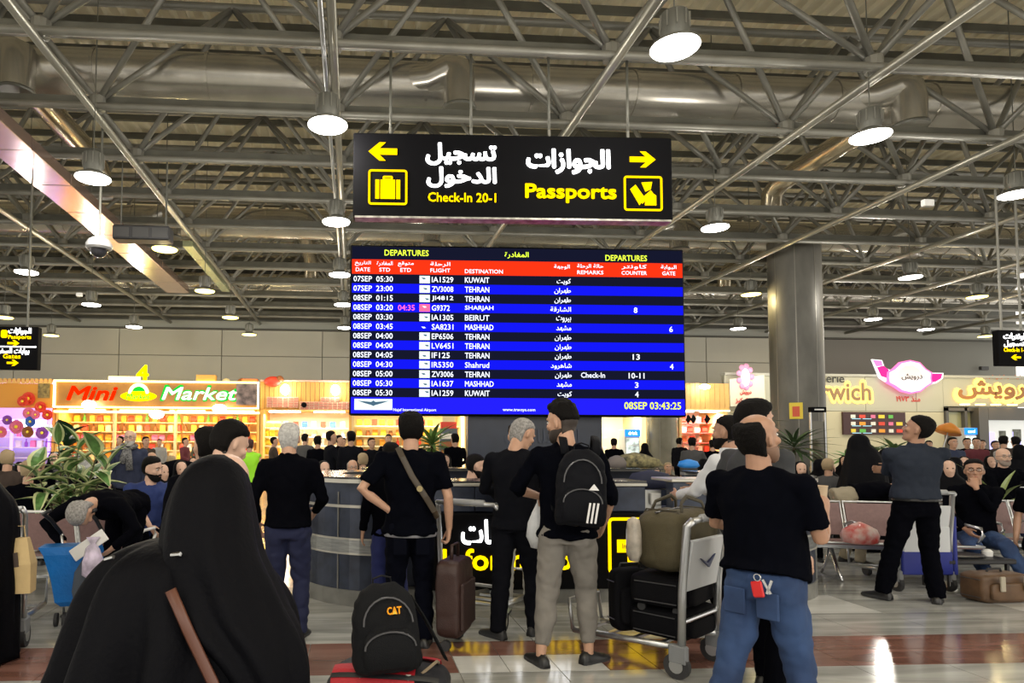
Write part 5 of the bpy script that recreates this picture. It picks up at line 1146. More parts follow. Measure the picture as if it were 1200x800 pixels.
# ================================================================ WOMEN IN BLACK
def chador_person(label, x, y, rz, h=1.6, face=False, seated=False, group=None, vox=.02, lean=0, secs=None, seed=1, hip=None):
    t = empty('person', (x, y, 0), rz, label=label, cat='person', group=group); k = h/1.6; b = MB()
    if seated:
        hc = V((0, .02, 1.11))*k; head_geo(b, M.Translation(hc)); b.cap_tube([V((0, 0, .45))*k, V((0, 0, .8))*k, V((0, 0, 1.0))*k], [(.16, .13), (.17, .12), (.06, .06)], 12, ref=(1, 0, 0))
        for s in (-1, 1): b.cap_tube([V((s*.09, 0, .47))*k, V((s*.10, .42, .47))*k, V((s*.10, .42, .08))*k, V((s*.10, .5, .04))*k], [.08, .06, .05, .03], 10)
        S = secs or [(.02, 0, .30, .24, .26, 1.2, 0), (.30, 0, .28, .25, .26, .8, 0), (.46, 0, .22, .27, .30, .6, 0), (.58, 0, .10, .25, .26, .6, 0), (.80, 0, .02, .24, .17, .6, 0), (.95, 0, 0, .19, .14, .3, 0), (1.03, 0, 0, .12, .115, .2, 0), (1.10, 0, -.01, .105, .115, .1, 0), (1.18, 0, -.01, .095, .105, .1, 0), (1.24, 0, -.01, .055, .06, .1, 0), (1.255, 0, -.01, .01, .01, 0, 0)]
    else:
        hc = V((0, .02, 1.47))*k; head_geo(b, M.Translation(hc)); b.cap_tube([V((0, 0, .1))*k, V((0, 0, .9))*k, V((0, 0, 1.2))*k, V((0, 0, 1.36))*k], [(.1, .1), (.16, .12), (.17, .12), (.06, .06)], 12, ref=(1, 0, 0))
        S = secs or [(.02, 0, 0, .30, .28, 1.6, 0), (.3, 0, 0, .29, .26, 1.3, 0), (.7, 0, 0, .27, .22, .9, 0), (1.0, 0, 0, .26, .19, .7, 0), (1.2, 0, 0, .235, .16, .5, 0), (1.31, 0, 0, .17, .14, .3, 0), (1.39, 0, 0, .115, .12, .2, 0), (1.46, 0, -.01, .105, .115, .1, 0), (1.54, 0, -.01, .095, .105, .1, 0), (1.60, 0, -.01, .055, .06, .1, 0), (1.615, 0, -.01, .01, .01, 0, 0)]
    if face:
        T = lambda *p: hc+V(p)
        for s in (-1, 1): MB().ell(T(s*.031, .090, .016), (.012, .007, .007), 8, 5).build('eye', mat('iris', (.02, .012, .008), .1), t, smooth=True)
        S = [(z, cx, (cy-.035 if z > hc.z/k-.09 else cy), rx, ry, fa, e) for z, cx, cy, rx, ry, fa, e in S]
    obj('body', remeshed(b, vox, 'body', SKINP, 1), t)
    c = cloak(t, 'black_cloak', [(z*k, cx*k, cy*k, rx*k, ry*k, fa, e) for z, cx, cy, rx, ry, fa, e in S], ABAYA, n=40, seed=seed)
    return t
# foreground woman
Yf = 2.12; s = Yf/770; fx = put(262, Yf)
fw_ = empty('person', (fx, Yf, 0), 0, label='large foreground woman in flowing black abaya and hood, seen from behind, brown strap', cat='person')
b = MB(); HMf = M.Translation((.0, .03, 1.34)) @ M.Rotation(R(-15), 4, 'X'); head_geo(b, HMf)
b.cap_tube([(-.10, 0, .15), (-.10, 0, .75), (-.06, 0, 1.05), (0, 0, 1.22)], [(.1, .1), (.16, .13), (.18, .12), (.06, .06)], 14, ref=(1, 0, 0))
for sx in (-1, 1): b.cap_tube([(-.06+sx*.17, 0, 1.08), (-.06+sx*.24, .08, .85), (-.05+sx*.15, .3, .8)], [.05, .04, .03], 10)
obj('body', remeshed(b, .014, 'body', SKINP, 1), fw_)
def fsec(y_px, xl, xr, ry, fa, cy=0): return (1.5-(y_px-520)*s, ((xl+xr)/2-262)*s, cy, (xr-xl)/2*s, ry, fa, 0)
cloak(fw_, 'abaya', [(.02, -.10, 0, .46, .40, 1.3, 0), (.4, -.10, 0, .44, .36, 1.2, 0), fsec(800, 84, 366, .31, 1.0), fsec(760, 93, 358, .30, .8), fsec(720, 103, 350, .28, .7), fsec(690, 110, 335, .25, .6), fsec(665, 122, 315, .22, .5), fsec(648, 138, 300, .19, .4), fsec(637, 158, 285, .15, .3), fsec(630, 180, 275, .09, .2), fsec(627, 205, 262, .03, 0)], ABAYA, n=120, seed=4, nf=9, folds=.05)
cloak(fw_, 'head_veil', [fsec(812, 292, 366, .13, .5, -.18), fsec(770, 285, 367, .15, .6, -.16), fsec(740, 262, 363, .17, .6, -.14), fsec(715, 235, 353, .18, .6, -.12), fsec(695, 217, 341, .18, .5, -.10), fsec(670, 206, 328, .175, .4, -.08), fsec(640, 201, 312, .17, .3, -.06), fsec(610, 200, 303, .155, .2, -.03), fsec(585, 203, 297, .14, .12, -.01), fsec(562, 211, 291, .125, .08, .0), fsec(546, 222, 283, .10, .05, .01), fsec(537, 235, 272, .06, .03, .01), fsec(533, 246, 262, .02, 0, .01)], ABAYA, n=110, seed=9, nf=7, folds=.045)
MB().tube([(-.085, -.27, 1.10), (-.03, -.285, .99), (.04, -.30, .86), (.10, -.345, .74), (.16, -.38, .64)], [(.005, .016)]*5, 8, ref=(0, -1, 0)).build('bag_strap', mat('brown_leather_strap', (.10, .035, .02), .4), fw_, smooth=True)
for a, c in (((-.10, -.21, 1.185), (-.07, -.23, 1.19)), ((-.30, -.16, 1.165), (-.27, -.18, 1.175))): MB().tube([a, c], .006, 6).build('clasp', CHROME, fw_)
# woman cut by the left edge
Y = 4.75; chador_person('woman in black chador cut off by the left edge, beside the paper bag', put(-22, Y), Y, away(put(-22, Y), Y), 1.42, vox=.03, secs=None)
# standing chador woman and bending man right
Y = 9.2; chador_person('tall woman in pointed black chador bending over the bench right of the round column', put(1008, Y), Y, away(put(1008, Y), Y, -90), 1.66, seed=3, secs=[(.02, 0, 0, .36, .33, 1.6, 0), (.4, 0, 0, .35, .32, 1.2, 0), (.8, 0, .02, .34, .30, .8, 0), (1.05, 0, .04, .30, .27, .6, 0), (1.25, 0, .05, .24, .23, .5, 0), (1.38, 0, .03, .15, .18, .3, 0), (1.46, 0, -.0, .12, .14, .2, 0), (1.54, 0, -.0, .10, .12, .1, 0), (1.60, 0, 0, .06, .07, .1, 0), (1.615, 0, 0, .01, .01, 0, 0)])
chador_person('woman in black reaching out an arm, right of the pointed chador', put(1040, 9.8), 9.8, away(put(1040, 9.8), 9.8, -100), 1.45, seed=8)
Y = 8.1; x = put(990, Y); person('man bent forward in black jacket and khaki trousers beside the chador woman', x, Y, away(x, Y, -75), 1.70, hip=(0, -.05, .86), lean=78, hp=-20, arms={-1: dict(hand=(-.15, .62, .55), pole=(-1, 0, 0)), 1: dict(hand=(.15, .62, .55), pole=(1, 0, 0))}, hem=-.14, top=BLACKC, bottom=KHAKI, vox=.013, legs={-1: dict(foot=(-.12, 0, .085)), 1: dict(foot=(.14, .1, .085))}, wide=1.1)
# bending man at left
Y = 6.15; x = put(140, Y); person('man with grey cropped hair bent double over the blue shopping trolley', x, Y, face_cam(x, Y, -30), 1.72, hip=(0, -.15, .92), lean=84, hp=25, arms={-1: dict(hand=(-.20, .42, .62), pole=(-1, 0, .2)), 1: dict(hand=(.22, .46, .66), pole=(1, 0, .2))}, top=BLACKC, bottom=BLACKC, hair=('low', HAIRG), vox=.012, wide=1.12,
    legs={-1: dict(foot=(-.16, .12, .085)), 1: dict(foot=(.16, -.1, .085))}, shoes=mat('white_shoe', (.6, .6, .6), .5))
# seated blue t-shirt man
Y = 7.6; x = put(172, Y); person('bearded man seated in royal blue t-shirt, forearms on his knees, left of the abaya', x, Y, face_cam(x, Y, 15), 1.74, hip=(0, 0, .50), lean=14, hy=-35, arms={-1: dict(hand=(-.08, .48, .60), pole=(-1, -.2, -.3)), 1: dict(hand=(.08, .50, .60), pole=(1, -.2, -.3))},
    legs={-1: dict(foot=(-.16, .50, .085)), 1: dict(foot=(.16, .46, .085))}, top=BLUET, bottom=BLACKC, sleeve='short', face=True, beard=HAIRB, vox=.012, belly=.05, wide=1.15, skin=SKINP)
# old man with scarf
Y = 10.5; x = put(151, Y); t, J = person('old man standing with glasses, grey checked scarf and navy jacket', x, Y, face_cam(x, Y, -12), 1.66, top=mat('navy_jacket', (.015, .022, .055), .8, bump=.3, bscale=200), bottom=BLACKC, hair=('band', HAIRW), face=True, glasses=1, beard=mat('white_beard', (.45, .43, .40), .8), vox=.013, skin=SKINP, wide=1.2, collar=1)
sc = MB().tube([(-.10, .02, 1.45), (-.07, .10, 1.43), (0, .125, 1.38), (.07, .10, 1.43), (.10, .02, 1.46), (.06, -.08, 1.46), (-.06, -.08, 1.46), (-.10, .02, 1.45)], .035, 8); sc.tube([(.0, .13, 1.40), (-.03, .16, 1.25), (-.04, .165, 1.08)], [(.05, .02)]*3, 8, ref=(1, 0, 0)); sc.tube([(.02, .13, 1.40), (.06, .16, 1.28), (.07, .165, 1.18)], [(.045, .02)]*3, 8, ref=(1, 0, 0))
sc.build('checked_scarf', mat('checked_scarf', (.12, .12, .12), .8, var=.9, scale=45), t, smooth=True)
# seated man with hand on mouth
Y = 7.1; x = put(1142, Y); person('man seated at right with glasses, hand on his mouth, black jacket and blue jeans', x, Y, face_cam(x, Y, 12), 1.74, hip=(0, 0, .48), lean=0, hy=8, arms={-1: dict(hand=(.03, .20, 1.02), pole=(-.5, 0, -1), dir=(.1, -.3, 1), palm=(0, -1, 0), curl=1.0), 1: dict(hand=(.16, .28, .58), pole=(1, -.2, 0))},
    legs={-1: dict(foot=(-.30, .46, .085)), 1: dict(foot=(.05, .62, .085))}, top=BLACKC, bottom=JEAN, face=True, glasses=1, hair=('short', None), vox=.012, skin=SKIN2)
Y = 9.6; x = put(1176, Y); person('bald bearded man seated in black shirt looking right, behind the man with hand on mouth', x, Y, face_cam(x, Y, 40), 1.80, hip=(0, 0, .55), hy=15, arms={-1: dict(hand=(-.16, .36, .78), pole=(-1, 0, 0), curl=1), 1: dict(hand=(.14, .30, .66), pole=(1, 0, 0))}, legs={-1: dict(foot=(-.15, .5, .085)), 1: dict(foot=(.15, .5, .085))}, top=BLACKC, bottom=DKBLUE, hair=('band', HAIRG), face=True, glasses=1, beard=mat('grey_beard', (.25, .2, .17), .8), vox=.014, skin=SKINP, wide=1.15)
# staff behind the counter
x = put(553, 7.3); person('bearded man in grey shirt seated behind the counter, facing right', x, 7.3, away(x, 7.3, -75), 1.74, hip=(0, 0, .52), top=mat('mid_grey_shirt', (.09, .09, .10), .8), bottom=BLACKC, face=True, beard=HAIRB, hair=('short', None), legs={-1: dict(foot=(-.12, .42, .085)), 1: dict(foot=(.12, .42, .085))}, vox=.014, hp=12, skin=SKINP)
x = put(1244, 6.6); person('person in black with bare forearm seated at the right edge', x, 6.75, face_cam(x, 6.6, 0), 1.70, hip=(0, 0, .5), top=BLACKC, bottom=BLACKC, sleeve='short', legs={-1: dict(foot=(-.12, .42, .085)), 1: dict(foot=(.12, .42, .085))}, vox=.016)
# hi-vis man
x = put(292, 13); person('man in bright green high-visibility vest beyond the grey-haired man', x, 13, away(x, 13, -10), 1.55, top=mat('hi_vis', (.35, .85, .02), .6), bottom=BLACKC, vox=.02, sleeve='none', hair=('short', mat('dark_red_hair', (.05, .015, .012), .7)), wide=1.25)

# ================================================================ CROWD
DKC = [BLACKC, CHAR, mat('dark_brown_cloth', (.035, .022, .016), .85), mat('dark_grey_cloth', (.06, .06, .062), .85), mat('faded_navy_cloth', (.02, .03, .07), .85), mat('maroon_cloth', (.12, .02, .03), .85), mat('olive_cloth', (.07, .07, .04), .85), mat('light_grey_cloth', (.30, .30, .30), .85)]
DKN = ['black', 'charcoal', 'dark brown', 'dark grey', 'faded navy', 'maroon', 'olive', 'light grey']
tmpl = {}
tmpl['sit'], _ = person('x', 0, 0, 0, 1.72, hip=(0, 0, .50), arms={-1: dict(hand=(-.10, .34, .62), pole=(-1, 0, 0)), 1: dict(hand=(.10, .34, .62), pole=(1, 0, 0))}, legs={-1: dict(foot=(-.12, .42, .085)), 1: dict(foot=(.12, .42, .085))}, vox=.022, face=True)
tmpl['stand'], _ = person('x', 0, 0, 0, 1.72, arms={-1: dict(hand=(-.26, .05, .86)), 1: dict(hand=(.18, .28, 1.05), pole=(1, -1, 0))}, vox=.022, face=True)
tmpl['bald'], _ = person('x', 0, 0, 0, 1.70, hip=(0, 0, .50), arms={-1: dict(hand=(-.10, .34, .62), pole=(-1, 0, 0)), 1: dict(hand=(.10, .34, .62), pole=(1, 0, 0))}, legs={-1: dict(foot=(-.12, .42, .085)), 1: dict(foot=(.12, .42, .085))}, vox=.022, face=True, hair=('band', HAIRG), glasses=1)
tmpl['csit'] = chador_person('x', 0, 0, 0, 1.60, face=True, seated=True, seed=21, vox=.022)
tmpl['cstand'] = chador_person('x', 0, 0, 0, 1.60, face=True, seed=22, vox=.022)
# (px, Y, kind, facing degrees from 'towards the camera', shirt colour index, label)
P = [(8, 9.5, 'sit', 170, 2, 'person with fair hair seen from behind, seated at the left edge'), (24, 11.5, 'csit', 20, 0, 'woman in black seated left of the variegated plant'), (45, 10.4, 'sit', 150, 0, 'seated person in black behind left side of the variegated plant'),
 (62, 14, 'csit', 0, 0, 'black-veiled woman glimpsed just behind the variegated plant'), (93, 10.6, 'csit', -35, 0, 'veiled woman seated right of the plant, face turned to the open paper'), (119, 11.6, 'csit', 10, 0, 'veiled woman seated just left of the old man with scarf'), (78, 13, 'sit', 20, 3, 'seated person in dark grey behind the veiled woman by the plant'),
 (170, 16, 'stand', 20, 2, 'person in dark brown standing just right behind the old man with scarf'), (177, 11.2, 'bald', 15, 0, 'small bald man with glasses seated right of the old man with scarf'), (200, 12.5, 'sit', 175, 0, 'seated person in black left of the young bowed man, seen from behind'),
 (226, 14.5, 'csit', 0, 0, 'veiled woman between the bald man and the young bowed man'), (216, 20, 'stand', 60, 5, 'shopper in maroon standing at the big grocery shop shelves'), (140, 20, 'stand', -60, 7, 'shopper in light grey at the left part of the big grocery shop'), (233, 22, 'stand', 20, 6, 'shopkeeper in olive inside the right part of the big grocery shop'), (186, 22, 'stand', 0, 7, 'shopper in light grey in the middle of the big grocery shop'),
 (320, 18, 'stand', 100, 2, 'shopper in dark brown just left of the grey-haired man, far back'), (357, 17, 'stand', 150, 3, 'shopper in dark grey just right of the grey-haired man'), (372, 14, 'stand', 165, 0, 'standing person in black with white badge, first right of the grey-haired man'), (387, 13.2, 'stand', 110, 1, 'man in charcoal standing right of the person with the white badge'), (397, 17, 'stand', 60, 0, 'slim person in black between two men before the bright white shelves'), (411, 12.6, 'stand', 195, 1, 'man in charcoal just left of the hand-on-hip man, standing'),
 (402, 20, 'stand', 0, 2, 'shopper in dark brown before the bright white shelves'), (380, 9.9, 'csit', 15, 0, 'veiled woman whose face shows over the counter at left'), (413, 9.8, 'bald', 10, 0, 'bald man whose head shows over the counter, left of the hand-on-hip man'), (425, 11, 'sit', 190, 0, 'person in black behind the elbow of the hand-on-hip man'), (435, 15, 'stand', 30, 1, 'charcoal-clad man just left behind the head of the hand-on-hip man'), (455, 17, 'stand', 0, 0, 'person in black directly behind the hand-on-hip man'),
 (533, 14, 'stand', 200, 0, 'slim figure in black beside the rack at the navy panel'), (522, 12, 'csit', 0, 0, 'veiled woman low behind the counter, right of the hand-on-hip man'),
 (700, 12.5, 'cstand', 80, 0, 'veiled woman leaning right beside the young man with the backpack'), (720, 17, 'stand', 180, 0, 'broad man in black seen from behind at the white and green shelves'), (756, 17.5, 'cstand', 185, 0, 'woman in black chador before the far column'), (783, 13, 'sit', 10, 2, 'child in dark brown low before the far column'), (770, 15, 'csit', 0, 0, 'veiled woman just left of the child before the far column'),
 (812, 14, 'stand', 175, 3, 'large man in dark grey, from behind, at the red and white stall'), (836, 15, 'stand', 190, 0, 'man in black at right of the red and white stall, from behind'), (825, 12, 'csit', 180, 0, 'dark veiled figure low behind the bearded man in white shirt'), (797, 19, 'stand', 150, 1, 'charcoal figure left of the large man at the red and white stall'),
 (939, 10.2, 'csit', 10, 0, 'woman with face framed in black scarf, just left of the glass stand'), (944, 8.6, 'sit', 5, 1, 'boy looking down, seated just right of the balding man'), (962, 11.6, 'csit', 160, 0, 'veiled figure seen from behind at the foot of the glass stand'), (973, 12.4, 'csit', 140, 0, 'veiled figure just left of the tall chador woman'), (971, 10, 'sit', 165, 3, 'person with grey hood just left of the tall chador woman, from behind'),
 (925, 12.5, 'sit', 0, 0, 'person in black under the spiky plant by the round column'), (953, 14.5, 'sit', 10, 1, 'charcoal-clad person far behind the boy'), (1030, 14, 'sit', 0, 0, 'person in black behind the outstretched arm of the woman'),
 (1102, 10.5, 'sit', 165, 3, 'fair-haired person in dark grey seen from behind, right of the arms-crossed man'), (1118, 14, 'stand', 30, 4, 'person in faded navy standing by the glass door'), (1135, 16.5, 'stand', 10, 0, 'person in black right before the fridge at the glass door'), (1131, 12.2, 'csit', 5, 0, 'veiled woman with dark face, above the man with hand on mouth'), (1120, 10.9, 'csit', 175, 0, 'veiled woman from behind, left of the bald bearded man'), (1146, 15.5, 'stand', 0, 5, 'person in maroon standing beyond the bald bearded man'),
 (1178, 14.5, 'stand', 170, 2, 'man in dark brown from behind before the white display'), (1192, 15, 'stand', 195, 0, 'man in black before the white display, at the right edge'), (1196, 11.5, 'cstand', 180, 0, 'veiled woman leaning at the right edge'), (1162, 13.5, 'csit', 20, 0, 'veiled woman low between bald man and the man in dark brown'), (1090, 17, 'stand', 0, 6, 'person in olive just right of the arms-crossed man, far back'), (1099, 13, 'csit', 0, 0, 'veiled woman beside the ear of the arms-crossed man'), (1187, 12.4, 'sit', 10, 1, 'charcoal-clad person seated behind the long green leaves'),
 (33, 8.0, 'sit', 170, 0, 'person in black from behind, seated low at left under the fair-haired one'), (6, 12.8, 'csit', 0, 0, 'veiled woman at the very left edge, far row'), (133, 13.6, 'csit', -10, 0, 'veiled woman half hidden left of the old man, far row'), (190, 9.4, 'csit', 30, 0, 'veiled woman between the man in royal blue and the black abaya'), (212, 9.6, 'csit', 10, 0, 'veiled figure touching the left side of the black abaya hood'),
 (1112, 9.1, 'csit', 10, 0, 'veiled woman low between trolley handle and man with hand on mouth'), (1153, 19.5, 'stand', 0, 0, 'far person in black at the left post of the white display'), (1168, 16.5, 'stand', 30, 7, 'far person in light grey in front of the white display'), (1060, 12.8, 'csit', 180, 0, 'veiled figure from behind just beyond the arms-crossed man'), (1010, 13.5, 'stand', 10, 0, 'person in black standing behind the pointed chador'), (990, 15, 'csit', 0, 0, 'far veiled woman between glass stand and pointed chador'),
 (690, 14.5, 'sit', 0, 0, 'seated person in black just right of the navy panel'), (737, 14, 'csit', 0, 0, 'veiled woman behind the camouflage bundle'), (850, 13.2, 'sit', 180, 3, 'dark grey seated person under the leaning cream panel')]
used_t = set()
for px, Y, kind, fd_, ci, lb in P:
    x = put(px, Y); src = tmpl[kind]; c = src if kind not in used_t else copy_tree(src); used_t.add(kind)
    c.location = (x, Y, 0); c.rotation_euler[2] = face_cam(x, Y, fd_); c['label'] = lb; c['group'] = 'waiting crowd'
    sc_ = {'stand': random.uniform(.92, 1.0), 'cstand': random.uniform(.95, 1.05)}.get(kind, random.uniform(.93, 1.05)*(.82 if 'boy' in lb or 'child' in lb else 1)); c.scale = (sc_*.98, sc_*.98, sc_)
    for ch in c.children:
        if ch.name.startswith('shirt') and ch.material_slots: ch.material_slots[0].link = 'OBJECT'; ch.material_slots[0].material = DKC[ci]
        if ch.name.startswith('hair') and ('with fair hair' in lb or lb.startswith('fair-haired')) and ch.material_slots: ch.material_slots[0].link = 'OBJECT'; ch.material_slots[0].material = mat('fair_hair', (.35, .26, .15), .7)
# badge on one man's back
# ================================================================ SEATING
MAUVE = mat('mauve_seat_panel', (.22, .13, .125), .45, var=.08, scale=30, bump=.3, bscale=250)
def bench(name, label, x, y, rz, n, white=False):
    t = empty(name, (x, y, 0), rz, label=label, cat='bench'); W = .56*n; FR = WHITE if white else ALU
    MB().box((0, .0, .36), (W, .07, .05), bev=.008).build('beam', FR, t)
    for i in range(n):
        cx = -W/2+.56*(i+.5)
        def pan(p0, p1, p2, nm):   # bent panel in the yz plane
            b = MB(); rg = []
            for (yy, zz) in (p0, p1, p2): rg.append([(cx-.25, yy, zz), (cx+.25, yy, zz), (cx+.25, yy-.0, zz-.02), (cx-.25, yy, zz-.02)])
            b.rings(rg); b.build(nm, MAUVE, t)
        pan((-.24, .415), (.05, .40), (.24, .425), 'seat')
        b = MB().rings([[(cx-.25, -.25, .46), (cx+.25, -.25, .46), (cx+.25, -.27, .46), (cx-.25, -.27, .46)], [(cx-.25, -.29, .62), (cx+.25, -.29, .62), (cx+.25, -.31, .62), (cx-.25, -.31, .62)], [(cx-.25, -.35, .82), (cx+.25, -.35, .82), (cx+.25, -.37, .82), (cx-.25, -.37, .82)]]); b.build('backrest', MAUVE, t)
        fr = [(cx-.265, .25, .43), (cx-.265, -.22, .41), (cx-.265, -.27, .5), (cx-.265, -.37, .84), (cx+.265, -.37, .84), (cx+.265, -.27, .5), (cx+.265, -.22, .41), (cx+.265, .25, .43), (cx-.265, .25, .43)]
        MB().tube(fr, .014, 8).build('seat_frame', FR, t, smooth=True)
    for i in range(n+1):
        cx = -W/2+.56*i
        MB().tube([(cx, -.30, .58), (cx, -.1, .63), (cx, .18, .62), (cx, .22, .55), (cx, .1, .44)], .016, 8).build('armrest', FR, t, smooth=True)
    for sx in (-1, 1):
        if n > 1 or sx > 0:
            cx = sx*(W/2-.3)*(n > 1); 
            for e in (-1, 1): MB().tube([(cx, 0, .35), (cx, e*.16, .12), (cx, e*.28, .015)], [.024, .02, .016], 8).build('leg', CHROME if not white else ALU, t, smooth=True)
    return t
bench('waiting_bench', 'mauve and silver waiting bench with red plastic bag on it, right of the balding man', at(1035, 600, 7.1).x, 7.1, face_cam(4.5, 7.1, 16)-0, 3)
bench('waiting_bench', 'mauve bench behind the man with hand on mouth, at right edge', at(1170, 600, 7.4).x, 7.25, R(175), 3)
bench('waiting_bench', 'mauve bench with white frame at lower left behind the blue shopping trolley', at(60, 620, 6.6).x, 6.9, R(-4), 3, True)
bench('waiting_bench', 'white-framed bench left behind the variegated plant', at(45, 590, 8.6).x, 8.9, R(-4), 3, True)
bench('waiting_bench', 'white-framed bench between the plant and the man in blue', at(212, 575, 8.8).x, 8.4, R(4), 3, True)
bench('waiting_bench', 'far mauve bench under the bald bearded man', at(1180, 600, 9.6).x, 9.7, R(180), 3)
bench('waiting_bench', 'far bench behind the chador woman', at(985, 575, 10.4).x, 10.6, R(178), 4)
# ================================================================ TROLLEYS
CBLUE = mat('trolley_blue', (.015, .025, .22), .45)
def cart(label, x, y, rz, panel=True, blue=False, mats=None):
    t = empty('luggage_trolley', (x, y, 0), rz, label=label, cat='trolley'); FR = ALU
    for s in (-1, 1):
        MB().tube([(s*.27, 0, .16), (s*.27, -.01, .55), (s*.27, -.05, .98), (s*.26, -.09, 1.02)], [(.02, .028)]*4, 8, ref=(1, 0, 0)).build('upright', FR, t, smooth=True)
        MB().tube([(s*.25, 0, .20), (s*.19, .85, .13)], .022, 8).build('side_rail', FR, t, smooth=True)
        w_ = empty
        fk = MB().box((s*.27, .02, .16), (.05, .12, .12), bev=.01).build('wheel_fork', mat('grey_plastic', (.22, .23, .24), .5), t)
        MB().tube([(s*.27-.02, .03, .085), (s*.27+.02, .03, .085)], .083, 20).build('wheel', RUBBER, t, smooth=True, angle=40); MB().tube([(s*.27-.023, .03, .085), (s*.27+.023, .03, .085)], .045, 14).build('wheel_hub', ALU, t)
    MB().tube([(0-.02, .85, .06), (.02, .85, .06)], .058, 16).build('front_wheel', RUBBER, t, smooth=True, angle=40)
    MB().tube([(-.26, -.09, 1.02), (.26, -.09, 1.02)], .020, 10).build('handle_bar', FR, t, smooth=True)
    MB().tube([(-.17, -.10, 1.03), (.17, -.10, 1.03)], .026, 10).build('handle_grip', mat('grip_grey', (.35, .36, .37), .5), t, smooth=True)
    for i in range(4): MB().box((0, .2+i*.2, .165-.012*i), (.42-.03*i, .03, .018)).build('deck_bar', FR, t)
    MB().tube([(-.27, 0, .36), (.27, 0, .36)], .014, 8).build('cross_bar', FR, t); MB().tube([(-.20, .85, .13), (-.20, .88, .35), (.20, .88, .35), (.20, .85, .13)], .014, 8).build('front_hoop', FR, t, smooth=True)
    if panel:
        p = MB().box((0, -.03, .72), (.48, .03, .34), rx=R(10), bev=.006).build('advert_panel', mat('panel_white', (.58, .60, .62), .4), t)
        MB().prism([(-.10, .76), (.0, .72), (.12, .77), (.02, .69)], 'y', -.065, -.052).build('panel_mark', mat('mark_navy', (.02, .03, .10), .4), p)
    if blue:
        MB().box((0, -.03, .30), (.52, .04, .24), bev=.01).build('blue_board', CBLUE, t); MB().box((.29, -.0, .48), (.04, .10, .60), bev=.01).build('blue_post', CBLUE, t)
        MB().box((0, -.03, .50), (.48, .03, .34), bev=.006).build('lower_panel', mat('panel_white', (.58, .60, .62), .4), t)
    return t
x = at(1098, 650, 6.35).x; cart('luggage trolley with white panel and dark blue base behind the arms-crossed man', x, 6.5, R(-4), True, True)
x = at(828, 650, 4.45).x; c1 = cart('silver luggage trolley loaded with olive bag and black suitcases', 2.313, 4.317, R(38), True)
x = at(551, 650, 5.4).x; cart('silver luggage trolley standing between the two men at the counter', x, 5.4, R(-35), False)
x = at(-2, 650, 4.95).x; cart('luggage trolley at the left edge with a paper bag on its handle', x-.12, 5.0, R(10), False)
# ---- luggage
def soft_case(b, c, d, n=(1, 1, 1), e=.25, rz=0, rx=0, ry=0, seg=24, k=10):
    rot = M.Rotation(rz, 3, 'Z') @ M.Rotation(ry, 3, 'Y') @ M.Rotation(rx, 3, 'X'); c = V(c); rg = []
    f = lambda v, p: math.copysign(abs(v)**p, v)
    for i in range(k+1):
        a = max(-1.5, min(1.5, -pi/2+pi*i/k)); ca, sa = f(cos(a), e), f(sin(a), e)
        rg.append([c+rot @ V((d[0]/2*ca*f(cos(2*pi*j/seg), e), d[1]/2*ca*f(sin(2*pi*j/seg), e), d[2]/2*sa)) for j in range(seg)])
    return b.rings(rg)
OLIVE = mat('olive_canvas', (.085, .07, .035), .75, var=.15, scale=5, bump=.4, bscale=160)
def L2(p): return V(c1.location)+M.Rotation(c1.rotation_euler[2], 3, 'Z') @ V(p)
t = empty('duffel_bag', L2((.15, .20, .63)), c1.rotation_euler[2]+R(-8), label='olive green canvas holdall on top of the loaded trolley', cat='bag')
b = MB(); soft_case(b, (0, 0, .21), (.60, .36, .42), e=.42); obj('holdall_body', remeshed(b, .012, 'holdall_body', OLIVE, 2, (.012, 6, (1, 1, 1))), t)
for s in (-1, 1): MB().tube([(-.16, s*.13, .36), (-.12, s*.10, .47), (0, s*.06, .51), (.12, s*.10, .47), (.16, s*.13, .36)], [(.006, .016)]*5, 6, ref=(0, 1, 0)).build('carry_handle', mat('olive_strap', (.06, .05, .03), .6), t, smooth=True)
MB().tube([(-.2, .185, .02), (-.2, .19, .3), (-.2, .12, .42), (-.2, -.12, .42), (-.2, -.19, .3), (-.2, -.185, .02)], .006, 6).build('piping', mat('olive_strap', (.06, .05, .03), .6), t)
MB().tube([(.2, .185, .02), (.2, .19, .3), (.2, .12, .42), (.2, -.12, .42), (.2, -.19, .3), (.2, -.185, .02)], .006, 6).build('piping', mat('olive_strap', (.06, .05, .03), .6), t)
MB().tube([(-.27, 0, .405), (0, 0, .425), (.27, 0, .405)], .007, 6).build('zip', mat('zip_grey', (.06, .06, .065), .3), t)
soft_bag('bread_bag', 'small crinkled clear plastic bag stuck behind the olive holdall', 'plastic bag', L2((-.19, .36, .70)), [(0, .03, .04), (.06, .05, .06), (.2, .05, .06), (.28, .04, .04), (.30, .01, .01)], mat('crinkled_plastic', (.5, .45, .38), .3, var=.3, scale=12))
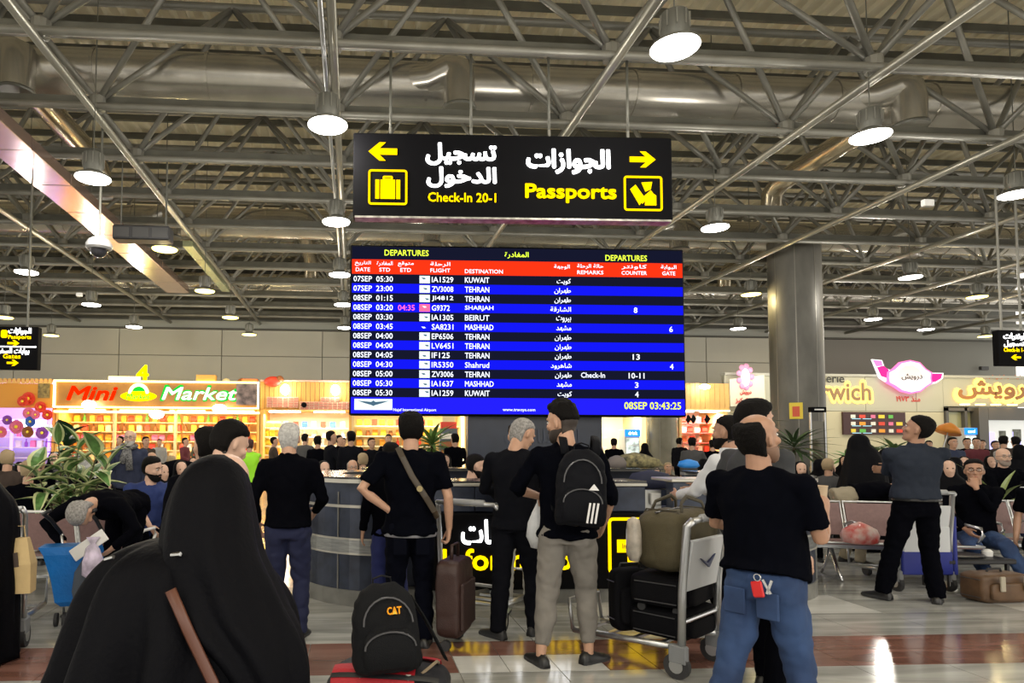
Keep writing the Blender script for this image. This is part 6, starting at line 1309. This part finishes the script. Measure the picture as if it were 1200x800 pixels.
def suitcase(label, c, rz, d, m_, wheels=True, rx=0):
    t = empty('suitcase', c, rz, label=label, cat='suitcase'); t.rotation_euler[0] = rx
    b = MB(); soft_case(b, (0, 0, d[2]/2), d, e=.3); obj('case_body', remeshed(b, .014, 'case_body', m_, 2, (.006, 6, (1, 1, 1))), t)
    b = MB(); soft_case(b, (0, -d[1]/2, d[2]*.42), (d[0]*.8, .07, d[2]*.6), e=.35); b.build('front_pocket', m_, t, smooth=True)
    MB().tube([(-.08, 0, d[2]), (-.07, 0, d[2]+.03), (.07, 0, d[2]+.03), (.08, 0, d[2])], .010, 6).build('top_handle', PLASTB, t)
    for z in (.2, .8): MB().tube([(-d[0]/2-.002, -d[1]*.35, d[2]*z), (-d[0]/2-.004, d[1]*.35, d[2]*z)], .004, 6).build('zip', mat('zip_grey', (.06, .06, .065), .3), t)
    if wheels:
        for s in (-1, 1):
            for e in (-1, 1): MB().tube([(s*d[0]*.38-.012, e*d[1]*.3, -.015), (s*d[0]*.38+.012, e*d[1]*.3, -.015)], .028, 12).build('wheel', RUBBER, t)
    return t
BN = mat('black_suitcase_cloth', (.004, .004, .0055), .8, bump=.4, bscale=200, spec=.12)
t = suitcase('black wheeled suitcase lying on the loaded trolley, its wheels pointing left', L2((.12, .25, .40)), c1.rotation_euler[2]+R(6), (.60, .40, .21), BN); 
t2 = suitcase('soft black bag at the bottom of the loaded trolley', L2((.14, .25, .185)), c1.rotation_euler[2], (.56, .42, .20), BN, wheels=False)
t2 = suitcase('black bag strapped against the front of the loaded trolley', L2((.0, .50, .17)), c1.rotation_euler[2]+R(-30), (.30, .13, .44), BN, wheels=False)
# brown briefcase
hw = J1['A'][1][2]; p = world(man1, hw+V((0, .0, -.10))); t = empty('briefcase', (p.x+.04, p.y-.02, .07), man1.rotation_euler[2]+R(65), label='dark brown leather case held low by the man with hand on hip', cat='briefcase')
BRL = mat('brown_leather', (.036, .016, .013), .5, var=.2, scale=8, bump=.3, bscale=120)
b = MB(); soft_case(b, (0, 0, .30), (.42, .19, .56), e=.28); obj('case_body', remeshed(b, .011, 'case_body', BRL, 2, (.006, 6, (1, 1, 1))), t)
MB().tube([(-.08, 0, .57), (-.075, 0, .68), (.075, 0, .68), (.08, 0, .57)], [(.014, .008)]*4, 6, ref=(0, 1, 0)).build('carry_handle', BRL, t, smooth=True)
MB().box((0, -.10, .25), (.34, .03, .34), bev=.012).build('front_pocket', BRL, t)
for s in (-1, 1): MB().tube([(s*.16-.02, .02, -.03), (s*.16+.02, .02, -.03)], .038, 12).build('wheel', RUBBER, t)
# black and red duffel + backpack on it
Yd = 3.45; s_ = Yd/770; xd = put(457, Yd)
t = empty('duffel_bag', (xd, Yd, 0), R(-12), label='black and red sports bag on the floor with a black backpack lying on it', cat='bag')
RED = mat('bag_red', (.42, .008, .018), .6, bump=.3, bscale=120); DN = mat('bag_charcoal', (.008, .0085, .013), .7, bump=.3, bscale=150)
b = MB(); soft_case(b, (0, 0, .19), (.64, .36, .37), e=.5); obj('bag_body', remeshed(b, .011, 'bag_body', DN, 2, (.010, 7, (1, 1, 1))), t)
def patch(name, m_, x0, x1, a0, a1, g=.012, n=12):   # strip laid over the bag's curved top
    rg = []
    for i in range(n+1):
        u = x0+(x1-x0)*i/n; row = []
        for j in range(7):
            a = R(a0+(a1-a0)*j/6); f = lambda v, p: math.copysign(abs(v)**p, v); ex = (1-abs(u/.32)**4)**.25 if abs(u) < .32 else .0
            row.append(V((u, (.18*f(cos(a), .5))*ex**.5-(0 if cos(a) > 0 else -.0)+math.copysign(g*abs(cos(a)), cos(a)), .19+(.185*f(sin(a), .5))*ex**.5+g*abs(sin(a)))))
        rg.append(row)
    return MB().rings(rg, close=False, cap=False).build(name, m_, t, smooth=True)
patch('red_panel', RED, -.27, .15, 98, 172); patch('red_panel', RED, .02, .26, 30, 84); patch('side_stripe', mat('bag_black_trim', (.01, .01, .012), .5), -.27, .27, 128, 140, .018)
for u in (-.12, .12): MB().tube([(u, -.195, .12), (u, -.20, .26), (u, -.15, .37)], [(.004, .014)]*3, 6, ref=(0, 1, 0)).build('strap', mat('bag_grey_strap', (.35, .34, .30), .6), t); MB().box((u, -.205, .2), (.045, .02, .035), bev=.005).build('buckle', ALU, t)
MB().tube([(.18, -.1, .36), (.25, -.02, .40), (.25, .08, .36)], .008, 6).build('carry_handle', mat('bag_tan_strap', (.25, .19, .12), .6), t)
CB = mat('outdoor_backpack_cloth', (.010, .0105, .012), .8, bump=.5, bscale=200, spec=.12)
b2 = backpack('backpack', 'dark grey backpack with small orange logo lying on the black and red bag', .34, .20, .42, CB)
b2.location = (put(452, Yd-.05), Yd-.02, .365); b2.rotation_euler = (R(-6), R(-3), R(8))
lg = letter(b2, 'CAT', .03, .30, -.216, glow('logo_orange', (.95, .35, .02), .8), width=.07, height=.035, bold=.04)
MB().prism([(.02, .284), (.04, .284), (.03, .302)], 'y', -.2195, -.217).build('logo_triangle', mat('logo_yellow', (.9, .6, .05), .5), b2)
MB().tube([(.15, -.05, .34), (.21, -.10, .22), (.27, -.13, .08), (.30, -.10, .02)], [(.006, .024)]*4, 6, ref=(1, 0, 0)).build('shoulder_strap', CB, b2, smooth=True)
# paper bag, blue shopping trolley, etc.
KR = mat('kraft_paper', (.52, .38, .18), .7, var=.08, scale=8, bump=.3, bscale=25)
p = at(28, 655, 4.95); t = empty('paper_bag', (p.x, p.y-.12, .45), R(8), label='brown paper carrier bag with dark square print hanging at the left edge trolley', cat='paper bag')
MB().rings([[(-.10, -.06, 0), (.12, -.06, 0), (.12, .06, 0), (-.10, .06, 0)], [(-.11, -.07, .2), (.12, -.07, .2), (.12, .07, .2), (-.11, .07, .2)], [(-.05, -.03, .38), (.08, -.03, .38), (.08, .03, .38), (-.05, .03, .38)]]).build('bag_body', KR, t)
MB().box((-.01, -.068, .23), (.10, .006, .10), ry=R(-8)).build('dark_print', mat('print_brown', (.05, .03, .02), .6), t)
MB().tube([(-.03, 0, .38), (-.02, 0, .46), (.05, 0, .46), (.06, 0, .38)], .004, 6).build('bag_handle', KR, t)
p = gnd(84, 737); t = empty('shopping_trolley', (p.x, p.y+.1, 0), R(12), label='bright blue cloth shopping trolley with curved black handles at lower left', cat='trolley')
BL = mat('bright_blue_cloth', (.0, .15, .52), .5, var=.15, scale=4, bump=.4, bscale=30)
b = MB().rings([[(-.11, -.08, .18), (.13, -.08, .18), (.13, .08, .18), (-.11, .08, .18)], [(-.15, -.11, .22), (.16, -.11, .22), (.16, .11, .22), (-.15, .11, .22)], [(-.18, -.12, .4), (.17, -.12, .4), (.17, .12, .4), (-.18, .12, .4)], [(-.24, -.13, .60), (.17, -.13, .60), (.17, .13, .60), (-.24, .13, .60)], [(-.28, -.12, .66), (.15, -.12, .66), (.15, .12, .66), (-.28, .12, .66)]])
b.build('bag_body', BL, t, smooth=False)
for s in (-1, 1):
    MB().tube([(s*.12, .10, .08), (s*.14, .12, .6), (s*.16, .12, .74)], .011, 8).build('frame_tube', ALU, t, smooth=True)
    MB().tube([(s*.16, .12, .74), (s*.17-.06, .06, .86), (s*.17-.10, -.02, .92), (s*.17-.04, -.08, .95)], .017, 8).build('handle', PLASTB, t, smooth=True)
    for o_ in (-.03, .03): MB().tube([(s*.13+o_-.012, .02, .055), (s*.13+o_+.012, .02, .055)], .055, 14).build('wheel', RUBBER, t, smooth=True, angle=40)
MB().tube([(-.13, .02, .08), (.13, .02, .08)], .012, 8).build('axle', PLASTB, t)
p = at(108, 680, 5.55); soft_bag('dark_bag', 'dark grey cloth bag hanging right of the blue shopping trolley', 'bag', (p.x, 5.5, .36), [(-.18, .04, .03), (-.16, .11, .07), (-.05, .14, .09), (.10, .12, .08), (.20, .06, .05), (.24, .01, .01)], mat('slate_cloth', (.06, .075, .10), .7))
p = at(117, 648, 5.5); soft_bag('plastic_bag', 'white and violet plastic bag held under the bent man', 'plastic bag', (p.x, 5.35, p.z), [(-.17, .03, .03), (-.14, .07, .05), (-.04, .08, .06), (.06, .05, .04), (.10, .02, .02), (.15, .05, .03)], mat('violet_plastic', (.55, .48, .62), .35, var=.4, scale=12), amp=.3)
p = at(113, 638, 5.4); o = MB().box((0, 0, 0), (.30, .02, .10), ry=R(-35), bev=.004).build('folded_paper', WHITE, loc=(p.x-.05, 5.38, p.z)); tag(o, 'folded pale paper sticking up left of the violet bag', 'paper')
p = at(106, 545, 10.2); o = MB().box((0, 0, 0), (.42, .02, .16), ry=R(38), bev=.004).build('newspaper', mat('newsprint', (.6, .6, .58), .7, var=.3, scale=20), loc=(p.x, 10.1, p.z)); tag(o, 'slanted white paper held by the veiled woman near the plant', 'paper')
# red and white plastic bag on the bench
p = at(1012, 634, 6.95); soft_bag('plastic_bag', 'red and white striped plastic bag lying on the mauve bench', 'plastic bag', (p.x, 7.0, .53), [(-.11, .12, .10), (-.09, .19, .13), (-.02, .20, .14), (.05, .16, .12), (.10, .08, .07), (.13, .01, .01)], mat('red_white_plastic', (.7, .65, .6), .3, col2=(.6, .03, .02), scale=7), amp=.28)
# brown bag + tray table at right
t = suitcase('brown leather holdall on the floor at the right edge', gnd(1184, 708)+V((0, .15, 0)), R(4), (.54, .28, .28), mat('tan_leather', (.11, .06, .03), .5, var=.3, scale=6), wheels=False)
for s in (-1, 1): MB().box((s*.13, -.19, .2), (.05, .02, .14), bev=.005).build('buckle_strap', mat('pale_strap', (.4, .36, .28), .5), t)
p = gnd(1172, 700); tb = empty('tray_table', (p.x+.05, p.y+.42, 0), 0, label='low dark table with silver trays at the right edge', cat='table')
MB().box((0, 0, .31), (.75, .42, .05), bev=.01).build('table_top', PLASTB, tb); 
for sx in (-.32, .32):
    for sy in (-.15, .15): MB().box((sx, sy, .145), (.03, .03, .29)).build('leg', PLASTB, tb)
o = MB().lathe([(.24, 0), (.28, .02), (.27, .025), (.23, .008)], n=28, sy=.6).build('tray', ALU, loc=(tb.location.x-.08, tb.location.y, .337), smooth=True, angle=40); tag(o, 'oval silver tray on the low dark table', 'tray')
o = MB().lathe([(.045, 0), (.05, .05), (.03, .07), (.01, .075)], n=14).build('lidded_bowl', WHITE, loc=(tb.location.x+.26, tb.location.y, .337), smooth=True, angle=40); tag(o, 'small white lidded bowl beside the silver tray', 'bowl')
soft_bag('grey_green_bag', 'grey-green cloth bag lying left of the man with hand on mouth', 'bag', (at(1108, 585, 7.3).x, 7.6, .80), [(-.14, .10, .08), (-.10, .18, .12), (0, .2, .14), (.08, .14, .1), (.13, .02, .02)], mat('sage_cloth', (.16, .18, .14), .8))
tag(MB().box((0, 0, 0), (.36, .4, .66), bev=.02).build('bag_stand', mat('bag_stand_dark', (.05, .05, .05), .6), loc=(at(1108, 585, 7.3).x, 7.6, .33)), 'dark bag standing under the grey-green cloth bag', 'bag')
# things on the back counter
soft_bag('camouflage_bag', 'camouflage-patterned bundle lying on the back of the counter', 'bag', (at(742, 540, 8.8).x, 8.75, 1.27), [(-.08, .22, .10), (-.05, .38, .15), (.03, .34, .15), (.10, .16, .09), (.13, .02, .02)], mat('camouflage', (.30, .26, .12), .8, col2=(.03, .03, .02), scale=16), amp=.25)
soft_bag('knit_cap', 'grey knitted cap on the back counter, left of the camouflage bundle', 'cap', (at(721, 540, 8.7).x, 8.65, 1.24), [(-.05, .12, .10), (.02, .13, .11), (.09, .09, .08), (.12, .02, .02)], mat('grey_knit', (.16, .14, .13), .9), amp=.08)
soft_bag('blue_bag', 'small bright blue bag on the back counter near the bearded man', 'bag', (at(807, 546, 8.7).x, 8.7, 1.22), [(-.03, .1, .08), (.0, .15, .1), (.06, .12, .08), (.09, .02, .02)], mat('cyan_blue_cloth', (.02, .22, .65), .5), amp=.1)
soft_bag('navy_bag', 'dark navy soft bag on the counter, right of the backpack man', 'bag', (at(758, 562, 7.3).x, 7.2, 1.12), [(-.1, .22, .14), (-.02, .26, .15), (.06, .2, .12), (.1, .03, .03)], mat('navy_cloth', (.012, .015, .04), .8), amp=.12)
tag(MB().box((0, 0, 0), (1.0, .5, 1.0)).build('desk', CNAVY, loc=(at(758, 562, 7.3).x, 7.25, .51)), 'inner navy desk carrying the dark navy bag inside the counter', 'desk')
o = soft_bag('black_bag', 'large black rounded bag on a stand right of the bald man with glasses', 'bag', (at(203, 545, 10).x, 10.3, 1.05), [(-.10, .2, .12), (-.04, .34, .2), (.06, .34, .2), (.16, .2, .12), (.20, .02, .02)], BLACKC)
st = empty('bag_rack', (at(203, 545, 10).x, 10.3, 0), label='silver rack under the large black rounded bag', cat='rack')
MB().box((0, 0, .93), (.8, .4, .03)).build('rack_top', ALU, st)
for sx in (-.36, .36):
    for sy in (-.16, .16): MB().tube([(sx, sy, 0), (sx, sy, .93)], .015, 8).build('leg', ALU, st)
# ================================================================ PLANTS
LG = mat('leaf_green', (.10, .22, .06), .4, var=.5, scale=14); LC = mat('leaf_cream', (.58, .62, .32), .45); LDG = mat('leaf_dark_green', (.015, .05, .02), .4); STEM = mat('stem_brown', (.10, .08, .04), .8)
def leaf_mesh(L, W, fold, droop, two=True, n=6):
    b = MB(); rows_ = []
    for i in range(n+1):
        u = i/n; w_ = W*sin(pi*min(u**.8, .985))**.8+.002; y = L*u; z = -droop*u*u*L
        rows_.append([V((-w_, y, z+fold*w_)), V((-w_*.62, y, z+fold*w_*.5)), V((0, y, z)), V((w_*.62, y, z+fold*w_*.5)), V((w_, y, z+fold*w_))])
    for i in range(n):
        for j in range(4):
            b.mat(1 if (j in (0, 3) and two) else 0).add([rows_[i][j], rows_[i][j+1], rows_[i+1][j+1], rows_[i+1][j]], [(0, 1, 2, 3)])
    return b
def set_leaf(me, parent, p, az, el, sc=1, roll=0):
    o = obj('leaf', me, parent); o.matrix_local = M.Translation(p) @ M.Rotation(az, 4, 'Z') @ M.Rotation(el, 4, 'X') @ M.Rotation(roll, 4, 'Y') @ M.Scale(sc, 4); return o
Yp = 7.45; t = empty('potted_plant', (at(80, 560, Yp).x, Yp, 0), label='tall variegated green and cream leafy plant behind the bench at left', cat='plant')
MB().lathe([(.15, 0), (.20, .35), (.22, .38), (.21, .40), (.19, .38), (.01, .36)], n=24).build('pot', mat('grey_pot', (.2, .2, .2), .6), t, smooth=True, angle=40)
lm = [leaf_mesh(.34, .085, .35, .5).mesh('leaf', [LG, LC], True), leaf_mesh(.27, .075, .3, .9).mesh('leaf', [LG, LC], True), leaf_mesh(.30, .06, .5, .25).mesh('leaf', [mat('leaf_mid_green', (.10, .19, .05), .4, var=.3, scale=12), LC], True)]
rs = random.Random(5)
for i, (dx, top_) in enumerate(((-.36, 1.22), (-.12, 1.55), (.10, 1.50), (.30, 1.38), (.0, 1.2), (.42, 1.28), (.2, 1.1))):
    MB().tube([(0, .0, .36), (dx*.5, .02, .8), (dx, .0, top_)], [.014, .011, .006], 7).build('stem', STEM, t, smooth=True)
    for q in range(17):
        z = top_-.02-q*.058-rs.uniform(0, .03); u = (z-.36)/(top_-.36); cx = dx*min(1, u*1.05)
        if z < .62: continue
        set_leaf(lm[(q+i) % 3], t, V((cx, 0, z)), q*2.4+i+rs.uniform(-.3, .3), R(rs.uniform(0, 55) if q > 1 else 65), rs.uniform(.9, 1.2))
Yp = 9.7; t = empty('potted_plant', (at(78, 480, Yp).x, Yp, 0), label='dark green large-leaved plant rising above the variegated plant', cat='plant')
MB().lathe([(.15, 0), (.2, .35), (.18, .35), (.01, .33)], n=20).build('pot', mat('grey_pot', (.2, .2, .2), .6), t, smooth=True, angle=40)
dl = leaf_mesh(.34, .12, .2, .5).mesh('leaf', [LDG, LDG], True)
MB().tube([(0, 0, .33), (.05, 0, 1.0), (.0, 0, 1.62)], [.02, .015, .008], 8).build('stem', STEM, t, smooth=True)
for q in range(16): set_leaf(dl, t, V((0.02, 0, 1.05+q*.038)), q*2.3, R(20+q*3), rs.uniform(.8, 1.1))
def spiky(label, px, Yp, zbase, n, L, W_=.018, pot=True, mt_=None, spread=70):
    t = empty('spiky_plant', (at(px, 540, Yp).x, Yp, 0), label=label, cat='plant'); m_ = mt_ or mat('spiky_green', (.05, .09, .035), .45, var=.3, scale=9)
    if pot: MB().lathe([(.20, 0), (.26, .5), (.24, .5), (.02, .47)], n=20).build('pot', mat('grey_pot', (.2, .2, .2), .6), t, smooth=True, angle=40)
    MB().tube([(0, 0, .45), (.02, 0, zbase)], [.04, .03], 8).build('trunk', STEM, t, smooth=True)
    me = leaf_mesh(L, W_*1.6, .3, .35, False).mesh('leaf', [m_, m_], True)
    for q in range(n): set_leaf(me, t, V((0.02, 0, zbase-.06+.12*q/n)), q*2.4, R(-15+spread*q/n+rs.uniform(-8, 8)), rs.uniform(.8, 1.1))
    return t
spiky('spiky yucca in front of the round column, right of the balding man', 930, 13.5, 1.45, 46, .85, .025); spiky('spiky yucca left of the round column, behind the dark-haired man', 880, 15.5, 1.95, 40, .75, .022)
spiky('spiky green plant under the departures board, right of the hand-on-hip man', 505, 15, 1.45, 44, .8, .03, mt_=mat('lime_leaf', (.12, .22, .05), .45, var=.3, scale=5))
spiky('tuft of green leaves behind the chador woman, left one', 1025, 18.2, 1.25, 30, .6, .04, mt_=mat('sage_leaf', (.14, .22, .08), .45)); spiky('tuft of green leaves just left of the arms-crossed man', 1047, 15.5, 1.35, 30, .55, .04, mt_=mat('sage_leaf', (.14, .22, .08), .45)); spiky('low green tuft between column and chador woman', 992, 18.6, 1.1, 24, .5, .04, mt_=mat('leaf_fresh', (.12, .3, .05), .45))
spiky('long pale green blades right of the bald bearded man', 1166, 9.1, .62, 12, .75, .022, mt_=mat('blade_green', (.22, .28, .10), .45), spread=85)
# far right: orange umbrella-like display + red counter
p = at(1112, 492+10, 17); o = MB().lathe([(.30, -.12), (.24, .02), (.10, .13), (.01, .17)], n=16).build('orange_parasol', mat('orange_cloth', (.7, .25, .03), .6), loc=p, smooth=True); tag(o, 'small orange parasol right of the arms-crossed man', 'parasol'); o.rotation_euler = (0, R(20), 0)
MB().tube([(0, 0, -p.z), (0, 0, .15)], .015, 6).build('parasol_pole', ALU, o)
o = MB().box((0, 0, 0), (1.2, .5, 1.1), bev=.03).build('red_counter', mat('counter_red', (.45, .05, .03), .5), loc=(at(1116, 540, 18).x, 18, .55)); tag(o, 'red counter below the orange parasol', 'counter')
